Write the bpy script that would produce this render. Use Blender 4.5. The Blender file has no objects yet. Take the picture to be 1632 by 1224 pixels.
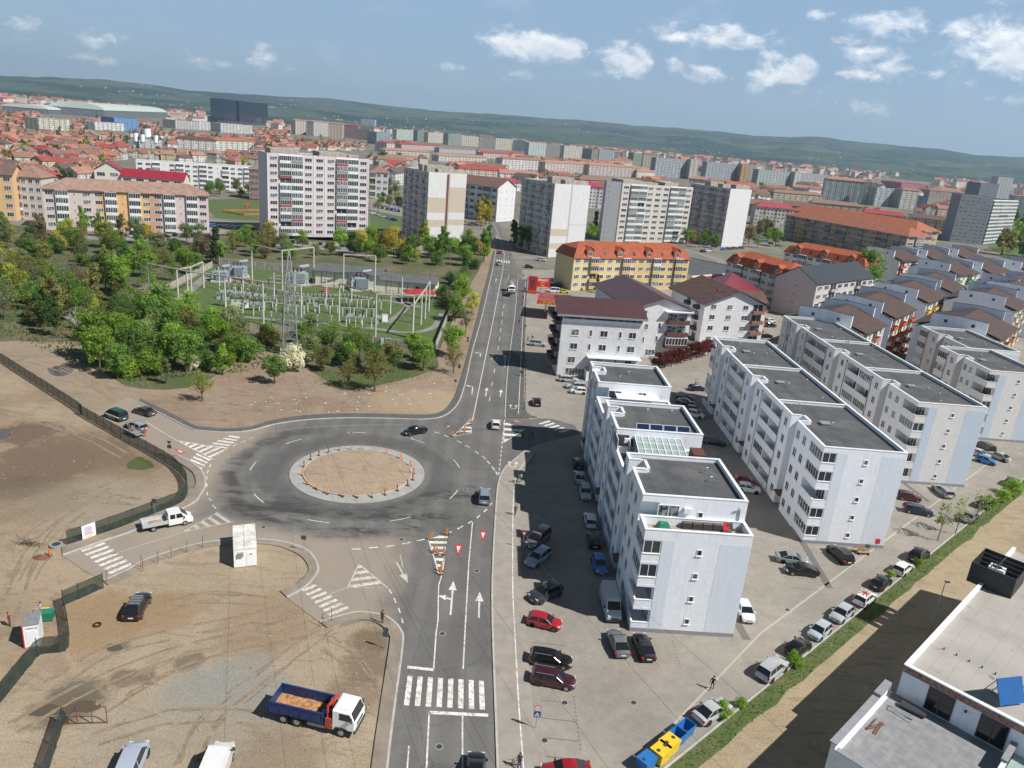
import bpy,bmesh,math,random
from mathutils import Vector,Matrix
from mathutils.noise import noise as pnoise
RND=random.Random(11)
SC=bpy.context.scene
COL=SC.collection
rad=math.radians
CAM_H,CAM_F,CAM_PITCH,CAM_ROLL=54.0,1200.0,rad(18.3),rad(5.1)
_fwd=Vector((0,math.cos(CAM_PITCH),-math.sin(CAM_PITCH)))
_r0=Vector((1,0,0));_u0=_r0 .cross(_fwd)
_r=math.cos(CAM_ROLL)*_r0+math.sin(CAM_ROLL)*_u0
_u=-math.sin(CAM_ROLL)*_r0+math.cos(CAM_ROLL)*_u0
camd=bpy.data.cameras.new("camera");cam=bpy.data.objects.new("camera",camd);COL.objects.link(cam)
camd.sensor_width=36.0;camd.lens=CAM_F/1632.0*36.0;camd.clip_end=60000.0;camd.clip_start=0.5
cam.matrix_world=Matrix(((_r.x,_u.x,-_fwd.x,0),(_r.y,_u.y,-_fwd.y,0),(_r.z,_u.z,-_fwd.z,CAM_H),(0,0,0,1)))
SC.camera=cam
SUN_AZ,SUN_EL=rad(-24.0),rad(48.0)
sun_dir=Vector((math.cos(SUN_AZ)*math.cos(SUN_EL),math.sin(SUN_AZ)*math.cos(SUN_EL),math.sin(SUN_EL)))
sl=bpy.data.lights.new("sun",'SUN');sl.energy=5.0;sl.angle=rad(0.5);sl.color=(1.0,0.96,0.9)
so=bpy.data.objects.new("sun",sl);COL.objects.link(so)
so.rotation_euler=sun_dir.to_track_quat('Z','Y').to_euler()
SC.view_settings.view_transform='Standard';SC.view_settings.look='None'
SC.view_settings.exposure=0.28;SC.view_settings.gamma=1.0
def ray(px,py):
 return(_fwd*CAM_F+_r*(px-816.0)-_u*(py-612.0)).normalized()
class NT:
 """small node-tree writer"""
 def __init__(s,tree):s.t=tree;s.n=tree.nodes;s.l=tree.links
 def node(s,typ,**kw):
  n=s.n.new(typ)
  for k,v in kw.items():setattr(n,k,v)
  return n
 def put(s,sock,v):
  if isinstance(v,bpy.types.NodeSocket):s.l.new(v,sock)
  elif v is not None:
   if sock.type=='RGBA' and len(v)==3:v=(*v,1)
   sock.default_value=v
 def math(s,op,a,b=0.0,c=None):
  n=s.node('ShaderNodeMath',operation=op)
  s.put(n.inputs[0],a);s.put(n.inputs[1],b)
  if c is not None:s.put(n.inputs[2],c)
  return n.outputs[0]
 def vm(s,op,a,b=None,out=0):
  n=s.node('ShaderNodeVectorMath',operation=op)
  s.put(n.inputs[0],a)
  if b is not None:s.put(n.inputs[1],b)
  return n.outputs['Value']if op in('DOT_PRODUCT','LENGTH','DISTANCE')else n.outputs[0]
 def mix(s,f,a,b,mode='MIX'):
  n=s.node('ShaderNodeMix',data_type='RGBA',blend_type=mode)
  s.put(n.inputs[0],f);s.put(n.inputs[6],a);s.put(n.inputs[7],b)
  return n.outputs[2]
 def noise(s,vec,scale,detail=4.0,rough=0.6,dist=0.0):
  n=s.node('ShaderNodeTexNoise');s.put(n.inputs['Vector'],vec)
  n.inputs['Scale'].default_value=scale;n.inputs['Detail'].default_value=detail
  n.inputs['Roughness'].default_value=rough;n.inputs['Distortion'].default_value=dist
  return n.outputs['Fac']
 def sstep(s,v,a,b,o0=0.0,o1=1.0):
  n=s.node('ShaderNodeMapRange',interpolation_type='SMOOTHSTEP')
  s.put(n.inputs[0],v);n.inputs[1].default_value=a;n.inputs[2].default_value=b
  n.inputs[3].default_value=o0;n.inputs[4].default_value=o1
  return n.outputs[0]
 def pos(s):return s.node('ShaderNodeNewGeometry').outputs['Position']
 def objc(s):return s.node('ShaderNodeTexCoord').outputs['Object']
 def sep(s,v):
  n=s.node('ShaderNodeSeparateXYZ');s.put(n.inputs[0],v);return n.outputs
 def comb(s,x,y,z):
  n=s.node('ShaderNodeCombineXYZ')
  for i,q in enumerate((x,y,z)):s.put(n.inputs[i],q)
  return n.outputs[0]
world=bpy.data.worlds.new("World");SC.world=world;world.use_nodes=True
def build_world():
 W=NT(world.node_tree);W.n.clear()
 out=W.node('ShaderNodeOutputWorld');bg=W.node('ShaderNodeBackground')
 sky=W.node('ShaderNodeTexSky',sky_type='NISHITA');sky.sun_disc=False
 sky.sun_elevation=SUN_EL;sky.sun_rotation=math.pi/2-SUN_AZ
 sky.altitude=300;sky.air_density=1.0;sky.dust_density=1.6;sky.ozone_density=1.2
 d=W.vm('NORMALIZE',W.node('ShaderNodeTexCoord').outputs['Generated'])
 blobs=[(835,66,75,26,1),(905,78,40,20,.9),(990,95,52,24,.95),(1245,118,46,32,1.0),(1130,55,95,20,.75),(1215,62,40,14,.5),(1070,105,30,14,.6),(1130,112,50,16,.45),(1375,82,50,20,.75),(1395,113,48,15,.9),(1430,40,60,22,.5),(1600,60,60,42,.9),(1540,45,40,16,.8),(1610,95,60,34,.85),(1560,92,60,26,.5),(402,88,30,18,.7),(320,92,30,14,.4),(150,62,42,15,.5),(40,40,24,12,.6),(65,66,28,9,.35),(820,119,26,11,.7),(1305,28,22,12,.6),(1545,130,50,12,.45),(1605,160,40,10,.5),(1345,165,60,22,.25),(945,115,24,9,.5),(160,92,40,10,.3),(670,147,20,8,.3),(462,112,14,7,.35),(330,102,40,8,.3),(720,108,24,8,.2),(1500,118,26,10,.5)]
 total=None
 for px,py,a,b,k in blobs:
  k=.38+.62*k
  c=ray(px,py)
  ex=ray(px+40,py+3.6);ax=(ex-c);ax=(ax-c*ax.dot(c)).normalized();ay=c.cross(ax)
  sx,sy=a/CAM_F*.98,b/CAM_F*.98
  u=W.math('MULTIPLY',W.vm('DOT_PRODUCT',W.vm('SUBTRACT',d,tuple(c)),tuple(ax)),1/sx)
  v=W.math('MULTIPLY',W.vm('DOT_PRODUCT',W.vm('SUBTRACT',d,tuple(c)),tuple(ay)),1/sy)
  q=W.math('ADD',W.math('MULTIPLY',u,u),W.math('MULTIPLY',v,v))
  e=W.math('MULTIPLY',W.math('MAXIMUM',W.math('SUBTRACT',1.0,W.math('MULTIPLY',q,.5)),0.0),k)
  e=W.math('MULTIPLY',e,W.math('GREATER_THAN',W.vm('DOT_PRODUCT',d,tuple(c)),0.0))
  total=e if total is None else W.math('MAXIMUM',total,e)
 sq=W.vm('MULTIPLY',d,(1,1,1.7))
 n1=W.noise(sq,26.0,7.0,.62,.3);n2=W.noise(sq,9.0,3.0,.5)
 m=W.math('SUBTRACT',W.math('ADD',total,W.math('MULTIPLY',W.math('SUBTRACT',n1,.5),2.6)),.42)
 m=W.sstep(W.math('MULTIPLY',m,W.sstep(total,0.0,.25)),0.0,.7)
 wz=W.sep(d)[2]
 wisps=W.math('MULTIPLY',W.sstep(W.noise(sq,7.0,8.0,.65,.6),.52,.78),.16)
 wisps=W.math('MULTIPLY',wisps,W.sstep(wz,0.0,.1))
 shade=W.sstep(W.noise(W.vm('ADD',sq,(0,0,.012)),26.0,7.0,.62,.3),.35,.7)
 ccol=W.mix(shade,(14.5,14.6,14.7),(10.0,10.6,11.6))
 skyc=W.mix(.6,sky.outputs[0],(4.2,6.5,9.6))
 skyc=W.mix(W.sstep(wz,-.02,.10,.5,.0),skyc,(6.6,7.9,9.2))
 deep=W.sstep(wz,.20,.62,1.0,.13);skyc=W.mix(1.0,skyc,W.comb(deep,deep,deep),'MULTIPLY')
 c1=W.mix(W.math('MINIMUM',W.math('ADD',W.math('MULTIPLY',m,.85),wisps),1.0),skyc,ccol)
 W.put(bg.inputs[0],c1);bg.inputs[1].default_value=0.072
 W.l.new(bg.outputs[0],out.inputs[0])
build_world()
def g(px,py,z=0.0):
 d=ray(px,py);t=(CAM_H-z)/-d.z
 return Vector((0,0,CAM_H))+d*t
def g2(px,py,z=0.0):p=g(px,py,z);return(p.x,p.y)
def proj(p):
 v=Vector(p)-Vector((0,0,CAM_H));w=v.dot(_fwd)
 if w<.1:return(-9999,-9999)
 return(816+CAM_F*v.dot(_r)/w,612-CAM_F*v.dot(_u)/w)
def height_at(xb,yb,xt,yt):
 b=g(xb,yb);d=ray(xt,yt);t=(b.x*d.x+b.y*d.y)/(d.x*d.x+d.y*d.y)
 return CAM_H+t*d.z
class MB:
 def __init__(s):s.v=[];s.f=[];s.m=[];s.M=Matrix()
 def add(s,pts,faces,mi=0):
  n=len(s.v);M=s.M
  s.v+=[tuple(M@Vector(p))for p in pts]
  for f in faces:s.f.append([n+i for i in f]);s.m.append(mi)
  return s
 def box(s,x0,y0,z0,x1,y1,z1,mi=0):
  return s.add([(x0,y0,z0),(x1,y0,z0),(x1,y1,z0),(x0,y1,z0),(x0,y0,z1),(x1,y0,z1),(x1,y1,z1),(x0,y1,z1)],[(0,3,2,1),(4,5,6,7),(0,1,5,4),(1,2,6,5),(2,3,7,6),(3,0,4,7)],mi)
 def prism(s,poly,z0,z1,mi=0,mside=None):
  a=sum(poly[i-1][0]*poly[i][1]-poly[i][0]*poly[i-1][1]for i in range(len(poly)))
  if a<0:poly=poly[::-1]
  n=len(poly)
  s.add([(p[0],p[1],z1)for p in poly],[list(range(n))],mi)
  if z0 is not None:
   pts=[(p[0],p[1],z0)for p in poly]+[(p[0],p[1],z1)for p in poly]
   s.add(pts,[(i,(i+1)%n,n+(i+1)%n,n+i)for i in range(n)],mi if mside is None else mside)
  return s
 def quad(s,a,b,c,d,mi=0):return s.add([a,b,c,d],[(0,1,2,3)],mi)
 def tube(s,p,q,r0,r1=None,n=6,mi=0,cap=True):
  p,q=Vector(p),Vector(q);r1=r0 if r1 is None else r1
  d=(q-p)
  if d.length<1e-6:return s
  d.normalize();a=d.orthogonal().normalized();b=d.cross(a)
  pts=[]
  for c,r in((p,r0),(q,r1)):
   for i in range(n):
    t=2*math.pi*i/n;pts.append(c+(a*math.cos(t)+b*math.sin(t))*r)
  fs=[(i,(i+1)%n,n+(i+1)%n,n+i)for i in range(n)]
  if cap:fs+=[list(range(n))[::-1],list(range(n,2*n))]
  return s.add(pts,fs,mi)
 def loft(s,secs,mi=0,cap=True,closed=True):
  n=len(secs[0]);pts=[p for q in secs for p in q];fs=[]
  for k in range(len(secs)-1):
   for i in range(n if closed else n-1):
    j=(i+1)%n;fs.append((k*n+i,k*n+j,(k+1)*n+j,(k+1)*n+i))
  if cap:fs+=[list(range(n))[::-1],list(range((len(secs)-1)*n,len(secs)*n))]
  return s.add(pts,fs,mi)
 def strip(s,pts,w,z,mi=0):
  """flat band of width w along a ground polyline"""
  P=[Vector((p[0],p[1]))for p in pts];L=[];Rr=[]
  for i,p in enumerate(P):
   d=(P[min(i+1,len(P)-1)]-P[max(i-1,0)])
   d=d.normalized()if d.length else Vector((1,0));nrm=Vector((-d.y,d.x))*(w/2)
   L.append((*(p+nrm),z));Rr.append((*(p-nrm),z))
  n=len(P)
  return s.add(Rr+L,[(i,i+1,n+i+1,n+i)for i in range(n-1)],mi)
 def wall(s,pts,w,z0,z1,mi=0):
  """upright band along a ground polyline"""
  P=[Vector((p[0],p[1]))for p in pts];secs=[]
  for i,p in enumerate(P):
   d=(P[min(i+1,len(P)-1)]-P[max(i-1,0)]).normalized();nrm=Vector((-d.y,d.x))*(w/2)
   a,b=p+nrm,p-nrm
   secs.append([(*b,z0),(*b,z1),(*a,z1),(*a,z0)])
  return s.loft(secs,mi)
 def mesh(s,name,mats,smooth=False):
  me=bpy.data.meshes.new(name);me.from_pydata(s.v,[],s.f)
  for m in(mats if isinstance(mats,(list,tuple))else[mats]):me.materials.append(m)
  if any(s.m):me.polygons.foreach_set('material_index',s.m)
  if smooth:me.polygons.foreach_set('use_smooth',[True]*len(me.polygons))
  me.update();return me
 def build(s,name,mats,parent=None,smooth=False,loc=None,rz=0.0,color=None):
  return link(name,s.mesh(name,mats,smooth),parent,loc,rz,color)
def link(name,data,parent=None,loc=None,rz=0.0,color=None,scale=None):
 o=bpy.data.objects.new(name,data);COL.objects.link(o)
 if parent is not None:o.parent=parent
 if loc is not None:o.location=loc
 if rz:o.rotation_euler=(0,0,rz)
 if scale is not None:o.scale=scale
 o.color=(*color,1)if color else(parent.color if parent is not None else(1,1,1,1))
 return o
THINGS=[]
def tag(o,label,cat,group=None):
 o['label']=label;o['category']=cat
 if group:o['group']=group
 THINGS.append(o);return o
def thing(name,loc,rz,label,cat,group=None,color=None):
 return tag(link(name,None,None,loc,rz,color),label,cat,group)
def struct(o,kind='structure'):o['kind']=kind;return o
CHILD={}
def dup(root,loc=None,rz=None,label=None,color=None,scale=None,group=None):
 """a copy of a thing with copies of its parts and their sub-parts; meshes are shared"""
 def cp(o,par):
  c=o.copy();COL.objects.link(c)
  if par is not None:c.parent=par
  for ch in o.children:cp(ch,c)
  return c
 r=cp(root,None)
 if loc is not None:r.location=loc
 if rz is not None:r.rotation_euler=(0,0,rz)
 if scale is not None:r.scale=scale
 if label:r['label']=label
 if group:r['group']=group
 if color:
  r.color=(*color,1)
 THINGS.append(r);return r
def smooth_line(pts,k=6):
 out=[];n=len(pts)
 for i in range(n-1):
  p0,p1,p2,p3=pts[max(i-1,0)],pts[i],pts[i+1],pts[min(i+2,n-1)]
  for j in range(k):
   t=j/k
   out.append(tuple(.5*(2*b+(c-a)*t+(2*a-5*b+4*c-d)*t*t+(3*b-a-3*c+d)*t**3)for a,b,c,d in zip(p0,p1,p2,p3)))
 out.append(tuple(pts[-1]));return out
def gl(pts,z=0.0):return[g2(x,y,z)for x,y in pts]
MATS={}
def newmat(name):
 m=bpy.data.materials.new(name);m.use_nodes=True
 t=NT(m.node_tree);b=m.node_tree.nodes['Principled BSDF'];MATS[name]=m
 return m,t,b
def simple(name,col=None,rough=.75,metal=0.0,var=.12,scale=3.0,bump=0.0,bscale=20.0,coat=0.0,spec=.5,world=False,streak=0.0):
 """col None: the object's own colour"""
 m,t,b=newmat(name)
 vec=t.pos()if world else t.objc()
 base=t.node('ShaderNodeObjectInfo').outputs['Color']if col is None else col
 n=t.noise(vec,scale,5.0,.65)
 f=t.sstep(n,.25,.75,1-var,1+var)
 if streak:
  sv=t.vm('MULTIPLY',vec,(1.3,1.3,.12));f=t.math('MULTIPLY',f,t.sstep(t.noise(sv,2.2,4,.6),.3,.62,1-streak,1.0))
 t.put(b.inputs['Base Color'],t.mix(1.0,base,t.comb(f,f,f),'MULTIPLY'))
 b.inputs['Roughness'].default_value=rough;b.inputs['Metallic'].default_value=metal
 b.inputs['Coat Weight'].default_value=coat;b.inputs['Coat Roughness'].default_value=.05
 b.inputs['Specular IOR Level'].default_value=spec
 if bump:
  bn=t.node('ShaderNodeBump');bn.inputs['Strength'].default_value=bump;bn.inputs['Distance'].default_value=.05
  t.put(bn.inputs['Height'],t.noise(vec,bscale,3));t.put(b.inputs['Normal'],bn.outputs[0])
 return m
WHITE_WALL=simple('white_render',(.80,.82,.86),.85,var=.05,scale=1.2,bump=.25,bscale=14,streak=.07)
GREY_WALL=simple('grey_render',(.66,.65,.64),.85,var=.05,scale=1.2,bump=.25,bscale=14,streak=.08)
BAND=simple('pale_blue_paint',(.68,.725,.79),.85,var=.05,bump=.2,streak=.06)
BAND2=simple('blue_paint',(.50,.58,.68),.85,var=.05,bump=.2,streak=.06)
PLINTH=simple('grey_plinth',(.26,.27,.29),.9,var=.15)
def membrane():
 m,t,b=newmat('roof_membrane');v=t.objc();s=t.sep(v)
 c=t.mix(t.sstep(t.noise(v,.35,6,.7),.3,.7),(.066,.069,.075),(.105,.108,.112))
 wn=t.node('ShaderNodeTexWhiteNoise',noise_dimensions='1D');t.put(wn.inputs['W'],t.math('FLOOR',s[0]));f=t.math('ADD',.9,t.math('MULTIPLY',wn.outputs['Value'],.2));c=t.mix(1.0,c,t.comb(f,f,f),'MULTIPLY')
 ln=t.math('LESS_THAN',t.math('FRACT',s[0]),.06);c=t.mix(t.math('MULTIPLY',ln,.55),c,(.04,.04,.045))
 c=t.mix(t.sstep(t.noise(v,.22,3,.5),.6,.68,0,.4),c,(.15,.145,.14));c=t.mix(t.sstep(t.noise(t.vm('ADD',v,(9,4,0)),.9,4,.6),.68,.74,0,.5),c,(.045,.045,.048))
 t.put(b.inputs['Base Color'],c);b.inputs['Roughness'].default_value=.85;return m
MEMBRANE=membrane()
COPING=simple('white_coping',(.8,.82,.82),.4,var=.08,scale=1.0)
SOIL_CONC=simple('concrete',(.42,.41,.39),.9,var=.2,scale=2.5,bump=.3)
CONC_WARM=simple('weathered_concrete',(.40,.36,.31),.92,var=.28,scale=.8,bump=.3,streak=.2)
FRAME=simple('white_frame',(.78,.8,.82),.45,var=.03)
DARKMETAL=simple('dark_metal',(.05,.05,.055),.5,var=.1)
STEEL=simple('galvanised_steel',(.33,.34,.34),.5,.35,var=.15)
GREYPAINT=simple('grey_blue_paint',(.30,.36,.40),.5,var=.12)
BROWNCER=simple('brown_ceramic',(.07,.025,.015),.25,var=.1)
RUBBER=simple('rubber',(.018,.018,.018),.85,var=.2)
PAINT_OBJ=simple('car_paint',None,.32,var=.03,coat=.8)
OBJ_MATT=simple('painted_surface',None,.8,var=.10,scale=.9,streak=.08)
OBJ_TILE,_t,_b=newmat('roof_tile')
def _tile():
 t,b=_t,_b
 v=t.objc();oi=t.node('ShaderNodeObjectInfo').outputs['Color']
 w=t.node('ShaderNodeTexWave',wave_type='BANDS',bands_direction='Z');t.put(w.inputs[0],v);w.inputs['Scale'].default_value=1.1;w.inputs['Distortion'].default_value=.4
 f=t.math('MULTIPLY',t.sstep(t.noise(v,.55,6,.7),.25,.75,.72,1.25),t.sstep(w.outputs['Fac'],0,1,.86,1.06))
 f=t.math('MULTIPLY',f,t.sstep(t.noise(v,5,2),.3,.7,.85,1.12))
 t.put(b.inputs['Base Color'],t.mix(1.0,oi,t.comb(f,f,f),'MULTIPLY'));b.inputs['Roughness'].default_value=.8
 bn=t.node('ShaderNodeBump');bn.inputs['Strength'].default_value=.5;t.put(bn.inputs['Height'],w.outputs['Fac']);t.put(b.inputs['Normal'],bn.outputs[0])
_tile()
def seam(name):
 m,t,b=newmat(name);v=t.objc();s=t.sep(v)
 oi=t.node('ShaderNodeObjectInfo').outputs['Color']
 fr=t.math('FRACT',t.math('MULTIPLY',s[0],1.6));ln=t.sstep(t.math('ABSOLUTE',t.math('SUBTRACT',fr,.5)),.40,.5,1.0,.66)
 f=t.math('MULTIPLY',ln,t.sstep(t.noise(v,.6,5),.3,.7,.88,1.1))
 t.put(b.inputs['Base Color'],t.mix(1.0,oi,t.comb(f,f,f),'MULTIPLY'));b.inputs['Roughness'].default_value=.42
 return m
SEAM=seam('seamed_metal_roof')
def glassmat(name,col,rough=.08):
 m,t,b=newmat(name);v=t.objc()
 oi=t.node('ShaderNodeObjectInfo').outputs['Random']
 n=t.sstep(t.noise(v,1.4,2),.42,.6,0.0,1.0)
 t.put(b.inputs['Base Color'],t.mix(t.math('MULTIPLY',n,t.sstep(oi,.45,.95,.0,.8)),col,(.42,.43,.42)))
 b.inputs['Roughness'].default_value=rough;b.inputs['Specular IOR Level'].default_value=.7
 return m
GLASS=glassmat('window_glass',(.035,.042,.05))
CARGLASS=simple('car_glass',(.012,.015,.018),.05,var=.1,spec=.8)
BLUEGLASS=simple('blue_curtain_glass',(.003,.012,.034),.12,var=.5,scale=.06,spec=.8)
GREENGLASS=simple('canopy_glass',(.30,.38,.37),.15,var=.15,spec=.7)
PV=simple('solar_cells',(.015,.025,.07),.15,var=.3,scale=6)
HEAD=simple('headlamp_glass',(.62,.64,.66),.12,var=.1)
TAIL=simple('tail_lamp',(.42,.012,.012),.2,var=.1)
RIM=simple('alloy_rim',(.42,.43,.44),.35,.6,var=.1)
PLATE=simple('number_plate',(.75,.76,.74),.5,var=.05)
def col(name,c,rough=.7,**k):return simple(name,c,rough,**k)
RED=col('red_paint',(.55,.03,.025),.45);ORANGE=col('orange_paint',(.62,.13,.02),.5);YELLOW=col('yellow_paint',(.72,.50,.03),.45)
BLUE=col('blue_paint_gloss',(.015,.07,.30),.4);BINBLUE=col('bin_blue',(.02,.16,.45),.45);GREEN=col('green_sheet',(.02,.20,.13),.6)
WHITE=col('white_paint',(.80,.81,.80),.45,var=.06);SKIN=col('skin',(.45,.26,.19),.6);HAIR=col('dark_hair',(.03,.02,.015),.7)
BROWNWOOD=col('brown_panel',(.13,.045,.03),.6);WOODL=col('timber',(.35,.24,.14),.8,var=.25)
RUST=col('rust',(.16,.065,.03),.85,var=.3)
MARK,_mt,_mb=newmat('road_paint')
def _mark():
 t,b=_mt,_mb;v=t.pos()
 n=t.sstep(t.noise(v,2.5,6,.75),.36,.56);n2=t.sstep(t.noise(v,.25,3),.35,.65,.72,1.0)
 oi=t.node('ShaderNodeObjectInfo').outputs['Color']
 t.put(b.inputs['Base Color'],t.mix(t.math('MULTIPLY',n,n2),(.33,.31,.28),t.mix(1.0,oi,(.66,.65,.62),'MULTIPLY')));b.inputs['Roughness'].default_value=.8
_mark()
def facade(name,fw=3.0,fh=2.85,wfrac=.5,hfrac=.5):
 m,t,b=newmat(name);v=t.objc();s=t.sep(v)
 nrm=t.sep(t.node('ShaderNodeTexCoord').outputs['Normal'])
 ax=t.math('GREATER_THAN',t.math('ABSOLUTE',nrm[0]),.5)
 u=t.math('ADD',t.math('MULTIPLY',ax,s[1]),t.math('MULTIPLY',t.math('SUBTRACT',1.0,ax),s[0]))
 side=t.math('GREATER_THAN',.5,t.math('ABSOLUTE',nrm[2]))
 fu=t.math('FRACT',t.math('ADD',t.math('DIVIDE',u,fw),100.0));fv=t.math('FRACT',t.math('DIVIDE',s[2],fh))
 wu=t.math('LESS_THAN',t.math('ABSOLUTE',t.math('SUBTRACT',fu,.5)),wfrac/2);wv=t.math('LESS_THAN',t.math('ABSOLUTE',t.math('SUBTRACT',fv,.52)),hfrac/2)
 cu=t.math('FLOOR',t.math('ADD',t.math('DIVIDE',u,fw),100.0));cv=t.math('FLOOR',t.math('DIVIDE',s[2],fh))
 wn=t.node('ShaderNodeTexWhiteNoise',noise_dimensions='3D');t.put(wn.inputs['Vector'],t.comb(cu,cv,ax))
 rv=wn.outputs['Value']
 msk=t.math('MULTIPLY',t.math('MULTIPLY',wu,wv),side)
 msk=t.math('MULTIPLY',msk,t.math('LESS_THAN',rv,.93))
 band=t.math('MULTIPLY',t.math('LESS_THAN',fv,.09),side)
 b3=t.math('LESS_THAN',t.math('FRACT',t.math('DIVIDE',cu,3.0)),.3)
 oi=t.node('ShaderNodeObjectInfo');base=oi.outputs['Color']
 f=t.sstep(t.noise(v,.35,5),.3,.7,.86,1.08)
 base=t.mix(1.0,base,t.comb(f,f,f),'MULTIPLY')
 base=t.mix(t.math('MULTIPLY',t.math('MULTIPLY',b3,side),.5),base,(.13,.13,.14))
 base=t.mix(t.math('MULTIPLY',band,.35),base,(.2,.19,.18))
 g_=t.mix(rv,(.03,.035,.045),(.19,.19,.19))
 t.put(b.inputs['Base Color'],t.mix(msk,base,g_))
 t.put(b.inputs['Roughness'],t.sstep(msk,0,1,.85,.2))
 return m
FACADE=facade('apartment_facade');FACADE_H=facade('house_facade',2.6,2.9,.34,.42)
FACADE_OFF=facade('office_facade',1.8,3.4,.74,.6)
def asphalt():
 m,t,b=newmat('asphalt');p=t.pos()
 n1=t.noise(p,.12,5,.6);n2=t.noise(p,3.0,4,.7);s=t.sep(p)
 c=t.mix(t.sstep(n1,.3,.7),(.125,.121,.115),(.165,.16,.152))
 lane=t.math('ABSOLUTE',t.math('SUBTRACT',t.math('FRACT',t.math('DIVIDE',t.math('ADD',t.math('ADD',s[0],200.0),t.math('MULTIPLY',s[1],.03)),3.1)),.5))
 c=t.mix(t.math('MULTIPLY',t.sstep(lane,.12,.36),.25),c,(.075,.075,.075))
 vo=t.node('ShaderNodeTexVoronoi',feature='DISTANCE_TO_EDGE');t.put(vo.inputs['Vector'],t.vm('ADD',p,t.vm('MULTIPLY',t.comb(n1,n2,0.0),(3,1.2,0))));vo.inputs['Scale'].default_value=.16
 c=t.mix(t.sstep(vo.outputs['Distance'],.0,.012,.5,0.0),c,(.05,.05,.05))
 c=t.mix(t.sstep(t.noise(p,.07,2,.4),.60,.615,0,.35),c,(.085,.084,.082))
 d=t.vm('DISTANCE',t.comb(s[0],s[1],0.0),(-23.55,110.6,0))
 dn=t.math('ADD',d,t.math('MULTIPLY',t.math('SUBTRACT',t.noise(p,.22,6,.7),.5),5.0))
 ring=t.math('MULTIPLY',t.sstep(dn,11.0,12.6),t.sstep(dn,14.6,16.4,1.0,0.0))
 c=t.mix(t.math('MULTIPLY',ring,.45),c,(.06,.06,.062))
 sv=t.vm('ROTATE_AXIS',p)if False else p
 st=t.noise(t.vm('MULTIPLY',p,(.16,.55,1)),.8,7,.75,.6)
 sect=t.math('MULTIPLY',t.sstep(t.math('SUBTRACT',t.math('MULTIPLY',t.math('ADD',s[0],23.5),.25),t.math('SUBTRACT',s[1],110.0)),2.0,9.0),t.math('MULTIPLY',t.sstep(d,11.0,13.0),t.sstep(d,19.5,24.0,1.0,0.0)))
 c=t.mix(t.math('MULTIPLY',t.sstep(st,.47,.6),t.math('MULTIPLY',sect,.85)),c,(.038,.036,.036))
 rim=t.math('MULTIPLY',t.math('MULTIPLY',t.sstep(dn,18.0,19.0),t.sstep(dn,20.0,22.0,1.0,0.0)),t.sstep(t.math('ADD',s[0],t.math('MULTIPLY',s[1],.25)),-12.0,2.0,1.0,0.0))
 c=t.mix(t.math('MULTIPLY',t.math('MULTIPLY',rim,t.sstep(st,.4,.55)),.75),c,(.045,.04,.036))
 dust=t.math('MULTIPLY',t.sstep(dn,18.5,22.5),t.math('MAXIMUM',t.sstep(t.math('ADD',s[0],t.math('MULTIPLY',t.math('SUBTRACT',t.noise(p,.2,4),.5),6.0)),-46.0,-39.0,1.0,0.0),t.math('MULTIPLY',t.sstep(s[1],89.0,95.0,1.0,0.0),t.sstep(t.math('ADD',s[0],t.math('MULTIPLY',t.math('SUBTRACT',t.noise(p,.2,4),.5),5.0)),-15.0,-9.5,1.0,0.0))))
 dc=t.mix(n1,(.29,.24,.19),(.33,.28,.225))
 c=t.mix(t.math('MULTIPLY',dust,.82),c,dc)
 f=t.sstep(n2,.2,.8,.93,1.07);c=t.mix(1.0,c,t.comb(f,f,f),'MULTIPLY')
 t.put(b.inputs['Base Color'],c);b.inputs['Roughness'].default_value=.85
 bn=t.node('ShaderNodeBump');bn.inputs['Strength'].default_value=.12;t.put(bn.inputs['Height'],t.noise(p,14,3));t.put(b.inputs['Normal'],bn.outputs[0])
 return m
ASPHALT=asphalt()
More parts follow.
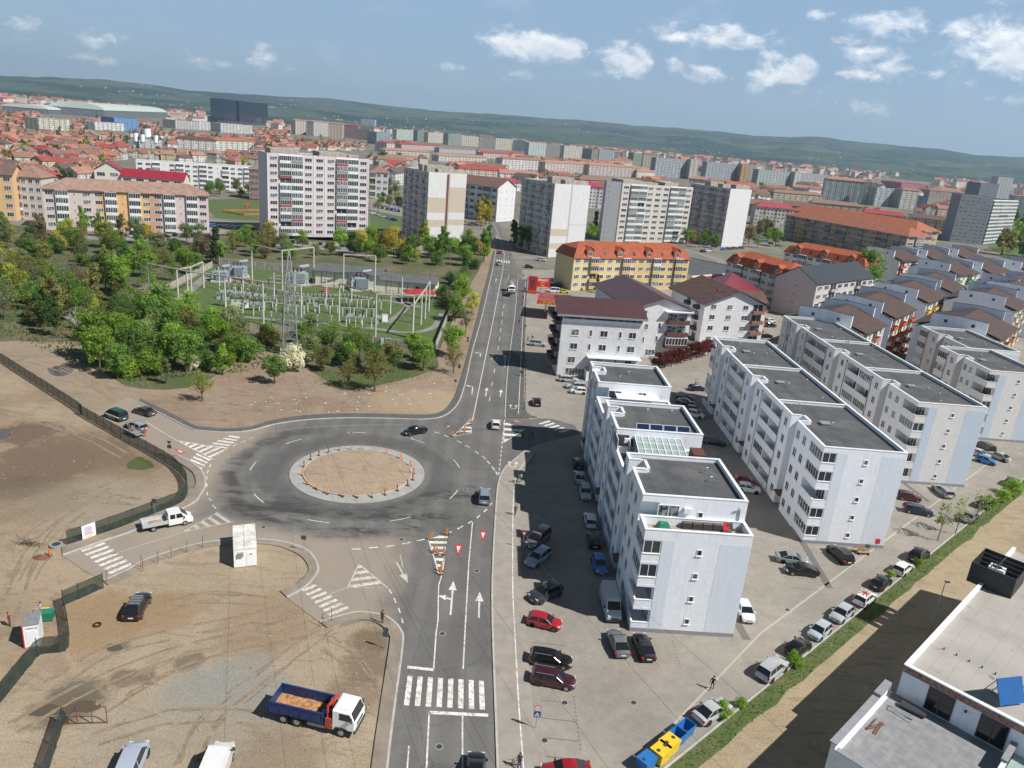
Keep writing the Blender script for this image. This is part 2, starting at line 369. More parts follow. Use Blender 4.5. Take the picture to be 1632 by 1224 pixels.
def dirt(name,c0,c1,c2,sc=.09,patches=(),rubble=.0,grass=0.0):
 m,t,b=newmat(name);p=t.pos();s=t.sep(p)
 n1=t.noise(p,sc,7,.62,.5);n2=t.noise(p,sc*6,6,.7);n3=t.noise(p,5.0,4,.7)
 c=t.mix(t.sstep(n1,.36,.62),c0,c1);c=t.mix(t.sstep(t.noise(t.vm('ADD',p,(37,11,0)),sc*2.3,8,.72,.9),.52,.64,0,.5),c,tuple(q*.66 for q in c1));c=t.mix(t.sstep(n2,.5,.7,0,.8),c,c2)
 tv=t.vm('MULTIPLY',p,(.35,1.6,1));tr=t.noise(tv,.55,4,.6,1.2)
 c=t.mix(t.sstep(tr,.54,.66,0,.6),c,tuple(q*.58 for q in c0))
 for(px,py,r,cc,k)in patches:
  q=g(px,py);d=t.vm('DISTANCE',t.comb(s[0],s[1],0.0),(q.x,q.y,0));d=t.math('ADD',d,t.math('MULTIPLY',t.math('SUBTRACT',n2,.5),r*1.6))
  c=t.mix(t.math('MULTIPLY',t.sstep(d,r*.55,r*1.1,1.0,0.0),k),c,cc)
 if rubble:
  vo=t.node('ShaderNodeTexVoronoi');t.put(vo.inputs['Vector'],p);vo.inputs['Scale'].default_value=2.6
  c=t.mix(t.math('MULTIPLY',t.sstep(vo.outputs['Distance'],.0,.2,1.0,0.0),t.sstep(t.noise(p,.35,3),.42,.6,0,rubble)),c,(.52,.47,.42))
 if grass:
  c=t.mix(t.sstep(t.noise(p,.05,8,.72),.46,.56,0,grass),c,t.mix(t.sstep(n3,.3,.7),(.042,.072,.018),(.085,.115,.035)))
 f=t.sstep(n3,.2,.8,.74,1.2);c=t.mix(1.0,c,t.comb(f,f,f),'MULTIPLY')
 t.put(b.inputs['Base Color'],c);b.inputs['Roughness'].default_value=.95
 bn=t.node('ShaderNodeBump');bn.inputs['Strength'].default_value=.55;bn.inputs['Distance'].default_value=.12
 t.put(bn.inputs['Height'],t.math('ADD',n3,t.math('MULTIPLY',n2,1.6)));t.put(b.inputs['Normal'],bn.outputs[0])
 return m
TAN,BRN,GRY=(.345,.268,.185),(.235,.17,.112),(.31,.29,.26)
WET=(.10,.08,.06);GRAVEL=(.25,.245,.225)
DIRT_LOT=dirt('building_site_earth',TAN,(.275,.205,.14),BRN,.07,[(45,690,6,(.12,.085,.058),.9),(110,730,13,(.15,.105,.07),.85),(60,745,10,(.15,.105,.07),.8),(20,780,5,(.12,.09,.06),.7),(215,742,5.5,(.15,.12,.07),.8),(180,770,7,BRN,.6),(150,800,9,(.30,.26,.21),.6),(60,800,7,(.19,.145,.10),.5)])
DIRT_NEAR=dirt('trampled_earth',(.375,.305,.22),(.325,.255,.175),(.28,.22,.155),.08,[(420,1000,7,(.23,.15,.085),.5),(150,990,7,(.27,.175,.09),.75),(260,975,5,(.27,.175,.09),.6),(120,1105,2.6,(.13,.12,.09),.9),(105,1130,3.2,(.14,.105,.075),.85),(135,1120,2.2,(.13,.1,.07),.8),(200,1080,1.5,(.15,.11,.075),.8),(232,1078,1.2,(.15,.11,.075),.8),(300,1055,1.8,(.15,.11,.075),.8),(190,1032,1.2,(.15,.12,.09),.8),(320,1105,4.5,GRAVEL,.9),(220,1170,6.5,(.30,.265,.21),.6),(390,1070,3.5,GRAVEL,.7),(380,1170,4.5,(.28,.245,.195),.7),(430,1110,4,GRAVEL,.8),(590,1020,2.6,(.15,.105,.07),.8),(585,1060,3,(.15,.105,.07),.7),(560,1110,3.5,(.17,.125,.085),.6),(440,1220,5,(.19,.14,.095),.6)])
DIRT_WASTE=dirt('waste_ground',(.25,.18,.125),(.29,.22,.16),(.33,.26,.19),.06,[(95,590,7,(.24,.18,.12),.7),(700,640,9,(.36,.28,.19),.9),(650,640,9,(.35,.27,.18),.7)],rubble=.8,grass=.0)
THICKET=dirt('thicket_floor',(.16,.13,.08),(.10,.10,.045),(.21,.17,.12),.06,rubble=.3,grass=.95)
TRACK=dirt('earth_track',(.37,.295,.195),(.34,.265,.17),(.30,.24,.165),.12)
PLAIN=dirt('city_ground',(.22,.20,.175),(.17,.16,.13),(.26,.235,.21),.012,grass=.35)
def grassmat(name,c0,c1,bare=.0):
 m,t,b=newmat(name);p=t.pos()
 c=t.mix(t.sstep(t.noise(p,.35,6,.7),.3,.7),c0,c1);c=t.mix(t.sstep(t.noise(p,.6,6,.7),.55,.66,0,bare),c,(.23,.18,.12))
 f=t.sstep(t.noise(p,6,4,.8),.2,.8,.6,1.35);t.put(b.inputs['Base Color'],t.mix(1.0,c,t.comb(f,f,f),'MULTIPLY'));b.inputs['Roughness'].default_value=.9
 bn=t.node('ShaderNodeBump');bn.inputs['Strength'].default_value=.8;t.put(bn.inputs['Height'],t.noise(p,9,4));t.put(b.inputs['Normal'],bn.outputs[0])
 return m
GRASS=grassmat('grass',(.055,.10,.022),(.10,.14,.04),.45);VERGE=grassmat('rough_verge',(.06,.10,.025),(.11,.125,.045),.5)
def pavers():
 m,t,b=newmat('block_paving');p=t.pos();s=t.sep(p)
 br=t.node('ShaderNodeTexBrick');t.put(br.inputs['Vector'],t.vm('MULTIPLY',p,(1,1,0)))
 br.inputs['Color1'].default_value=(.36,.325,.28,1);br.inputs['Color2'].default_value=(.30,.275,.24,1);br.inputs['Mortar'].default_value=(.2,.18,.155,1)
 br.inputs['Scale'].default_value=2.2;br.inputs['Mortar Size'].default_value=.035;br.inputs['Brick Width'].default_value=.45;br.inputs['Row Height'].default_value=.25
 n1=t.noise(p,.1,5,.6);n2=t.noise(p,.7,5,.7)
 f=t.math('MULTIPLY',t.sstep(n1,.3,.7,.86,1.1),t.sstep(n2,.25,.75,.88,1.08))
 c=t.mix(1.0,br.outputs['Color'],t.comb(f,f,f),'MULTIPLY')
 c=t.mix(t.sstep(t.noise(p,.28,4,.6),.66,.74,0,.4),c,(.17,.155,.135))
 t.put(b.inputs['Base Color'],c);b.inputs['Roughness'].default_value=.9
 bn=t.node('ShaderNodeBump');bn.inputs['Strength'].default_value=.3;bn.inputs['Distance'].default_value=.03;t.put(bn.inputs['Height'],br.outputs['Fac']);bn.invert=True;t.put(b.inputs['Normal'],bn.outputs[0])
 return m
PAVERS=pavers()
SIDEWALK=simple('pale_pavement',(.30,.268,.235),.9,var=.14,scale=.5,world=True,bump=.2)
SIDEDARK=simple('fresh_asphalt_pavement',(.10,.10,.10),.9,var=.16,scale=.6,world=True,bump=.2)
SIDEWEST=simple('dusty_pavement',(.25,.21,.168),.9,var=.2,scale=.4,world=True,bump=.2)
KERB=simple('kerb_concrete',(.42,.40,.37),.9,var=.15,scale=1.5,world=True)
def foliage(name,trans=.35):
 m,t,b=newmat(name);oi=t.node('ShaderNodeObjectInfo');v=t.objc()
 n=t.sstep(t.noise(v,1.3,3),.3,.7,.7,1.4)
 rr=t.sstep(oi.outputs['Random'],0,1,.8,1.25);f=t.math('MULTIPLY',t.math('MULTIPLY',n,rr),1.15)
 c=t.mix(1.0,oi.outputs['Color'],t.comb(f,f,f),'MULTIPLY')
 t.put(b.inputs['Base Color'],c);b.inputs['Roughness'].default_value=.65;b.inputs['Specular IOR Level'].default_value=.25
 tr=t.node('ShaderNodeBsdfTranslucent');t.put(tr.inputs[0],t.mix(1.0,c,(1.3,1.35,.8),'MULTIPLY'))
 mx=t.node('ShaderNodeMixShader');mx.inputs[0].default_value=trans
 t.l.new(b.outputs[0],mx.inputs[1]);t.l.new(tr.outputs[0],mx.inputs[2])
 t.l.new(mx.outputs[0],t.n['Material Output'].inputs[0]);return m
LEAF=foliage('leaves',.48);BARK=simple('bark',(.12,.09,.065),.9,var=.3,scale=3);PALEBARK=simple('pale_bark',(.42,.39,.34),.9,var=.2)
def netting():
 m,t,b=newmat('green_shade_net');v=t.pos()
 n=t.noise(v,1.2,4);t.put(b.inputs['Base Color'],t.mix(t.sstep(n,.35,.65),(.012,.028,.022),(.03,.05,.035)));b.inputs['Roughness'].default_value=.8
 tp=t.node('ShaderNodeBsdfTransparent');mx=t.node('ShaderNodeMixShader');mx.inputs[0].default_value=.22
 t.l.new(b.outputs[0],mx.inputs[1]);t.l.new(tp.outputs[0],mx.inputs[2]);t.l.new(mx.outputs[0],t.n['Material Output'].inputs[0]);return m
NET=netting()
def stripes():
 m,t,b=newmat('red_yellow_stripes');s=t.sep(t.objc())
 fr=t.math('FRACT',t.math('ADD',t.math('MULTIPLY',t.math('ADD',s[2],s[0]),3.2),50.0))
 t.put(b.inputs['Base Color'],t.mix(t.math('LESS_THAN',fr,.5),(.75,.36,.03),(.50,.03,.02)));b.inputs['Roughness'].default_value=.5;return m
STRIPES=stripes()
def watermat(name,c):
 m,t,b=newmat(name);b.inputs['Base Color'].default_value=(*c,1);b.inputs['Roughness'].default_value=.12;return m
PUDDLE=watermat('muddy_water',(.10,.085,.065));ALGAE=watermat('algae_water',(.085,.095,.02))
def sheet(name,poly,z,mat,label=None):
 o=MB().prism(poly,None,z).build(name,mat);return struct(o)
def build_plain():
 m=MB();n=48;r=15000
 xs=[-r+2*r*i/n for i in range(n+1)];ys=[-600+(r+600)*(i/n)**1.6 for i in range(n+1)]
 m.add([(x,y,0)for y in ys for x in xs],[(j*(n+1)+i,j*(n+1)+i+1,(j+1)*(n+1)+i+1,(j+1)*(n+1)+i)for j in range(n)for i in range(n)])
 return struct(m.build('ground',PLAIN))
build_plain()
RIDGE=[(-260,118),(0,121),(80,123),(150,125),(230,133),(300,144),(400,150),(450,154),(520,156),(600,166),(700,177),(780,181),(860,187),(950,193),(1010,200),(1080,203),(1150,210),(1200,216),(1260,218),(1300,217),(1360,225),(1400,229),(1450,233),(1500,238),(1560,247),(1632,250),(1900,270)]
def build_hills():
 m,t,b=newmat('wooded_hills');p=t.pos()
 n1=t.noise(p,.0011,7,.62,.5);n2=t.noise(p,.004,6,.7);n3=t.noise(p,.03,5,.75)
 c=t.mix(t.sstep(n1,.42,.56),(.022,.046,.042),(.07,.10,.07));c=t.mix(t.sstep(n2,.55,.66,0,.8),c,(.15,.15,.09))  # greens shifted towards blue, putting part of the distant haze into the colour
 c=t.mix(t.sstep(t.noise(p,.0022,5,.7,.8),.56,.62,0,.75),c,(.022,.036,.018))
 q=g(1480,262);s=t.sep(p)
 f=t.sstep(n3,.2,.8,.6,1.35);t.put(b.inputs['Base Color'],t.mix(1.0,c,t.comb(f,f,f),'MULTIPLY'));b.inputs['Roughness'].default_value=1.0
 b.inputs['Specular IOR Level'].default_value=.0
 prof=[]
 for px,py in RIDGE:
  d=ray(px,py);prof.append((math.atan2(d.x,d.y),d.z/math.hypot(d.x,d.y)))
 def ridge(a):
  if a<=prof[0][0]:return prof[0][1]
  for(a0,e0),(a1,e1)in zip(prof,prof[1:]):
   if a<=a1:return e0+(e1-e0)*(a-a0)/(a1-a0)
  return prof[-1][1]
 na,nr=300,60;a0,a1=rad(-52),rad(52);pts=[]
 for i in range(na+1):
  a=a0+(a1-a0)*i/na;D=9600+1200*pnoise((a*3,0,5));Hh=CAM_H+D*ridge(a)
  for k in range(nr+1):
   r=4500+9500*k/nr
   x,y=math.sin(a)*r,math.cos(a)*r
   u=(r-4700)/(D-4700)
   u=max(0.0,min(1.0,u));base=u**1.25
   if r>D:base=max(.0,1-(r-D)/6000)
   w=4*u*(1-u)if r<D else 0
   h=Hh*base*(1-.45*w*max(0,pnoise((x/1300,y/1300,1.7))+.25))+30*w*pnoise((x/420,y/420,3))+(9*pnoise((x/160,y/160,8))if u>.2 else 0)
   pts.append((x,y,max(h,0)+(-3 if k==0 else.4)))
 o=MB();o.add(pts,[(i*(nr+1)+k,(i+1)*(nr+1)+k,(i+1)*(nr+1)+k+1,i*(nr+1)+k+1)for i in range(na)for k in range(nr)])
 global HILL_PTS;HILL_PTS=pts
 return struct(o.build('hills',m,smooth=True))
build_hills()
YARD=simple('yard_asphalt',(.22,.21,.2),.9,var=.2,scale=.15,world=True)
sheet('waste_ground',[g2(*q)for q in[(-60,560),(-60,640),(130,700),(330,720),(600,700),(745,690),(780,560),(812,470),(822,400),(790,380),(560,400),(300,400),(-60,480)]],.012,DIRT_WASTE)
sheet('thicket_ground',smooth_line([g2(*q)for q in[(-90,345),(-90,535),(60,545),(130,550),(165,605),(300,618),(420,560),(520,606),(560,622),(690,590),(700,560),(735,480),(770,400),(700,375),(520,375),(330,372),(150,372),(-90,345)]],4)[:-1],.02,THICKET)
sheet('building_site',[g2(*q)for q in[(-140,560),(0,577),(125,658),(262,738),(296,766),(298,790),(250,820),(107,870),(150,885),(180,915),(165,950),(100,970),(108,1035),(20,1110),(-140,1270)]],.02,DIRT_LOT)
sheet('trampled_ground',[g2(*q)for q in[(-200,1300),(20,1110),(108,1035),(100,968),(150,905),(225,890),(365,860),(470,872),(500,905),(470,930),(560,955),(540,1000),(590,988),(618,1010),(606,1125),(590,1300)]],.026,DIRT_NEAR)
sheet('dirt_path',smooth_line([g2(*q)for q in[(-40,548),(60,545),(140,580),(225,636),(290,720),(230,718),(128,655),(40,600),(-40,560),(-40,548)]],3)[:-1],.03,dirt('rutted_earth',(.30,.235,.165),(.27,.21,.15),(.31,.28,.24),.1))
SUB=[(232,486),(335,425),(460,430),(690,470),(716,508),(692,560),(595,546),(420,522),(300,505)]
sheet('substation_lawn',[g2(*q)for q in SUB],.035,GRASS)
def band(name,pxs,w,z,mat,parent=None,k=5):
 m=MB().strip(smooth_line(gl(pxs),k),w,z);return struct(m.build(name,mat,parent))
for pxs,w in[([(560,470),(640,483),(672,490)],2.2),([(618,515),(650,484),(608,466)],2.0),([(480,512),(590,523),(650,530),(690,522),(705,500)],2.0),([(330,440),(400,452),(480,468),(560,470)],2.2),([(340,500),(420,508),(480,512)],1.6),([(285,478),(330,440)],3.0)]:
 band('footpath',pxs,w,.045,YARD)
sheet('lawn',[g2(*q)for q in[(332,318),(412,316),(412,352),(345,348),(332,335)]],.03,GRASS)
sheet('lawn',[g2(*q)for q in[(588,335),(640,345),(655,372),(592,372)]],.03,GRASS)
for P in([(330,350),(420,356),(560,390),(640,398),(690,405),(690,392),(600,372),(590,378),(420,372),(335,374)],[(590,312),(660,312),(655,392),(600,380),(640,345),(590,335)],[(430,381),(575,391),(640,410),(560,402),(440,392)],[(60,372),(330,374),(330,386),(60,380)]):
 sheet('parking_yard',[g2(*q)for q in P],.028,YARD)
KERBX=[(862,1300),(857,1224),(849,1125),(840,1032),(831,901),(829,797),(834,752),(847,737),(858,708),(858,672),(856,666),(838,650),(842,556),(846,480),(846,430)]
sheet('paved_yard',gl([(x-14,y)for x,y in KERBX])+[(24,330),(70,330),(150,360),(260,430),(330,420),(300,345.5)]+[(20.38+.7212*t,58.13+.6927*t)for t in(280,116,0,-16)],.05,PAVERS)
DG=Vector((.7212,.6927));DN=Vector((.6927,-.7212));D0=Vector((20.38,58.13))
def dpt(t,o):q=D0+DG*t+DN*o;return(q.x,q.y)
sheet('earth_track',[dpt(-30,1.2),dpt(330,1.2),dpt(330,14),dpt(60,13),dpt(-30,13)],.03,TRACK)
sheet('grass_verge',[dpt(-30,.12)]+[dpt(t,1.9+.6*pnoise((t*.3,0,0)))for t in range(-30,330,3)]+[dpt(330,.12)],.06,VERGE)
sheet('grass_verge',[dpt(t,10.2+1.2*pnoise((t*.23,4,0)))for t in range(-30,90,3)]+[dpt(90,16),dpt(-30,16)],.055,VERGE)
struct(MB().wall([dpt(-30,0),dpt(330,0)],.2,0,.17).build('kerb',KERB))
sheet('far_meadow',[g2(*q)for q in[(1560,340),(1800,330),(1800,430),(1632,425),(1575,395)]],.03,GRASS)
ROAD_L=[(772,338),(780,356),(788,378),(790,400),(785,430),(776,470),(767,509),(754,555),(744,600),(739,620),(729,645),(709,663),(678,669),(628,668),(552,667),(489,670),(438,677),(400,687),(360,690),(316,687),(304,684),(260,662),(220,641),(205,632)]
ROAD_W=[(150,662),(200,702),(250,724),(284,727),(306,738),(323,754),(327,775),(319,790),(304,805),(215,846),(165,863),(100,886),(128,906),(165,927)]
ROAD_S=[(203,910),(228,895),(266,882),(316,868),(365,862),(415,861),(451,865),(484,875),(500,889),(507,905),(504,916),(487,936),(457,953)]
ROAD_S2=[(510,993),(543,983),(572,977),(606,981),(625,990),(639,1006),(642,1027),(629,1125),(617,1224),(612,1310)]
ROAD_R=[(793,1310),(793,1224),(785,1000),(785,910),(790,815),(794,772),(803,749),(816,737),(839,718),(858,708),(925,692),(915,678),(880,668),(856,667),(830,672),(803,668),(805,655),(810,582),(821,498),(825,446),(822,420),(812,395),(801,373),(793,352),(786,338)]
road=sheet('road',smooth_line(gl(ROAD_L),4)+gl(ROAD_W)+smooth_line(gl(ROAD_S),3)+smooth_line(gl(ROAD_S2),3)+gl(ROAD_R),.08,ASPHALT)
band('street',[(780,345),(776,330),(768,312),(752,285),(720,262),(640,240),(585,212)],9,.07,ASPHALT)
band('street',[(822,412),(880,408),(1090,398),(1260,470)],7,.06,YARD)
def pavement(name,a,b,mat,k=4,top=.2,kerb=True):
 A=smooth_line(gl(a),k);B=smooth_line(gl(b),k)
 o=struct(MB().prism(A+B[::-1],0,top).build(name,mat))
 if kerb:struct(MB().wall(A,.22,0,top+.012).build('kerb',KERB,None))
 return o
pavement('pavement',ROAD_L[3:23],[(786,400),(780,430),(769.5,470),(760,509),(748,555),(737,596),(731,615),(722,637),(705,656),(678,662),(628,661),(552,660),(489,663),(438,670),(400,681),(360,684),(320,681),(308,678),(265,656),(224,636)],SIDEDARK)
pavement('pavement',[(284,727),(306,738),(323,754),(327,775),(319,790),(304,805),(215,846),(165,863),(100,886)],[(277,733),(297,746),(309,757),(312,773),(304,786),(289,799),(215,833),(160,853),(98,873)],SIDEWEST)
pavement('pavement',[(165,927)]+ROAD_S,[(172,934),(212,918),(234,903),(268,890),(318,876),(365,869),(413,868),(444,872),(470,882),(485,893),(492,907),(488,917),(474,932),(446,943)],SIDEWEST)
pavement('pavement',ROAD_S2,[(522,1002),(547,993),(573,989),(595,992),(610,1000),(620,1014),(621,1027),(606,1125),(592,1224),(585,1310)],SIDEWEST)
pavement('pavement',ROAD_R[:9],[(866,1310),(857,1224),(840,1032),(831,901),(829,797),(834,752),(840,742),(847,732),(853,722)],SIDEWALK)
pavement('pavement',ROAD_R[16:20][::-1]+[(806,667)],[(841,446),(838,498),(836,582),(836,650),(856,666)],SIDEDARK)
RC=Vector((-23.55,110.6))
def circ(r,n=72,c=RC):return[(c.x+r*math.cos(2*math.pi*i/n),c.y+r*math.sin(2*math.pi*i/n))for i in range(n)]
isl=struct(MB().prism(circ(10.7),0,.14).build('roundabout_apron',simple('apron_concrete',(.33,.325,.31),.9,var=.14,world=True,scale=.6)))
struct(MB().wall(circ(8.55)+circ(8.55)[:1],.2,0,.32).build('kerb',KERB))
m_=MB();rr=[0,3,6,8.4];n_=48
m_.add([(RC.x,RC.y,.55)]+[(RC.x+r*math.cos(2*math.pi*i/n_),RC.y+r*math.sin(2*math.pi*i/n_),.55-.28*(r/8.4)**2+.05*pnoise((i*.5,r,0)))for r in rr[1:]for i in range(n_)],[(0,1+i,1+(i+1)%n_)for i in range(n_)]+[(1+k*n_+i,1+(k+1)*n_+i,1+(k+1)*n_+(i+1)%n_,1+k*n_+(i+1)%n_)for k in range(2)for i in range(n_)])
struct(m_.build('roundabout_island',dirt('island_earth',(.38,.29,.205),(.34,.26,.18),(.36,.29,.21),.3),smooth=True))
for pxs,mat in(([(22,690),(8,684),(-20,690),(-40,704),(-10,702),(12,697)],PUDDLE),([(202,741),(222,728),(246,742),(228,749),(205,747)],ALGAE),([(75,588),(100,582),(118,590),(100,600),(80,596)],PUDDLE),([(165,1032),(180,1027),(198,1030),(190,1036),(172,1037)],PUDDLE),([(40,1135),(75,1122),(100,1126),(130,1117),(158,1122),(148,1134),(100,1138),(60,1141)],PUDDLE)):
 q=smooth_line(gl(pxs)+gl(pxs[:1]),5)[:-1]
 struct(MB().prism([(x+.35*pnoise((x*1.3,y*1.3,0)),y+.35*pnoise((x*1.3,y*1.3,9)))for x,y in q],None,.036).build('puddle',mat))
ZM=.088
WHITEC,OLDC=(1.18,1.18,1.18),(.72,.68,.62)
def mark(name,m,c=WHITEC):return m.build(name,MARK,road,color=c)
def line(pxs,w=.15,c=WHITEC,name='lane_line',z=ZM):return mark(name,MB().strip(gl(pxs),w,z),c)
def zebra(tl,tr,br,bl,n,duty=.5,c=WHITEC):
 a,b,d,e=[Vector(g2(*q))for q in(tl,tr,br,bl)];m=MB()
 for i in range(n):
  t0=i/(n-1+duty);t1=(i+duty)/(n-1+duty)
  q=[a.lerp(b,t0),a.lerp(b,t1),e.lerp(d,t1),e.lerp(d,t0)]
  m.quad(*[(p.x,p.y,ZM)for p in q[::-1]])
 return mark('zebra_crossing',m,c)
zebra((649.5,1078),(771,1086),(773,1132),(643.5,1125),8)
zebra((165.9,865),(211,901),(176,916),(128,878),7);zebra((367,694.5),(327,712),(361,716),(384,697.5),5)
zebra((314,723),(298,739),(321,749),(336,733),4);zebra((480.7,941),(524.4,983),(556.5,970),(502,932),7,c=(1,.98,.94));zebra((858,675.5),(893,690),(908,686.7),(874.5,670.6),5)
zebra((792,414),(812,416),(812,420),(791,418),6)
def hatch(poly,n,axis=None,c=WHITEC):
 """outlined island with bars across it"""
 P=[Vector(g2(*q))for q in poly];m=MB();m.strip([tuple(p)for p in P+P[:1]],.16,ZM)
 A0,A1=(Vector(g2(*q))for q in(axis or poly[:2]));ax=A1-A0;L=ax.length;ax.normalize();nx=Vector((-ax.y,ax.x))
 for i in range(n):
  t0,t1=L*(i+.35)/n,L*(i+.80)/n
  def cut(t):
   hits=[]
   for j in range(len(P)):
    a,b=P[j-1],P[j];ta,tb=(a-A0).dot(ax),(b-A0).dot(ax)
    if(ta-t)*(tb-t)<0:hits.append(a.lerp(b,(t-ta)/(tb-ta)))
   hits.sort(key=lambda q:q.dot(nx));return hits
  h0,h1=cut(t0),cut(t1)
  if len(h0)>1 and len(h1)>1:m.quad((*h0[0],ZM+.003),(*h1[0],ZM+.003),(*h1[-1],ZM+.003),(*h0[-1],ZM+.003))
 return mark('hatched_island',m,c)
hatch([(700,918),(692,890),(683,861),(715,848.5),(708,890)],7,((700,918),(699,853)))
hatch([(722,696),(751,668),(751,691)],4,((751,692),(751,668)))
hatch([(803,706),(803,673),(838,684)],4,((803,707),(804,673)))
hatch([(291,849),(348,816.5),(373,832)],5,((291,849),(360,824)),OLDC)
hatch([(572,900),(618,938),(554,937)],4,((585,938),(572,900)),(1,.98,.94))
hatch([(283,703),(361,716),(340,733)],7,((283,703),(352,724)))
for pxs,w in[([(649,1064),(691,1068.5)],.42),([(684,1136.5),(778,1141)],.42),([(691,1068),(695,1010),(698,990)],.15),([(738,1067),(742,990),(747,900),(753,833)],.15),([(684,1136),(679,1240)],.15),([(737,1141),(737,1240)],.15),([(651.6,1190),(648,1240)],.13),([(698,990),(699,934),(704,918),(715,849)],.14),([(801,433),(785,515),(770,588),(753,671)],.17),([(801,433),(804,405),(796,378),(782,345)],.15)]:line(pxs,w)
for x,y in[(805,470),(803,488),(801,500),(800,513),(798,526),(796.5,540),(794,555),(791,572),(788,591),(784.5,612),(780.5,636),(812,455),(811,441)]:line([(x+.6,y-3),(x-.8,y+4)],.14)
for a,b in[((715,850),(720,848)),((729,844),(738,839)),((746,835),(752,831)),((760,826),(765,822)),((771,817),(776,812)),((780,807),(784,802)),((560,876),(575,876)),((588,874),(602,873)),((615,872),(628,870)),((641,868),(654,865)),((664,863),(677,860))]:line([a,b],.22)
for a,b in[((691,689),(700,691)),((707,694),(715,697)),((728,703),(736,707)),((741,710),(749,714)),((757,720),(763,724)),((768,727),(774,732)),((776,735),(781,740)),((784,744),(788,750)),((790,752),(793,758))]:line([a,b],.2)
for y in range(662,760,7):line([(805-(y-662)*.105,y),(804.6-(y-662)*.105,y+4)],.16)
for k in range(9):
 a0=rad(18+40*k);line_pts=[(RC.x+16.8*math.cos(a0+rad(j*2.2)),RC.y+16.8*math.sin(a0+rad(j*2.2)))for j in range(6)]
 mark('lane_line',MB().strip(line_pts,.16,ZM),(1.0,1.0,1.0))
for pxs in([(405,697),(395,701)],[(391,703),(384,706)],[(378,708),(371,712)],[(336,740),(334,746)],[(332,750),(330,755)],[(329.5,760),(329.5,765)],[(329.5,771),(329.5,777)],[(330,785),(331,790)],[(333,795),(337,799)],[(339,806),(344,811)],[(620,940),(624,947)],[(628,954),(631,962)],[(635,970),(638,978)],[(640,986),(642,994)],[(640,694),(650,697)],[(655,698),(662,702)]):line(pxs,.16)
for pxs,c in(([(291,849),(180,884)],OLDC),([(232,672),(260,690),(283,703)],(.95,.93,.9)),([(553,937),(525,948)],OLDC),([(638,885),(642,905)],OLDC),([(412,690),(500,681),(570,678),(640,678)],(.5,.5,.5)),([(306,738),(323,754),(327,775),(319,790)],OLDC)):line(pxs,.14,c)
def arrow(tail,tip,w=.5,c=WHITEC,turn=0):
 a,b=Vector(g2(*tail)),Vector(g2(*tip));d=(b-a);L=d.length;d.normalize();n=Vector((-d.y,d.x));m=MB();hd=min(2.0,L*.45)
 P=lambda t,o:(*(a+d*t+n*o),ZM+.002)
 if turn==0 or turn==2:
  m.quad(P(0,-.11),P(L-hd,-.11),P(L-hd,.11),P(0,.11));m.add([P(L-hd,-w),P(L,0),P(L-hd,w)],[(0,1,2)])
 if turn:
  t=L*.45 if turn==2 else L*.75
  if turn==1:m.quad(P(0,-.11),P(t,-.11),P(t,.11),P(0,.11))
  m.quad(P(t-.25,.1),P(t+.1,.1),P(t+.4,.8),P(t+.05,.8));m.add([P(t-.35,.75),P(t+.75,.75),P(t+.55,1.7)],[(0,1,2)])
 return mark('road_arrow',m,c)
arrow((763,986),(764.5,944));arrow((718,981),(722.5,927),turn=2);arrow((632,897),(650,930),c=(.85,.82,.78))
for tail,tip,tu in(((774,632),(776,618),0),((797,633),(799,621),0),((784,573),(785.5,565),0),((804.5,585),(805,566),0),((752,629),(754,613),1),((765,569),(766.5,562),1),((790,450),(791,444),0)):arrow(tail,tip,.45,turn=tu)
def yield_tri(a,b,tip):
 A,B,T=[Vector(g2(*q))for q in(a,b,tip)];c=(A+B+T)/3
 m=MB().add([(*A,ZM+.004),(*B,ZM+.004),(*T,ZM+.004)],[(0,1,2)]);o=m.build('yield_triangle',RED,road)
 q=[c+(p-c)*.55 for p in(A,B,T)];MB().add([(*p,ZM+.008)for p in q],[(0,1,2)]).build('yield_triangle_centre',MARK,o,color=WHITEC)
yield_tri((764,846.5),(776,847.5),(769,864));yield_tri((725,868),(737.5,869),(729,888));yield_tri((710,683),(722,678),(713,679));yield_tri((277,714.5),(297,722),(287,724));yield_tri((816,669),(834,675),(820,672))
def pathline(pxs,z=.212):return struct(MB().strip(smooth_line(gl(pxs),4),.14,z).build('cycle_path_line',MARK,color=WHITEC))
pathline([(838,1290),(834,1224),(826.5,1125),(820,1006),(817,940),(817,870),(818,797),(823,762),(833,743),(846,729)]);pathline([(826,661),(829,600),(831,556),(834,498),(838,450)])
for x,y in((818,650),(824,563),(817,742)):
 p=Vector(g2(x,y));m=MB()
 for s in(-1,1):
  m.strip([(p.x+s*.5,p.y-.8),(p.x+s*.6,p.y+.6)],.16,.213);m.add([(p.x+s*.6-.4,p.y+.5,.213),(p.x+s*.6+.4,p.y+.5,.213),(p.x+s*.6,p.y+1.3,.213)],[(0,1,2)])
 m.strip([(p.x-.5,p.y-.8),(p.x,p.y-1.2),(p.x+.5,p.y-.8)],.16,.213);struct(m.build('cycle_path_symbol',MARK,color=WHITEC))
def bay(pxs,w=.12,dash=0):
 m=MB();P=gl(pxs)
 if not dash:m.strip(P,w,.056)
 else:
  a,b=Vector(P[0]),Vector(P[-1])
  for i in range(dash):m.strip([tuple(a.lerp(b,i/dash)),tuple(a.lerp(b,(i+.45)/dash))],w,.056)
 return m
bm_=MB()
for q in([(848,1024),(902,1030)],[(862,1117),(914,1121)],[(864,1145),(918,1151)],[(866,1176),(920,1182)],[(868,1206),(922,1211)]):
 for(v,f,mi)in[(bay(q).v,bay(q).f,0)]:bm_.add(v,f,0)
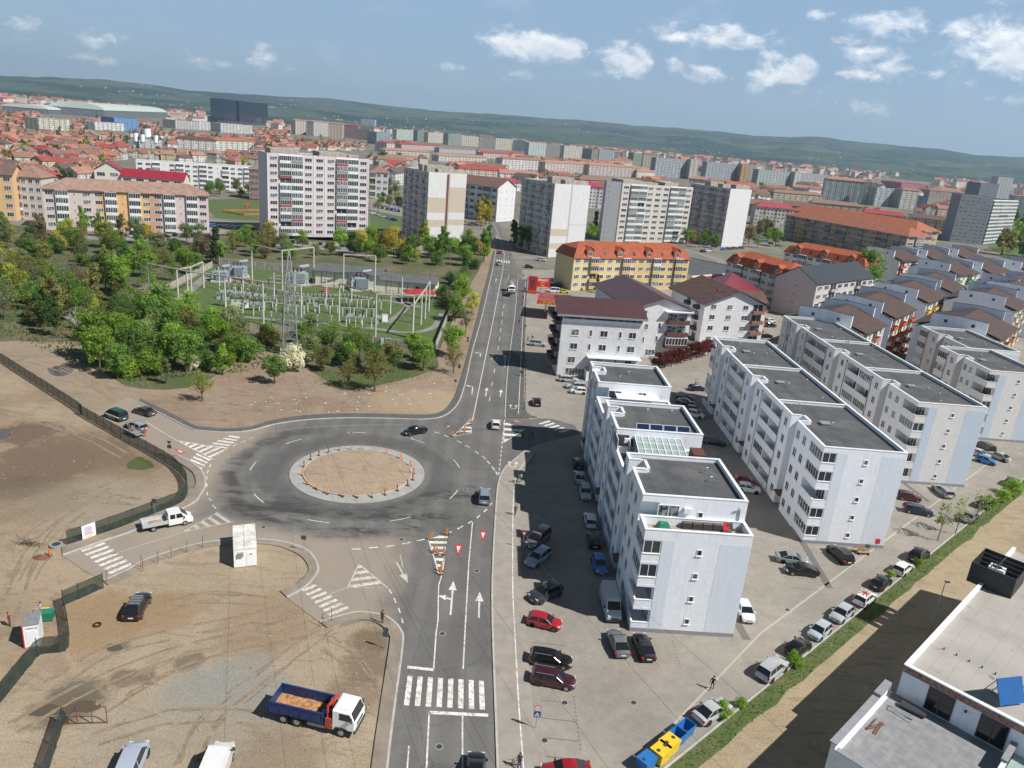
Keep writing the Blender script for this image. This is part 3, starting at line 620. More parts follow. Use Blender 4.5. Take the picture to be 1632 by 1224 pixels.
for q,n in(([(1071,1022),(1085,1068)],9),([(1038,1030),(1050,1066)],8),([(914,1110),(926,1200)],14),([(1220,874),(1275,878)],9),([(1250,920),(1305,924)],8),([(1262,938),(1308,941)],8),([(1212,862),(1250,848)],8),([(1562,745),(1595,748)],7)):
 b_=bay(q,.16,n);bm_.add(b_.v,b_.f,0)
struct(bm_.build('parking_bay_lines',simple('dark_paver',(.15,.145,.135),.9,var=.2)))
struct(MB().strip(gl([(1275,858),(1322,938)]),1.0,.056).add(*(lambda m:(m.v,m.f))(MB().strip(gl([(1170,985),(1190,1020)]),1.0,.056))).add(*(lambda m:(m.v,m.f))(MB().strip(gl([(1440,770),(1480,800)]),.9,.056))).build('drain_channel',simple('dark_channel',(.14,.135,.13),.9,var=.15)))
struct(MB().strip(gl([(1040,1190),(1212,1010),(1400,870),(1600,720)]),.25,.056).build('gutter_strip',simple('pale_gutter',(.40,.37,.33),.9)))
CACHE={}
def win_mesh(w,h,bars):
 k=('win',round(w,2),round(h,2),bars)
 if k not in CACHE:
  f=MB();t=.07
  f.box(-w/2,-.06,0,w/2,.02,t);f.box(-w/2,-.06,h-t,w/2,.02,h);f.box(-w/2,-.06,t,-w/2+t,.02,h-t);f.box(w/2-t,-.06,t,w/2,.02,h-t)
  for i in range(1,bars):x=-w/2+w*i/bars;f.box(x-.035,-.055,t,x+.035,.02,h-t)
  f.box(-w/2-.08,-.14,-.06,w/2+.08,0.0,0)
  p=MB().quad((-w/2+t,-.025,t),(w/2-t,-.025,t),(w/2-t,-.025,h-t),(-w/2+t,-.025,h-t))
  one=MB();one.v=f.v+p.v;one.f=f.f+[[i+len(f.v)for i in q]for q in p.f];one.m=[0]*len(f.f)+[1]
  CACHE[k]=(f.mesh('window_frame',FRAME),p.mesh('pane',GLASS),one.mesh('window',[FRAME,GLASS]))
 return CACHE[k]
ROT={'f':0.0,'l':-math.pi/2,'r':math.pi/2,'b':math.pi}
def window(parent,face,x,y,z,w=1.4,h=1.4,bars=2,pane=False):
 f,p,one=win_mesh(w,h,bars)
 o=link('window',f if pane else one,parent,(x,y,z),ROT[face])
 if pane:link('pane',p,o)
 return o
def balc_mesh(kind,w,h,d):
 k=('balc',kind,round(w,2),round(h,2),d)
 if k not in CACHE:
  m=MB();a=w/2
  m.box(-a,-d,0,a,0,.16,3)
  m.box(-a,-d-.04,.0,a,-d+.06,1.0,0);m.box(-a-.02,-d+.06,.0,-a+.08,0,1.0,0);m.box(a-.08,-d+.06,0,a+.02,0,1.0,0)
  if kind=='b':
   n=max(3,int(w/.8));top=h-.12
   m.quad((-a,-d,1.0),(a,-d,1.0),(a,-d,top),(-a,-d,top),1);m.quad((-a,0,1.0),(-a,-d,1.0),(-a,-d,top),(-a,0,top),1);m.quad((a,-d,1.0),(a,0,1.0),(a,0,top),(a,-d,top),1)
   for i in range(n+1):x=-a+w*i/n;m.box(x-.045,-d-.05,1.0,x+.045,-d-.002,top,2)
   m.box(-a,-d-.06,1.0,a,-d-.002,1.08,2);m.box(-a-.03,-d-.06,top,a+.03,0,h,3)
  else:
   m.quad((-a+.3,-.02,.2),(a-.3,-.02,.2),(a-.3,-.02,h-.35),(-a+.3,-.02,h-.35),1)
   m.box(-.06,-.06,.2,.06,-.025,h-.35,2)
  CACHE[k]=m.mesh('balcony',[OBJ_MATT,GLASS,FRAME,WHITE_WALL])
 return CACHE[k]
def balcony(parent,face,x,y,z,w,h,kind,color,d=.9):
 return link('balcony',balc_mesh(kind,w,h,d),parent,(x,y,z),ROT[face],color)
def place_row(root,face,Wd,Dp,pattern,floors,z0,fh,rnd,balcol,wcol=None,x_off=0.0,length=None,bd=.9):
 full=length if length is not None else(Wd if face in 'fb' else Dp)
 n=len(pattern);bw=full/n
 for fl in range(floors):
  z=z0+fl*fh
  for i,ch in enumerate(pattern):
   if ch=='.':continue
   t=x_off+(i+.5)*bw
   x,y=(t,0)if face=='f' else((0,t)if face=='l' else((Wd,t)if face=='r' else(t,Dp)))
   if ch=='w':window(root,face,x,y,z+fh*.3,bw*.62,fh*.5,2 if bw<3.4 else 3)
   elif ch=='s':window(root,face,x,y,z+1.0,.7,.8,1)
   elif ch in 'bo':
    k='o' if ch=='o' or rnd.random()<.14 else 'b'
    balcony(root,face,x,y,z+.05,bw*.97,fh-.08,k,rnd.choice(balcol),bd)
def gable_roof(m,x0,y0,x1,y1,z,h,over,along='x',hip=0.0,mi=0,t=.22):
 """pitched roof shell with real thickness; hip = inset of the ridge ends"""
 x0-=over;x1+=over;y0-=over;y1+=over
 if along=='x':r0,r1=(x0+hip,(y0+y1)/2),(x1-hip,(y0+y1)/2)
 else:r0,r1=((x0+x1)/2,y0+hip),((x0+x1)/2,y1-hip)
 b=[(x0,y0,z),(x1,y0,z),(x1,y1,z),(x0,y1,z)];R_=[(*r0,z+h),(*r1,z+h)]
 up=[(p[0],p[1],p[2]+t)for p in b+R_];lo=b+[(p[0],p[1],p[2])for p in R_]
 if along=='x':tf=[(0,1,5,4),(1,2,5),(2,3,4,5),(3,0,4)]
 else:tf=[(0,1,4),(1,2,5,4),(2,3,5),(3,0,4,5)]
 if not hip:tf=[f for f in tf if len(f)==4]
 m.add(up,tf,mi);m.add(lo,[f[::-1]for f in tf],mi)
 m.add(b+up[:4],[(i,(i+1)%4,4+(i+1)%4,4+i)for i in range(4)]if hip else([(0,1,5,4),(2,3,7,6)]if along=='x' else[(1,2,6,5),(3,0,4,7)]),mi)
 if not hip:
  for(i,j,k)in(((0,3,4),(1,2,5))if along=='x' else((0,1,4),(3,2,5))):
   for a_,b_ in((i,k),(k,j)):m.quad(lo[a_],lo[b_],up[b_],up[a_],mi)
def gable_ends(m,x0,y0,x1,y1,z,h,along='x',mi=0):
 if along=='x':
  ym=(y0+y1)/2;m.add([(x0,y0,z),(x0,y1,z),(x0,ym,z+h)],[(0,2,1)],mi);m.add([(x1,y0,z),(x1,y1,z),(x1,ym,z+h)],[(0,1,2)],mi)
 else:
  xm=(x0+x1)/2;m.add([(x0,y0,z),(x1,y0,z),(xm,y0,z+h)],[(0,1,2)],mi);m.add([(x0,y1,z),(x1,y1,z),(xm,y1,z+h)],[(0,2,1)],mi)
LAND=[]
def block(name,label,cat,A,B,depth,H,wcol,group=None,floors=5,front='',left='',right='',roof='flat',rcol=(.3,.18,.13),rh=3.0,over=.6,balcol=((.72,.74,.75),),z0=.6,fh=None,wmat=None,rmat=None,extra=None,clear=True,bd=.9,hip=None,boxes=()):
 A,B=Vector(A[:2]),Vector(B[:2]);d=B-A;W=d.length;rz=math.atan2(d.y,d.x)
 r=thing(name,(A.x,A.y,0),rz,label,cat,group,color=wcol);rnd=random.Random(len(THINGS))
 fh=fh or(H-z0)/floors
 par=.7 if roof=='flat' else 0
 m=MB().box(0,0,0,W,depth,H+par)
 if roof in('gablex','gabley'):gable_ends(m,0,0,W,depth,H,rh,roof[-1])
 if roof=='flat':
  m=MB().box(0,0,0,W,depth,H)
  for a in((0,0,W,.25),(0,depth-.25,W,depth),(0,.25,.25,depth-.25),(W-.25,.25,W,depth-.25)):m.box(a[0],a[1],H,a[2],a[3],H+par)
 wmat=wmat or(OBJ_MATT if(front or left)else FACADE)
 m.build('wall',wmat,r)
 if roof=='flat':
  MB().prism([(.25,.25),(W-.25,.25),(W-.25,depth-.25),(.25,depth-.25)],H,H+.06).build('roof',MEMBRANE if rmat is None else rmat,r,color=rcol)
 else:
  q=MB()
  if roof=='hip':gable_roof(q,0,0,W,depth,H,rh,over,'x' if W>depth else 'y',hip=hip if hip is not None else min(W,depth)*.5)
  elif roof in('gablex','gabley'):gable_roof(q,0,0,W,depth,H,rh,over,roof[-1])
  q.build('roof',rmat or OBJ_TILE,r,color=rcol)
 for bx in boxes:
  MB().box(W*bx[0],depth*bx[1],H+.06,W*bx[2],depth*bx[3],H+bx[4]).build('roof_room',CONC_WARM,r)
 for face,pat in(('f',front),('l',left),('r',right)):
  if pat:place_row(r,face,W,depth,pat,floors,z0,fh,rnd,balcol,bd=bd)
 if extra:extra(r,W,depth,H)
 if clear:
  c=[proj((*(A+d*t+Vector((-d.y,d.x)).normalized()*e),z))for t in(0,1)for e in(0,depth)for z in(0,H)]
  c=[q for q in c if q[0]>-5000]
  if c:LAND.append((min(q[0]for q in c),min(q[1]for q in c),max(q[0]for q in c),max(q[1]for q in c),name,label))
 return r
def corner_px(a,topy,xl,xr,ang):
 """footprint from the near corner's foot, the roof line there and the picture columns of the two far roof corners"""
 A=Vector(g2(*a));H=height_at(a[0],a[1],a[0],topy);out=[]
 for d,X,s in((Vector((math.cos(ang),math.sin(ang))),xr,1),(Vector((-math.sin(ang),math.cos(ang))),xl,-1)):
  lo,hi=0,200
  for _ in range(40):
   w=(lo+hi)/2;q=A+d*w
   if(proj((q.x,q.y,H))[0]-X)*s<0:lo=w
   else:hi=w
  out.append((lo,d))
 return A,A+out[0][1]*out[0][0],out[1][0],H
def cblock(name,label,cat,a,topy,xl,xr,wcol,ang=31,**k):
 A,B,D,H=corner_px(a,topy,xl,xr,rad(ang));return block(name,label,cat,A,B,D,H,wcol,**k)
def pxblock(name,label,cat,a,b,top,depth,wcol,**k):
 """block whose front base line runs between picture points a and b and whose roof line stands at picture height top above a"""
 H=height_at(a[0],a[1],a[0],top)
 return block(name,label,cat,g2(*a),g2(*b),depth,H,wcol,**k)
def estate_row(label,o,rot,W,L,prof,notches,wall,band,front_on=True,dividers=(),corner=4.6,fh=3.05,end_bands=True,seed=1):
 rnd=random.Random(seed)
 r=thing('apartment_row',(o[0],o[1],0),rot,label,'apartment block','rows of white flat-roofed apartment blocks');SK=1.9
 cw=2.1
 m=MB();par=MB();cop=MB();mem=MB()
 solid=[]
 y=corner;ns=list(notches);log=[]
 edges=[corner]+[v for nn in ns for v in(nn,nn+2.5)]+[L]
 spans=[(edges[i],edges[i+1])for i in range(0,len(edges),2)]
 wins=[]
 for i,(a,b)in enumerate(spans):
  if i==0:wins+=[a+(b-a)*.35,a+(b-a)*.78]if b-a>3.6 else[(a+b)/2];continue
  if i==len(spans)-1 and b-a<9:wins+=[a+1.6];log.append((b-3.6,b-.0));continue
  wins+=[a+1.7,b-2.0];log.append((a+4.2,b-4.4))
 for(ya,yb,H,tz)in prof:
  def bx(x0,y0,x1,y1,z0=0.0,z1=H):
   y0,y1=max(y0,ya),min(y1,yb)
   if y1-y0>.01:m.box(x0,y0,z0,x1,y1,z1)
  bx(SK,corner,W,L);bx(cw,0,W,corner)
  cuts=sorted(log);y=corner
  for(a,b)in spans:
   yy=a
   for(c,d)in cuts:
    if c>=a-.01 and d<=b+.01:bx(0,yy,SK,c);yy=d
   bx(0,yy,SK,b)
  nf=int(round((H-.3)/fh))
  for(c,d)in cuts+[(0,corner)]:
   for f in range(nf+1):
    zz=f*fh+.3
    bx(0,c,SK if(c,d)!=(0,corner)else cw,d,(zz-.3)if f else 0,zz if f<nf else H)
   mid=(c+d)/2
   if d-c>6:bx(0,mid-.12,SK,mid+.12,.3,H-.01)
  out=[(0,ya)]if True else[]
  pts=[]
  for nn in ns:
   if ya<nn and nn+2.5<yb:pts+=[(0,nn),(SK,nn),(SK,nn+2.5),(0,nn+2.5)]
  poly=[(0,ya)]+pts+[(0,yb),(W,yb),(W,ya)]
  ph=.55 if tz==0 else 1.0
  mem.prism([(max(x,.05)if x<SK else x,q)for x,q in poly],None,H+.03)
  loop=poly+poly[:1]
  ins=[]
  for(p,q)in zip(loop,loop[1:]):
   x0,x1,y0,y1=min(p[0],q[0]),max(p[0],q[0]),min(p[1],q[1]),max(p[1],q[1])
   t=.28
   if x1-x0<.01:
    sgn=1 if x0<W/2 else-1
    par.box(x0 if sgn>0 else x0-t,y0,H,x0+t if sgn>0 else x0,y1,H+ph);cop.box(x0-.05 if sgn>0 else x0-t-.05,y0-.05,H+ph,x0+t+.05 if sgn>0 else x0+.05,y1+.05,H+ph+.07)
   else:
    if y0 in(ya,)or any(abs(y0-n-2.5)<.01 for n in ns):a0,a1=y0,y0+t
    else:a0,a1=y0-t,y0
    par.box(x0+(.28 if x0==0 else 0),a0,H,x1-(.28 if x1==W else 0),a1,H+ph);cop.box(x0+.33,a0-.05,H+ph,x1-.33,a1+.05,H+ph+.068)
 m.build('wall',wall,r);par.build('parapet',wall,r);mem.build('roof',MEMBRANE,r);cop.build('coping',COPING,r)
 for dv in dividers:
  H=[p for p in prof if p[0]<=dv<=p[1]][0][2];MB().box(.3,dv-.15,H,W-.3,dv+.15,H+.5).box(.3,dv-.22,H+.5,W-.3,dv+.22,H+.57).build('coping',COPING,r)
 def Hat(y):return[p for p in prof if p[0]-.01<=y<=p[1]+.01][0][2]
 for y in wins:
  for f in range(int(round((Hat(y)-.3)/fh))):window(r,'l',0,y,.3+f*fh+.95,1.25,1.4,2,pane=True)
 pm={}
 for(c,d)in log:
  halves=[(c,(c+d)/2-.12),((c+d)/2+.12,d)]if d-c>6 else[(c,d)]
  for(a,b)in halves:
   w=b-a
   if w not in pm:pm[w]=MB().box(-w/2,.02,0,w/2,.14,1.0).box(-w/2,-.03,1.0,w/2,.18,1.05).mesh('balcony_parapet',wall)
   for f in range(int(round((Hat((a+b)/2)-.3)/fh))):
    z=.3+f*fh
    link('balcony_parapet',pm[w],r,(0,(a+b)/2,z),ROT['l'])
    window(r,'l',SK,(a+b)/2,z+.05,w*.7,2.2,3,pane=True)
    if rnd.random()<.42:window(r,'l',.06,(a+b)/2,z+1.06,w-.06,fh-.3-1.08,max(3,int(w/.75)),pane=True)
 nf=int(round((prof[0][2]-.3)/fh))
 cp=MB().box(0,.02,0,.14,corner-.02,1.0).box(.14,.02,0,cw-.02,.14,1.0).box(-.03,-.03,1.0,cw,.18,1.05).box(-.03,.18,1.0,.18,corner-.02,1.05).mesh('balcony_parapet',wall)
 for f in range(nf):
  z=.3+f*fh;link('balcony_parapet',cp,r,(0,0,z))
  window(r,'l',cw,corner*.5,z+.1,2.6,2.15,3,pane=True)
  if rnd.random()<.35:
   window(r,'l',.08,corner*.5,z+1.06,corner-.2,fh-1.4,5,pane=True);window(r,'f',cw/2,.08,z+1.06,cw-.15,fh-1.4,2,pane=True)
 if end_bands:
  H0=prof[0][2]
  MB().box(cw+.02,-.012,.6,cw+1.5,0,H0-.25).build('paint_band',band,r);MB().box(W*.71,-.012,.6,W-.02,0,H0-.25).build('paint_band',band,r)
 for f in range(nf):window(r,'f',W*.53,0,.3+f*fh+1.15,.62,.75,1,pane=True)
 MB().box(-.05,-.05,0,W+.05,.0,.55).box(-.05,0,0,0,corner,.3).build('plinth',PLINTH,r)
 for nn in ns:
  MB().box(-.5,nn+.1,2.35,SK-.05,nn+2.4,2.5).build('canopy',BROWNWOOD,r);MB().box(SK-.06,nn+.5,.1,SK-.005,nn+1.9,2.25).build('door',BROWNWOOD,r)
  for f in range(1,nf):window(r,'l',SK,nn+1.25,f*fh+1.7,.9,1.1,1)
 for(ya,yb,H,tz)in prof:
  if tz:continue
  for k in range(max(2,int((yb-ya)/5))):
   x,y=rnd.uniform(3,W-2),rnd.uniform(ya+1,yb-1);h=rnd.uniform(.4,.9)
   v=MB().tube((x,y,H),(x,y,H+h),.07,n=6);v.tube((x,y,H+h),(x+.3,y+.1,H+h),.07,n=6);v.build('vent_pipe',STEEL,r)
 for nn in ns:
  H=Hat(nn)
  if not front_on:MB().box(SK+2,nn-.2,H,SK+3.3,nn+1,H+.35).box(SK+1.9,nn-.3,H+.35,SK+3.4,nn+1.1,H+.42).build('roof_hatch',simple_cached('hatch_sheet'),r)
 for(c,d)in log:
  for y in(c-.35,d+.35):
   if corner<y<L:MB().tube((-.09,y,.3),(-.09,y,Hat(y)-.1),.06,n=6).box(-.2,y-.13,Hat(y)-.35,-.0,y+.13,Hat(y)-.05).build('downpipe',RUST if wall is GREY_WALL else STEEL,r)
 LAND.append((880,480,1640,1020,'estate','estate'))
 return r
_sc={}
def simple_cached(n):
 if n not in _sc:_sc[n]=simple(n,(.33,.38,.38),.4,.3,var=.1)
 return _sc[n]
R1=estate_row('nearest white apartment row with three stepped roofs, terraces and a roof of solar panels',(16.3,75.2),rad(2.5),12.3,56.5,[(0,3.4,12.5,1),(3.4,15.4,15.55,0),(15.4,23.7,12.5,1),(23.7,35.6,15.55,0),(35.6,44.6,12.5,1),(44.6,56.5,15.55,0)],[10.8,30.3,50.8],WHITE_WALL,BAND,corner=4.2,seed=3)
R2=estate_row('long white apartment row with one level dark roof, second back from the main road',(45.2,100.4),rad(1.8),12.2,61.5,[(0,61.5,15.0,0)],[10.5,31.0,51.5],WHITE_WALL,BAND,front_on=False,dividers=(20.3,40.6),seed=5,fh=2.95)
R3=estate_row('greyish white apartment row with blue-grey end bands, third back from the main road',(71.3,126.2),rad(2.6),12.4,66,[(0,66,15.0,0)],[10.5,32.0,54.0],GREY_WALL,BAND2,front_on=False,dividers=(21,43),seed=8,fh=2.95)
R4=estate_row('greyish apartment block with pale blue end band, farthest right of the rows',(99.8,153.6),rad(2.2),12.4,19.5,[(0,19.5,15.0,0)],[9.5],GREY_WALL,BAND2,front_on=False,dividers=(),seed=9,fh=2.95)
R5=estate_row('greyish apartment block set back behind the farthest right row',(106.2,173.4),rad(2.2),12.4,21.5,[(0,21.5,15.0,0)],[10.5],GREY_WALL,BAND2,front_on=False,dividers=(),seed=12,fh=2.95)
def r1_details():
 r=R1
 window(r,'f',3.2,3.4,12.6,2.5,2.4,2,pane=True);window(r,'f',7.0,3.4,13.6,.6,.75,1,pane=True)
 for y0 in(23.7,44.6):
  window(r,'f',3.0,y0,12.7,2.2,2.1,2,pane=True);window(r,'f',7.6,y0,13.5,1.4,1.3,2,pane=True)
 for(x,y,w)in((5.4,3.35,.9),(8.6,44.55,.9),(1.6,23.6,.8)):
  a=MB().box(x-w/2,y-.35,14.2,x+w/2,y,14.85);a.build('air_conditioner',FRAME,r)
 MB().box(3.0,41.9,14.3,10.2,44.55,14.42).build('awning',FRAME,r)
 MB().tube((11.5,3.3,12.6),(11.5,3.3,15.0),.07).tube((11.5,3.3,15.0),(11.2,3.1,15.3),.09).build('downpipe',STEEL,r)
 f=MB();gq=MB();x0,x1,yb,yf,zb,zf=2.6,9.2,23.6,19.2,15.2,14.3
 gq.quad((x0,yf,zf),(x1,yf,zf),(x1,yb,zb),(x0,yb,zb))
 for i in range(8):x=x0+(x1-x0)*i/7;f.tube((x,yf,zf+.05),(x,yb,zb+.05),.07,n=4)
 for j in range(4):t=j/3;f.tube((x0,yf+(yb-yf)*t,zf+(zb-zf)*t+.05),(x1,yf+(yb-yf)*t,zf+(zb-zf)*t+.05),.06,n=4)
 fo=f.build('glass_roof',FRAME,r);gq.build('pane',GREENGLASS,fo)
 MB().box(x0+.2,yf+.2,12.6,x1-.2,yf+.35,14.2).build('terrace_wall',WHITE_WALL,r)
 MB().box(10.0,18.9,12.55,11.7,21.5,15.0).build('roof_shed',BROWNWOOD,r)
 MB().quad((x0-.1,yf,12.8),(x0-.1,yb,12.8),(x0-.1,yb,15.1),(x0-.1,yf,14.2)).build('glass_wall',GREENGLASS,r)
 for i in range(4):
  x=3.0+i*1.95
  p=MB().box(0,-.03,0,1.85,.03,1.05,1).box(.05,-.045,.05,1.8,-.031,1.0,0)
  o=p.build('photovoltaic_module',[PV,FRAME],None)
  w=R1 .location+Matrix.Rotation(rad(2.5),3,'Z')@Vector((x,24.75,15.68));o.location=w;o.rotation_euler=(rad(-35),0,rad(2.5))
  tag(o,'framed solar panel leaning on the middle roof of the nearest white row','solar panel','solar panels on the roof')
r1_details()
MIX=[(.70,.72,.73),(.72,.74,.75),(.60,.60,.60),(.68,.66,.62),(.33,.06,.05),(.25,.22,.2),(.30,.36,.34),(.62,.64,.66)]
DIRTY=[(.42,.42,.43),(.50,.50,.50),(.30,.30,.31),(.28,.08,.06),(.36,.30,.26),(.22,.22,.23),(.46,.40,.36)]
PINKW=(.62,.545,.54)
def piers(xs,col_mat,w=.5):
 def f(r,W,D,H):
  for t in xs:MB().box(W*t-w/2,-.16,0,W*t+w/2,0,H+.5).build('pier',col_mat,r)
 return f
PALE=simple('pale_panel',(.66,.66,.66),.85,var=.08,streak=.12)
BEIGE=simple('beige_panel',(.52,.44,.36),.85,var=.08)
def end_panels(spec,gap=None):
 """spec: (x0, x1, z0, z1, material) fractions of an end wall seen from the street"""
 def f(r,W,D,H):
  for(a,b,c,d,mt)in spec:MB().box(W*a,-.1,H*c,W*b,0,H*d).build('wall_panel',mt,r)
  if gap:MB().box(W*gap-.55,-.06,0,W*gap+.55,0,H).build('pipe_recess',RUST,r)
 return f
GREYP=simple('grey_panel',(.40,.40,.41),.88,var=.1,streak=.15)
cblock('tower_block','pinkish white tower block facing the substation, with eleven rows of windows','tower block',(428,377),246,411,588,PINKW,floors=11,front='wbbwwwbbw',left='.s..',balcol=MIX,fh=None,extra=piers((.003,.105,.335,.445,.555,.665,.775,.997),PALE),boxes=((.05,.2,.32,.8,2.6),(.52,.2,.8,.8,2.4),(.84,.4,.95,.8,1.6)),group='ten storey panel tower blocks')
cblock('tower_block','grey tower block whose beige and white end wall is split by a brown strip','tower block',(678,392),276,644,744,(.50,.49,.49),floors=11,left='wwbbwwobwwbbwwbw',bd=.3,balcol=DIRTY,extra=end_panels([(0,.46,0,.27,PALE),(0,.46,.27,.37,BEIGE),(0,.46,.37,.47,PALE),(0,.46,.47,.68,BEIGE),(0,.46,.68,1.02,PALE),(.56,1,0,.30,PALE),(.56,1,.30,.38,BEIGE),(.56,1,.38,.48,PALE),(.56,1,.48,.83,BEIGE),(.56,1,.83,1.02,PALE)],gap=.51),boxes=((.25,.02,.95,.14,2.2),(.1,.22,.8,.34,3.2),(.2,.55,.8,.7,3)),group='ten storey panel tower blocks')
cblock('tower_block','grey tower block with mostly blank white end wall behind the yellow block','tower block',(873,410),294,833,941,(.46,.46,.46),floors=11,left='wobwwbbwwobwwbbw',bd=.3,balcol=DIRTY,extra=end_panels([(0,.46,0,.12,PALE),(0,.46,.12,.2,BEIGE),(0,.46,.2,.3,PALE),(0,.46,.3,.4,BEIGE),(0,.46,.4,1.02,PALE),(.5,1,0,.46,PALE),(.5,1,.465,1.02,PALE)]),boxes=((.3,.02,.95,.16,2.4),(.2,.3,.8,.45,3.2)),group='ten storey panel tower blocks')
cblock('tower_block','cream tower block with open white balconies behind the orange roofed yellow block','tower block',(981,386),293,970,1105,(.56,.51,.46),floors=10,front='wbbwwwbbw',left='.s..',balcol=[(.66,.67,.66),(.68,.68,.66),(.20,.26,.23),(.62,.60,.56)],extra=piers((.12,.33,.44,.56,.67,.88),PALE),boxes=((.02,.1,.28,.9,2.6),(.32,.3,.55,.8,1.6),(.6,.1,.8,.9,2.4)),group='ten storey panel tower blocks')
cblock('tower_block','grey tower block with one entirely blank pale end wall, rightmost panel tower','tower block',(1149,393),301,1101,1198,(.44,.43,.44),floors=10,left='wobwwbobwwobwwbw',bd=.3,balcol=DIRTY,extra=end_panels([(0,1,0,1.02,PALE)]),boxes=((.3,.03,.95,.16,3),(.2,.3,.8,.42,2.6),(.2,.6,.8,.75,3)),group='ten storey panel tower blocks')
pxblock('stair_tower','blank grey stair wing at the side of the cream tower block','stair wing',(956,384),(979,386),289,14,(.42,.42,.44),floors=10,front='s.',group=None)
def bands_of(cols):
 def f(r,W,D,H):
  n=sum(k for k,c in cols);t=0
  for k,c in cols:link('wall_panel',MB().box(W*t/n+.02,-.015,0,W*(t+k)/n-.02,0,H).mesh('wall_panel',OBJ_MATT),r,color=c);t+=k
 return f
PK,OR,CR=(.60,.50,.48),(.70,.42,.19),(.58,.52,.45)
pxblock('apartment_block','long pink and orange five storey block with a brown hipped tile roof','apartment block',(74,366),(334,373),301,13,PK,floors=5,front='wbswwbsbwwbsbw',left='..',roof='hip',rcol=(.31,.20,.155),rh=4.2,over=.8,hip=9,balcol=[(.70,.72,.72),(.72,.73,.74),(.66,.68,.66)],extra=bands_of([(5,PK),(5.0,OR),(1.1,(.5,.3,.22)),(5,PK)]))
pxblock('apartment_block','orange walled block with dark roof at the left edge behind the trees','apartment block',(-60,347),(27,352),274,12,(.68,.45,.24),floors=5,front='wbwsw',left='',roof='gablex',rcol=(.16,.10,.09),rh=4,balcol=[(.66,.62,.58)])
pxblock('apartment_block','cream five storey block with brown tile roof between orange and pink blocks','apartment block',(27,349),(72,352),281,12,(.56,.51,.47),floors=5,front='bwww',roof='hip',rcol=(.29,.17,.13),rh=4.5,hip=5,balcol=[(.68,.69,.69),(.6,.36,.2)])
pxblock('apartment_block','long white four storey block with a flat roof behind the pink block','apartment block',(219,297),(412,306),257,12,(.66,.67,.66),floors=5,front='wwbswbwwbwsbwwbw',rcol=(.3,.2,.17),balcol=[(.70,.72,.71),(.68,.69,.7)])
pxblock('villa','low white building with a crimson metal roof, in front of the long white block','villa',(194,301),(294,308),281,14,(.64,.63,.58),floors=2,front='wwwww',roof='gablex',rcol=(.29,.024,.04),rh=4.5,rmat=SEAM)
pxblock('villa','narrow cream building with a crimson metal gable roof and grey side wall','villa',(152,298),(194,300),271,26,(.58,.56,.49),floors=2,front='ww',left='..',roof='gabley',rcol=(.29,.024,.04),rh=5,rmat=SEAM)
pxblock('apartment_block','white walled block with reddish balconies beside the left of the pinkish tower','apartment block',(398,318),(428,320),268,12,(.6,.56,.54),floors=5,front='bb',roof='hip',rcol=(.27,.15,.11),rh=3,hip=4,balcol=[(.4,.12,.1),(.66,.66,.66)])
BRN_T,PNK_T,RED_T,ORA_T,DRK_T=(.26,.145,.105),(.36,.19,.145),(.33,.055,.05),(.46,.14,.055),(.13,.085,.075)
pxblock('apartment_block','grey and white four storey block with brown roof between the first two towers','apartment block',(588,316),(618,318),274,30,(.5,.5,.5),floors=4,front='bww',left='wwbww',roof='hip',rcol=BRN_T,rh=4,hip=6,balcol=[(.6,.6,.58),(.6,.42,.2)])
pxblock('apartment_block','white gabled block with brown roof and dotted windows right of the grey tower','apartment block',(790,354),(818,352),299,46,(.64,.65,.66),floors=5,front='sss',left='wbwwbwwb',roof='gabley',rcol=(.17,.10,.085),rh=5,balcol=[(.6,.6,.6)])
def mansard(rcol,nd,dcol):
 def f(r,W,D,H):
  q=MB();o=.5;k=1.5
  b=[(-o,-o,H-.3),(W+o,-o,H-.3),(W+o,D+o,H-.3),(-o,D+o,H-.3)];t=[(k,k,H+3),(W-k,k,H+3),(W-k,D-k,H+3),(k,D-k,H+3)];rg=[(k+4,D/2,H+5),(W-k-4,D/2,H+5)]
  q.add(b+t+rg,[(0,1,5,4),(1,2,6,5),(2,3,7,6),(3,0,4,7),(4,5,9,8),(5,6,9),(6,7,8,9),(7,4,8),(3,2,1,0)])
  ro=link('roof',q.mesh('roof',OBJ_TILE),r,color=rcol)
  for i in range(nd):
   x=W*(i+.5)/nd;m=MB().box(x-1.5,-.25,H-.2,x+1.5,2.2,H+2.6,1);gable_ends(m,x-1.5,-.25,x+1.5,2.2,H+2.6,1.3,'y',1);gable_roof(m,x-1.5,-.25,x+1.5,3.4,H+2.6,1.35,.3,'y',0,0,.12)
   d=link('dormer',m.mesh('dormer',[OBJ_TILE,OBJ_MATT]),ro,color=rcol);window(d,'f',x,-.26,H+.5,1.8,1.7,3)
  for i in range(nd*2-1):
   x=W*(i+1.0)/(nd*2);
   if i%2:MB().quad((x-.45,.12,H+.75),(x+.45,.12,H+.75),(x+.45,.72,H+2.1),(x-.45,.72,H+2.1)).build('skylight',GLASS,ro)
 return f
YEL=(.66,.55,.29);YEO=(.60,.38,.13)
def yel_extra(r,W,D,H):
 bands_of([(4.2,YEL),(4.2,(.62,.46,.22))])(r,W,D,H);mansard((.35,.085,.035),4,YEL)(r,W,D,H)
block('apartment_block','yellow four storey block with a bright orange mansard roof and four dormers','apartment block',(18.9,281.5),(66.8,305.5),14,12.6,YEL,floors=4,front='wwbwwwbwwwbwwbw',left='s.s',roof='none',balcol=[YEO,(.66,.64,.58),(.62,.40,.10)],extra=yel_extra)
TEAL=(.52,.62,.62)
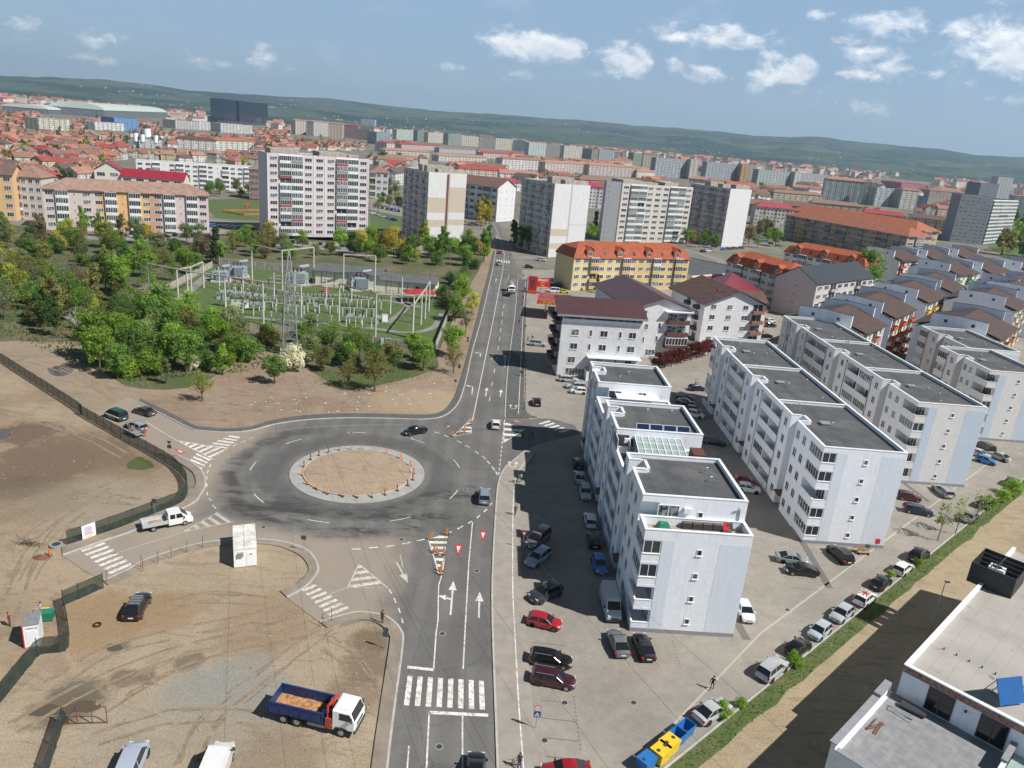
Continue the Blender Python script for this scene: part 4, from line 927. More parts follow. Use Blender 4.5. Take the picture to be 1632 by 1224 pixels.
block('apartment_block','mint green block with a bright orange mansard roof and balconies, left of the pair','apartment block',(84,314),(98.5,280),14,12,TEAL,floors=4,front='wwbwwbwwbw',right='.s.',roof='none',balcol=[TEAL,(.40,.52,.46)],extra=mansard((.35,.085,.035),3,TEAL),group='mint blocks with orange roofs')
block('apartment_block','mint green block with an orange mansard roof behind the dark roofed building','apartment block',(124,365),(150,335),15,12,(.66,.68,.67),floors=4,front='wwbwwbwwbw',right='.s.',roof='none',balcol=[TEAL,(.40,.52,.46)],extra=mansard((.35,.085,.035),3,TEAL),group='mint blocks with orange roofs')
block('apartment_block','pale grey gabled block with dark slate roof beside a bushy tree','apartment block',(93,277),(103.7,265.1),44,12.8,(.55,.53,.52),floors=4,left='wwowwoww',right='wwowwwoww',front='.s.',roof='gabley',rcol=(.045,.05,.055),rh=5,over=.4,balcol=[(.4,.4,.4)],rmat=SEAM)
block('hall','low hall with a deep crimson seamed metal roof behind the white houses','hall',(53,246),(76,238),40,6.0,(.40,.25,.2),floors=1,front='',wmat=OBJ_MATT,roof='gabley',rcol=(.20,.016,.022),rh=6.0,over=1.2,rmat=SEAM,clear=False)
def penny(r,W,D,H):
 MB().box(-1,-2.2,H-1.0,W+1,-.0,H+.1).build('fascia',RED,r);MB().box(.8,-.06,.2,W-.8,0,H-1.1).build('shop_window',GLASS,r)
block('supermarket','low supermarket with a red fascia and broad pale flat roof behind the yellow block','supermarket',(69,306),(104,336),40,5,(.68,.68,.68),floors=1,roof='flat',wmat=OBJ_MATT,extra=penny)
WB=(.66,.66,.67)
def w5(r,W,D,H):
 MB().box(.3,.6,H,W-.3,D-.3,H+1.9).build('set_back_storey',WHITE_WALL,r);MB().box(.4,.45,H+.1,W-.4,.59,H+1.6).build('gallery_window',GLASS,r);MB().box(0,-.02,H,W,.15,H+.75).build('gallery_parapet',WHITE_WALL,r)
 q=MB();t=.25
 for z in(0,t):pass
 a=[(-1.4,-.8,H+1.7),(W+.4,-.8,H+1.7),(W+.4,D*.55,H+4.4),(-1.4,D*.55,H+4.4)]
 q.add(a+[(p[0],p[1],p[2]+t)for p in a],[(3,2,1,0),(4,5,6,7),(0,1,5,4),(1,2,6,5),(2,3,7,6),(3,0,4,7)])
 link('roof',q.mesh('roof',SEAM),r,color=(.085,.042,.046))
 MB().box(-1.4,-1.0,H+1.45,W+.4,-.78,H+1.9).build('gutter',STEEL,r)
 for(x,k)in((.17,2),(.36,1),(.52,2),(.72,1),(.87,2)):
  for z in(10.4,7.0):window(r,'f',W*x,0,z,1.8 if k==2 else.65,1.55,k,pane=True)
 for(x,z,w,h,n)in((.16,3.6,1.8,1.6,2),(.5,3.0,1.7,2.1,2),(.70,3.7,.6,1.3,1),(.86,2.9,1.7,2.1,2),(.22,.5,4.6,1.9,6)):window(r,'f',W*x,0,z,w,h,n,pane=True)
 MB().box(W*.34,-2.3,2.55,W,0,2.75).box(W*.34,-2.3,2.75,W,-2.1,3.6).build('terrace_parapet',BROWNWOOD,r);MB().box(W*.34,-2.1,5.6,W,0,5.75).build('awning',FRAME,r);MB().box(W*.34,-2.2,0,W,-.02,2.55).build('terrace_base',WHITE_WALL,r)
 MB().quad((W*.9,-4.6,3.2),(W*1.2,-4.6,3.2),(W*1.2,-2.3,4.6),(W*.9,-2.3,4.6)).build('glass_canopy',GREENGLASS,r)
 for k in range(4):
  for y in(3,8.5):link('balcony',balc_mesh('o',4.0,3.0,1.3),r,(0,y,2.6+3.3*k),ROT['l'],(.11,.045,.035))
 MB().box(-.05,-.06,0,W+.05,0,.6).build('plinth',PLINTH,r)
block('house','white four storey house with a brown metal roof and dark gallery beside the main road','house',(10.4,172),(30.0,174.2),13,13.6,WB,floors=4,roof='none',wmat=OBJ_MATT,extra=w5)
def w6(r,W,D,H):
 for(x,z,w,k)in((.12,11.3,1.1,1),(.24,11.3,1.1,1),(.25,7.6,2.2,2),(.22,4.0,2.0,2),(.5,8.0,.7,1),(.48,4.4,.7,1),(.4,.6,2.6,3)):window(r,'f',W*x,0,z,w,1.7,k,pane=True)
 for z in(3.0,6.3,9.6):balcony(r,'f',W*.78,0,z,6.2,3.0,'b' if z<4 else 'o',(.12,.05,.045),1.5)
 MB().box(W*.55,-1.6,12.9,W,0,13.05).build('awning',FRAME,r)
block('house','white house with broad brown metal gable roof and brown balconies, behind the dark red shrubs','house',(29.5,195),(46.3,199),30,13.2,WB,floors=4,roof='gabley',rcol=(.088,.044,.048),rh=3.2,over=1.0,rmat=SEAM,wmat=OBJ_MATT,extra=w6)
def w7(r,W,D,H):
 for z in(1.4,4.6,7.8,10.8):
  for y in(4,10):balcony(r,'l',0,y,z,2.6,2.8,'o',(.06,.05,.05),1.0)
  for x in(.14,.40,.66):window(r,'f',W*x,0,z+.9,1.7,1.4,2)
  balcony(r,'r',W,3.5,z,5.4,2.9,'o',(.30,.12,.09),1.2);balcony(r,'r',W,12,z,5.4,2.9,'o',(.10,.05,.045),1.2)
  balcony(r,'f',W*.86,0,z,3.6,2.9,'o',(.30,.14,.11),1.2)
 gable=MB();gable_ends(gable,W*.3,2,W*1.02,9,H,3,'x');gable_roof(gable,W*.35,1.5,W+.4,9,H+.6,2.6,.7,'x');link('cross_roof',gable.mesh('cross_roof',OBJ_TILE),r,color=(.10,.056,.046))
block('house','white house with many gabled brown roofs and stacked balconies, left of the dark slate block','house',(52.5,211),(71.5,216),22,13.0,(.70,.70,.71),floors=4,roof='gabley',rcol=(.10,.056,.046),rh=4.2,over=1.0,wmat=OBJ_MATT,extra=w7)
def stepped(P,ang,ln,label,balc,eave=14.0,rise=3.4,terrace=False):
 r=thing('terraced_block',(P[0],P[1],0),ang,label,'apartment block','brown roofed stepped blocks of the estate',color=balc);D=20
 m=MB().box(0,0,0,ln,D,eave-.2);gable_ends(m,.35,0,ln-.35,D,eave-.2,rise,'x');m.build('wall',simple_w(),r)
 q=MB();gable_roof(q,1.45,0,ln-1.45,D,eave-.1,rise,1.1,'x');link('roof',q.mesh('roof',OBJ_TILE),r,color=(.082,.050,.044))
 prof=[(-.15,0),(-.15,eave-.6),(3.2,eave+.7),(3.2,eave+3.9),(10,eave+4.3),(16.6,eave+3.9),(16.6,eave+1.2),(D+.2,eave-.6),(D+.2,0)]
 for x0,x1 in((-.35,.3),(ln-.3,ln+.35)):
  f=MB();f.loft([[(x0,y,z)for y,z in prof],[(x1,y,z)for y,z in prof]]);w=f.build('fire_wall',FIREW,r)
  cp=MB()
  for(a,b)in zip(prof[1:-1],prof[2:-1]):
   if abs(a[0]-b[0])>.5:cp.add([(x0-.06,a[0],a[1]+.01),(x1+.06,a[0],a[1]+.01),(x1+.06,b[0],b[1]+.01),(x0-.06,b[0],b[1]+.01),(x0-.06,a[0],a[1]+.1),(x1+.06,a[0],a[1]+.1),(x1+.06,b[0],b[1]+.1),(x0-.06,b[0],b[1]+.1)],[(4,5,6,7),(0,1,5,4),(1,2,6,5),(2,3,7,6),(3,0,4,7)])
  cp.build('coping',DARKMETAL,w)
 MB().box(-.5,9.6,0,-.35,10.6,eave+4.2).build('pilaster',WHITE_WALL,r)
 for y in(6.5,13):window(r,'l',-.35,y,eave+2.0,1.0,1.0,1)
 for z in(2,5,8):
  for y in(6,13.5):window(r,'l',-.35,y,z+1,2.4,.7,4)
 n=max(3,int(ln/4.4));fh=(eave-1.2)/4
 for f_ in range(4):
  for i in range(n):
   x=ln*(i+.5)/n
   if i%2==0 or n<4:link('balcony',balc_mesh('o',ln/n*.96,fh-.1,1.1),r,(x,0,.9+f_*fh),0,balc)
   else:window(r,'f',x,0,1.8+f_*fh,1.5,1.4,2)
 return r
def simple_w():
 if 'estate_cream' not in MATS:simple('estate_cream',(.64,.60,.52),.85,var=.06)
 return MATS['estate_cream']
FIREW=simple('fire_wall_render',(.74,.77,.83),.85,var=.05,scale=.6,streak=.06)
A51=rad(51)
for i,(P,ang,ln,bc,lb)in enumerate([((86.5,185.5),A51,19,(.50,.20,.16),'brown roofed stepped block with red pink balconies, just behind the third white row'),((104.9,209.6),A51,24,(.55,.10,.03),'brown roofed stepped block with orange red balconies and cream piers'),((129.7,240.2),A51,25,(.62,.38,.04),'brown roofed stepped block with yellow orange balconies on a cream front'),((151.5,268),A51,24,(.62,.64,.60),'brown roofed stepped block with white balconies, last of the diagonal line'),((124.5,192),A51,26,(.55,.28,.12),'brown roofed stepped block behind the rear of the farthest white row'),((158,240.3),A51,24,(.60,.52,.40),'brown roofed stepped block with cream balconies at the right edge'),((183,268),A51,24,(.55,.5,.45),'brown roofed stepped block half cut by the right edge'),((172.5,351),rad(37),21,(.55,.06,.10),'brown roofed stepped block with bright crimson balconies, next to the bushy tree'),((196,368),rad(37),22,(.6,.6,.6),'brown roofed stepped block with a white terrace, middle of the rear row'),((221,386.5),rad(37),22,(.6,.6,.58),'brown roofed stepped block with a white terrace, right end of the rear row'),((181,318.5),rad(37),21,(.05,.36,.12),'brown roofed stepped block with vivid green balconies'),((204,335),rad(37),22,(.6,.6,.6),'brown roofed stepped block with white balconies behind the green balconied one'),((232,352),rad(37),22,(.6,.58,.55),'brown roofed stepped block far along the green balconied row'),((191,287.5),rad(37),24,(.6,.5,.5),'brown roofed stepped block with a large pale fire wall near the right edge')]):
 stepped(P,ang,ln,lb,bc)
LAND.append((1240,385,1640,560,'estate','the brown roofed estate'))
def longor(r,W,D,H):
 n=9
 for i in range(n):link('wall_panel',MB().box(W*i/n+.05,-.016,0,W*(i+1)/n-.05,0,H).mesh('wall_panel',OBJ_MATT),r,color=((.42,.33,.25),(.48,.30,.10),(.36,.27,.24))[i%3])
block('apartment_block','very long ochre and brown block with a long orange tile roof','apartment block',(183.4,549.6),(227.9,461.5),22,16,(.42,.33,.24),floors=5,front='wbwwobwwbwobwwbwwobwbw',right='wbw',roof='hip',rcol=(.31,.115,.07),rh=4.5,hip=9,over=1.0,balcol=[(.40,.28,.18),(.10,.08,.08),(.35,.25,.2)],extra=longor)
block('apartment_block','ochre block with a long orange roof directly behind the very long ochre block','apartment block',(194,566),(240,478),22,18.5,(.46,.34,.2),floors=5,front='....',right='wbw',roof='hip',rcol=(.36,.115,.055),rh=5,hip=9,over=1.0)
pxblock('tower_block','dark grey tower block with rows of small windows near the right edge','tower block',(1513,385),(1563,390),309,20,(.25,.26,.30),floors=13,front='wwwwww',balcol=[(.4,.4,.4)])
pxblock('tower_block','pale grey tower block with ranks of white balconies near the right edge','tower block',(1564,390),(1604,386),318,22,(.50,.52,.50),floors=12,front='bbb',right='ww',balcol=[(.55,.56,.55)])
pxblock('office_block','glassy blue office block behind the twin grey towers','office block',(1555,325),(1584,327),291,30,(.12,.16,.2),wmat=FACADE_OFF)
pxblock('tower_block','slender pale tower block rising behind the blue glass office','tower block',(1582,318),(1606,320),281,24,(.48,.5,.5))
pxblock('tower_block','bluish tower block cut by the right edge','tower block',(1610,346),(1650,350),312,24,(.36,.40,.43))
FAR=[((63,207),(112,209),189,30,(.58,.56,.46),None,'cream three storey office block with a flat dark roof'),((152,207),(198,209),195,25,(.66,.66,.66),None,'white apartment block with a black penthouse left of the bright blue block'),((183,207),(221,209),188,40,(.12,.30,.62),None,'bright blue box shaped block'),((283,236),(345,240),221,26,(.56,.55,.52),(.10,.06,.05),'row of grey and white blocks under a dark brown many gabled roof'),((345,240),(405,242),224,26,(.60,.62,.56),(.36,.13,.07),'row of pale green blocks under an orange brown gabled roof'),((280,205),(318,207),192,40,(.50,.50,.48),None,'low pale modern block with stepped flat roofs'),((318,207),(352,209),194,40,(.62,.62,.61),None,'white modern block left of the dark glass office'),((352,211),(402,214),197,40,(.58,.58,.56),None,'white modern row in front of the dark glass office'),((471,214),(500,216),192,24,(.62,.55,.48),PNK_T,'peach and white apartment block with a pink roof, left of the peach group'),((500,217),(523,218),194,24,(.58,.54,.5),PNK_T,'greyish peach apartment block with pink roof, middle of the peach group'),((523,219),(546,221),196,24,(.60,.48,.36),PNK_T,'peach apartment block with pink roof, right of the peach group'),((548,219),(570,221),199,30,(.30,.20,.19),RED_T,'maroon brick block with a red roof'),((566,222),(588,224),205,30,(.26,.15,.13),None,'dark brick block with a flat roof'),((585,228),(600,230),209,40,(.28,.36,.42),None,'narrow blue grey block at the end of the far street'),((575,205),(597,207),189,30,(.58,.58,.57),None,'white tall block right of the church spire'),((597,241),(616,243),226,30,(.60,.57,.54),RED_T,'white gabled house with a large red roof by the far street'),((632,222),(664,224),206,20,(.52,.60,.54),None,'pale mint tower block, first in the long row of towers'),((665,225),(681,226),208,20,(.20,.27,.25),None,'dark green tower block second in the row'),((682,227),(713,229),211,20,(.60,.55,.46),None,'cream tower block third in the row'),((714,231),(736,232),213,20,(.24,.30,.25),None,'dark green grey tower block fourth in the row'),((736,232),(762,234),216,20,(.56,.54,.45),None,'cream tower block fifth in the row'),((765,236),(788,238),217,20,(.38,.37,.36),BRN_T,'grey tower block with brown roof sixth in the row'),((789,238),(815,240),220,20,(.60,.54,.42),None,'cream tower block seventh in the row'),((816,240),(837,242),223,20,(.30,.42,.42),None,'teal tower block eighth in the row'),((842,247),(870,249),227,20,(.52,.60,.56),None,'pale green tower block ninth in the row'),((871,248),(897,250),229,20,(.28,.27,.25),None,'dark grey tower block tenth in the row'),((898,252),(926,254),232,20,(.58,.55,.5),None,'cream white tower block eleventh in the row'),((927,252),(942,254),236,22,(.33,.27,.25),None,'brown grey tower block twelfth in the row'),((954,254),(978,256),238,22,(.44,.48,.48),None,'blue white tower block thirteenth in the row'),((1008,263),(1024,264),244,20,(.22,.27,.2),None,'olive green tower end beside the yellowish tower'),((1024,265),(1047,267),245,20,(.58,.54,.36),BRN_T,'yellowish tower block with a brown top'),((1042,282),(1091,285),251,14,(.34,.38,.40),None,'wide grey slab block behind the cream tower'),((1091,285),(1097,286),253,16,(.60,.56,.5),None,'pale end wing of the wide grey slab'),((1123,288),(1172,291),258,14,(.32,.36,.40),None,'wide blue grey slab with an orange edge'),((1172,291),(1178,292),261,16,(.58,.36,.16),None,'orange end wing of the blue grey slab'),((1178,284),(1203,286),262,20,(.40,.36,.36),None,'pinkish grey slab right of the blue grey slab'),((1205,297),(1256,300),270,14,(.36,.40,.40),None,'wide grey slab with dark balconies, right part'),((1256,300),(1263,301),273,14,(.60,.58,.54),None,'white end wing of the wide grey slab'),((1265,288),(1318,292),275,18,(.44,.44,.43),None,'long low grey slab behind the green ended block'),((1310,318),(1372,324),284,16,(.40,.46,.46),PNK_T,'tall mint and grey block with a pinkish brown roof'),((1372,325),(1391,327),290,16,(.56,.58,.40),None,'lime and white end of the mint grey block'),((1392,328),(1432,331),299,16,(.44,.48,.50),None,'tall grey white block with a pale end'),((1432,332),(1458,334),302,16,(.50,.48,.44),BRN_T,'tall grey block under a brown roof'),((1457,327),(1476,329),312,20,(.22,.42,.58),None,'sky blue block beside the tall grey block'),((614,250),(684,253),239,16,(.54,.48,.44),PNK_T,'long low block with a pink brown roof behind the grey tower'),((699,257),(776,260),248,16,(.56,.52,.48),PNK_T,'long low cream block with a pink brown roof'),((640,238),(700,240),230,20,(.52,.46,.42),RED_T,'low block with a crimson roof in front of the tower row'),((700,243),(760,246),236,16,(.44,.48,.5),BRN_T,'low blue grey block with brown roof before the tower row'),((770,252),(815,254),244,18,(.56,.50,.46),RED_T,'low block with a long crimson roof right of the far street'),((730,285),(815,290),268,14,(.60,.50,.42),RED_T,'cream block with red dormered roof above the street'),((776,303),(830,305),289,18,(.64,.62,.6),RED_T,'white house row with a bright red roof left of the white gabled block'),((800,270),(865,272),253,14,(.62,.61,.6),BRN_T,'long white block with a brown roof behind the second grey tower'),((868,275),(936,277),259,14,(.56,.50,.44),PNK_T,'long cream block with a pink brown roof behind the second grey tower'),((938,279),(1020,283),263,14,(.50,.44,.40),PNK_T,'long brownish block with a pink brown roof behind the cream tower'),((920,330),(960,333),296,30,(.58,.56,.55),(.38,.03,.06),'white block with a crimson metal roof between the two towers'),((925,292),(1000,296),286,26,(.30,.2,.16),BRN_T,'low brown roofed hall just above the cream tower'),((1130,300),(1170,303),288,18,(.56,.5,.46),BRN_T,'low block with brown gable roof in front of the blue grey slab'),((1095,305),(1125,308),284,18,(.58,.52,.48),PNK_T,'small gabled block right of the wide grey slab'),((1200,358),(1262,364),328,16,(.60,.58,.55),(.34,.06,.075),'white block with raspberry dormered roof'),((1262,356),(1326,364),334,16,(.56,.48,.46),(.34,.06,.075),'pale block with a raspberry roof, right of the dormered one'),((1290,334),(1372,342),322,14,(.58,.50,.38),BRN_T,'cream row of small gabled dormers'),((1372,348),(1443,356),338,20,(.56,.46,.42),(.36,.05,.045),'cream block with a broad red roof'),((1443,362),(1506,370),345,20,(.62,.52,.36),(.15,.09,.08),'cream block with dark brown dormered roof'),((1232,316),(1310,322),306,20,(.44,.40,.3),BRN_T,'khaki row with brown gabled roofs'),((1330,308),(1400,314),300,30,(.3,.2,.18),RED_T,'low block with a red roof left of the tall grey block'),((1480,315),(1540,320),303,30,(.4,.3,.26),BRN_T,'low brown roofed block behind the dark grey tower'),((1435,302),(1470,304),291,60,(.35,.12,.12),(.32,.08,.09),'large low hall with a dull red roof'),((1395,279),(1475,288),277,60,(.68,.68,.64),None,'long white warehouse at the foot of the hills'),((432,190),(461,192),170,60,(.50,.56,.58),None,'white and glass tower right of the dark office'),((424,188),(433,189),167,40,(.40,.16,.11),None,'terracotta tower beside the dark office'),((500,190),(523,192),178,60,(.28,.36,.42),None,'blue grey block below the church spire'),((100,182),(118,183),168,60,(.62,.60,.58),RED_T,'white block with red roof behind the halls'),((20,172),(60,174),166,80,(.56,.5,.45),ORA_T,'orange roofed row at the far left')]
for a,b,top,dep,wc,rc,lab in FAR:
 pxblock('apartment_block',lab,'apartment block',a,b,top,dep,wc,roof='flat' if rc is None else 'hip',rcol=rc or(.2,.2,.2),rh=3.6 if rc else 0,hip=None if rc is None else 6,group='apartment blocks of the city beyond')
def office(r,W,D,H):
 MB().box(W*.3,-6,0,W,-.5,H*.98).build('glass_volume',BLUEGLASS,r);MB().box(-W*.15,-8,0,W*1.05,1,H*.12).build('podium',DARKMETAL,r)
 for i in range(1,14):MB().box(W*.3,-6.2,H*i/14,W,-6,H*i/14+.5).build('floor_band',DARKMETAL,r)
pxblock('office_block','very dark blue glass office block standing alone on the skyline','office block',(357,197),(425,200),158,50,(.02,.03,.05),wmat=BLUEGLASS,extra=office)
def vault(name,label,a,b,top,depth,colr):
 A,B=Vector(g2(*a)),Vector(g2(*b));d=B-A;W=d.length;H=height_at(*a,a[0],top)
 r=thing(name,(A.x,A.y,0),math.atan2(d.y,d.x),label,'sports hall','vaulted halls on the skyline');m=MB();n=10
 m.loft([[(x,depth*(.5-.5*math.cos(math.pi*i/n)),H*.55+H*.45*math.sin(math.pi*i/n))for i in range(n+1)]for x in(0,W*.12,W*.88,W)],cap=True,closed=True)
 link('roof',m.mesh('roof',OBJ_MATT),r,color=colr);link('wall',MB().box(1,1,0,W-1,depth-1,H*.56).mesh('wall',FACADE_OFF),r,color=(.16,.2,.25))
 A2,B2=a,b;LAND.append((a[0],top-4,b[0],max(a[1],b[1])+3,name,label))
vault('sports_hall','large sports hall with a pale green vaulted roof',(167,188),(267,188),166,140,(.46,.54,.50));vault('sports_hall','smaller hall with a pale vaulted roof',(78,182),(154,183),169,110,(.50,.54,.50))
def church():
 p=g(236,237);r=thing('church',(p.x,p.y,0),rad(15),'white church with a central tower and small dark domes among brown roofs','church');s=p.y/800*1.0
 MB().box(-14,-9,0,14,9,11).box(-7,-13,0,7,13,11).build('nave',FACADE_H,r,color=(.62,.62,.6))
 ro=MB();gable_roof(ro,-14,-9,14,9,11,4,.5,'x');link('roof',ro.mesh('roof',SEAM),r,color=(.10,.14,.13))
 for(x,y,rr,h)in((0,0,4.2,24),(-11,-9,2.6,18),(-3,-12,2.4,17),(11,-8,2.4,17)):
  t=MB();t.tube((x,y,8),(x,y,h),rr,n=12);to=link('bell_tower',t.mesh('bell_tower',WHITE_WALL),r)
  dm=MB();dm.loft([[(x+rr*1.15*q*math.cos(k*math.pi/6),y+rr*1.15*q*math.sin(k*math.pi/6),h+z)for k in range(12)]for q,z in((1,0),(.95,1.2),(.7,2.4),(.3,3.3),(.06,4.2),(.03,6))]);dm.build('dome',DARKMETAL,to)
 LAND.append((200,195,270,240,'church','church'))
church()
def spire(px,py,top,label):
 p=g(px,py);H=height_at(px,py,px,top);r=thing('church_tower',(p.x,p.y,0),0,label,'church tower');w=H*.1
 MB().box(-w,-w,0,w,w,H*.6).build('tower',FACADE_H,r,color=(.55,.5,.42));MB().add([(-w*1.1,-w*1.1,H*.6),(w*1.1,-w*1.1,H*.6),(w*1.1,w*1.1,H*.6),(-w*1.1,w*1.1,H*.6),(0,0,H)],[(0,1,4),(1,2,4),(2,3,4),(3,0,4)]).build('spire',OBJ_MATT,r,color=(.16,.09,.08))
spire(506,181,164,'dark pointed church spire on the skyline');spire(553,194,180,'small yellowish church tower right of the dark spire')
def crane():
 p=g(64,178);H=height_at(64,178,64,149);r=thing('construction_crane',(p.x,p.y,0),0,'thin orange tower crane near the left skyline','crane',color=(.6,.25,.05));m=MB()
 for x in(-1,1):m.tube((x,0,0),(x,0,H),.5,n=4)
 m.build('mast',ORANGE,r);MB().tube((-H*.2,0,H),(H*.7,0,H),.5,n=4).build('jib',ORANGE,r)
crane()
RC_=[((.27,.14,.10),'brown'),((.36,.19,.14),'pinkish'),((.40,.155,.075),'orange'),((.31,.06,.055),'red'),((.13,.085,.075),'dark brown'),((.22,.11,.09),'russet'),((.33,.10,.06),'rust red')]
WC_=[((.60,.56,.48),'cream'),((.66,.65,.63),'white'),((.58,.48,.28),'ochre'),((.42,.40,.38),'grey'),((.55,.38,.30),'salmon'),((.46,.54,.44),'mint')]
HM={}
def house_mesh(kind,L,D,h):
 k=(kind,L,D,h)
 if k not in HM:
  w=MB().box(-L/2,-D/2,0,L/2,D/2,h);rh=D*.34;q=MB()
  if kind=='gabled':gable_ends(w,-L/2,-D/2,L/2,D/2,h,rh,'x');gable_roof(q,-L/2,-D/2,L/2,D/2,h,rh,.5,'x')
  elif kind=='hipped':gable_roof(q,-L/2,-D/2,L/2,D/2,h,rh,.5,'x',hip=D*.5)
  else:
   gable_ends(w,-L/2,-D/2,L/2,D/2,h,rh,'x');w.box(-2.5,-D/2-3,0,2.5,-D/2,h);gable_ends(w,-2.5,-D/2-3,2.5,-D/2,h,2.2,'y')
   gable_roof(q,-L/2,-D/2,L/2,D/2,h,rh,.5,'x');gable_roof(q,-2.5,-D/2-3,2.5,0,h,2.2,.4,'y')
  HM[k]=(w.mesh('house',FACADE_H),q.mesh('roof',OBJ_TILE),MB().box(-.5,-.4,h,.5,.4,h+rh+1.1).mesh('chimney',CONC_WARM),rh)
 return HM[k]
def in_poly(x,y,P):
 c=False
 for i in range(len(P)):
  (x0,y0),(x1,y1)=P[i-1],P[i]
  if(y0>y)!=(y1>y)and x<(x1-x0)*(y-y0)/(y1-y0)+x0:c=not c
 return c
HREG=[[(-60,150),(-60,300),(150,300),(160,262),(210,252),(410,266),(415,240),(590,240),(600,300),(640,300),(640,262),(720,268),(745,300),(830,300),(940,335),(960,320),(1100,290),(1190,340),(1235,375),(1300,340),(1440,345),(1510,345),(1640,330),(1640,295),(1300,262),(900,222),(600,185),(300,160)]]
def near_land(px,py):
 best=None
 for(x0,y0,x1,y1,n,lab)in LAND:
  if n in('estate',):continue
  d=math.hypot(max(x0-px,0,px-x1),2.5*max(y0-py,0,py-y1))
  if best is None or d<best[0]:best=(d,n,lab,x0,y0,x1,y1)
 return best
def short(lab):
 w=lab.split(' ')[:5]
 while w[-1]in('with','a','the','and','of','under','dark','in','second','at','by','left','right'):w.pop()
 return ' '.join(w)
cands=[]
y=400.0
while y<4700:
 step=19 if y<1500 else 25
 x=-1.0*y
 while x<1.0*y:
  wx,wy=x+RND.uniform(-.35,.35)*step,y+RND.uniform(-.35,.35)*step;x+=step
  px,py=proj((wx,wy,0))
  if not(-60<px<1690)or not in_poly(px,py,HREG[0]):continue
  if px>600 and y<1900 and RND.random()<.36:continue
  if RND.random()<.16:continue
  bad=False
  for(x0,y0,x1,y1,n,lab)in LAND:
   if x0-4<px<x1+4 and y1-(y1-y0)*.45<py<y1+9:bad=True;break
  if not bad:cands.append((wy,wx,px,py))
 y+=step*1.1
cands.sort()
print('house candidates',len(cands))
far_m={'w':MB(),'r':[MB()for _ in RC_]}
kinds=['gabled','hipped','cross gabled','hipped','gabled']
LOTS=[]
for i,(wy,wx,px,py)in enumerate(cands):
 kd=RND.choice(kinds);L,D,h=RND.choice([(11,8,3.6),(14,9,4.0),(12,10,6.2),(20,10,4.2),(16,11,6.0)]);(L,D,h)=RND.choice([(34,12,10.5),(46,12,11),(26,12,9),(L,D,h)])if px>600 and wy<2300 and RND.random()<.6 else(L,D,h);ri=RND.choice([0,0,0,1,1,1,1,2,3,4,5,5,6]);wi=RND.choice([0,0,1,1,2,3,4,5]);rz=rad(RND.choice([12,12,102,102,35,-20,80])+RND.uniform(-6,6))
 LOTS.append((wx,wy,px,py))
 if i<300:
  w,q,c,rh=house_mesh(kd,L,D,h);b=near_land(px,py)
  o=link('house',w,None,(wx,wy,0),rz,WC_[wi][0])
  side='below' if py>b[6]else('behind' if py<b[6]-4 and b[3]<px<b[5]else('left of' if px<(b[3]+b[5])/2 else 'right of'))
  size='small' if L<12 else('long' if L>17 else('two storey' if h>5 else 'low'))
  tag(o,f"{size} {WC_[wi][1]} house, {RC_[ri][1]} {kd.split()[-1]} roof, {side} {short(b[2])}".replace('two storey','tall'),'house','houses of the old quarter')
  ro=link('roof',q,o,color=RC_[ri][0]);link('chimney',c,ro,(L*.2,D*.12,0))
 else:
  tall=wy>2300 and RND.random()<.08;h=RND.choice([16,22,28])if tall else h;L,D=(26,14)if tall else(L,D)
  M=Matrix.Translation((wx,wy,0))@Matrix.Rotation(rz,4,'Z');s=1 if wy<2000 else 1.15
  fw=far_m['w'];fr=far_m['r'][ri];fw.M=M;fr.M=M;L*=s;D*=s
  fw.box(-L/2,-D/2,-.5,L/2,D/2,h)
  gable_roof(fr,-L/2,-D/2,L/2,D/2,h,D*.34,.4,'x',hip=D*.5 if kd=='hipped' else.01,t=.1)
vm=far_m['w']
for _ in range(3200):
 p=RND.choice(HILL_PTS);r=math.hypot(p[0],p[1])
 if p[2]<2 or r>9000 or pnoise((p[0]/900,p[1]/900,4))<.08:continue
 M=Matrix.Translation((p[0]+RND.uniform(-90,90),p[1]+RND.uniform(-90,90),p[2]-3))@Matrix.Rotation(RND.uniform(0,3),4,'Z')
 vm.M=M;vm.box(-6,-4,0,6,4,6);f=RND.choice(far_m['r']);f.M=M;gable_roof(f,-6,-4,6,4,6,3.4,.5,'x',hip=3,t=.1)
allm=MB();allm.v=list(vm.v);allm.f=list(vm.f);allm.m=[0]*len(vm.f)
for k,f in enumerate(far_m['r']):
 n=len(allm.v);allm.v+=f.v;allm.f+=[[i+n for i in q]for q in f.f];allm.m+=[k+1]*len(f.f)
struct(allm.build('distant_houses',[simple('distant_walls',(.58,.55,.5),.85,var=.25,scale=.02,world=True)]+[simple('distant_roof',c,.8,var=.25,scale=.05,world=True)for c,_ in RC_]),'stuff')
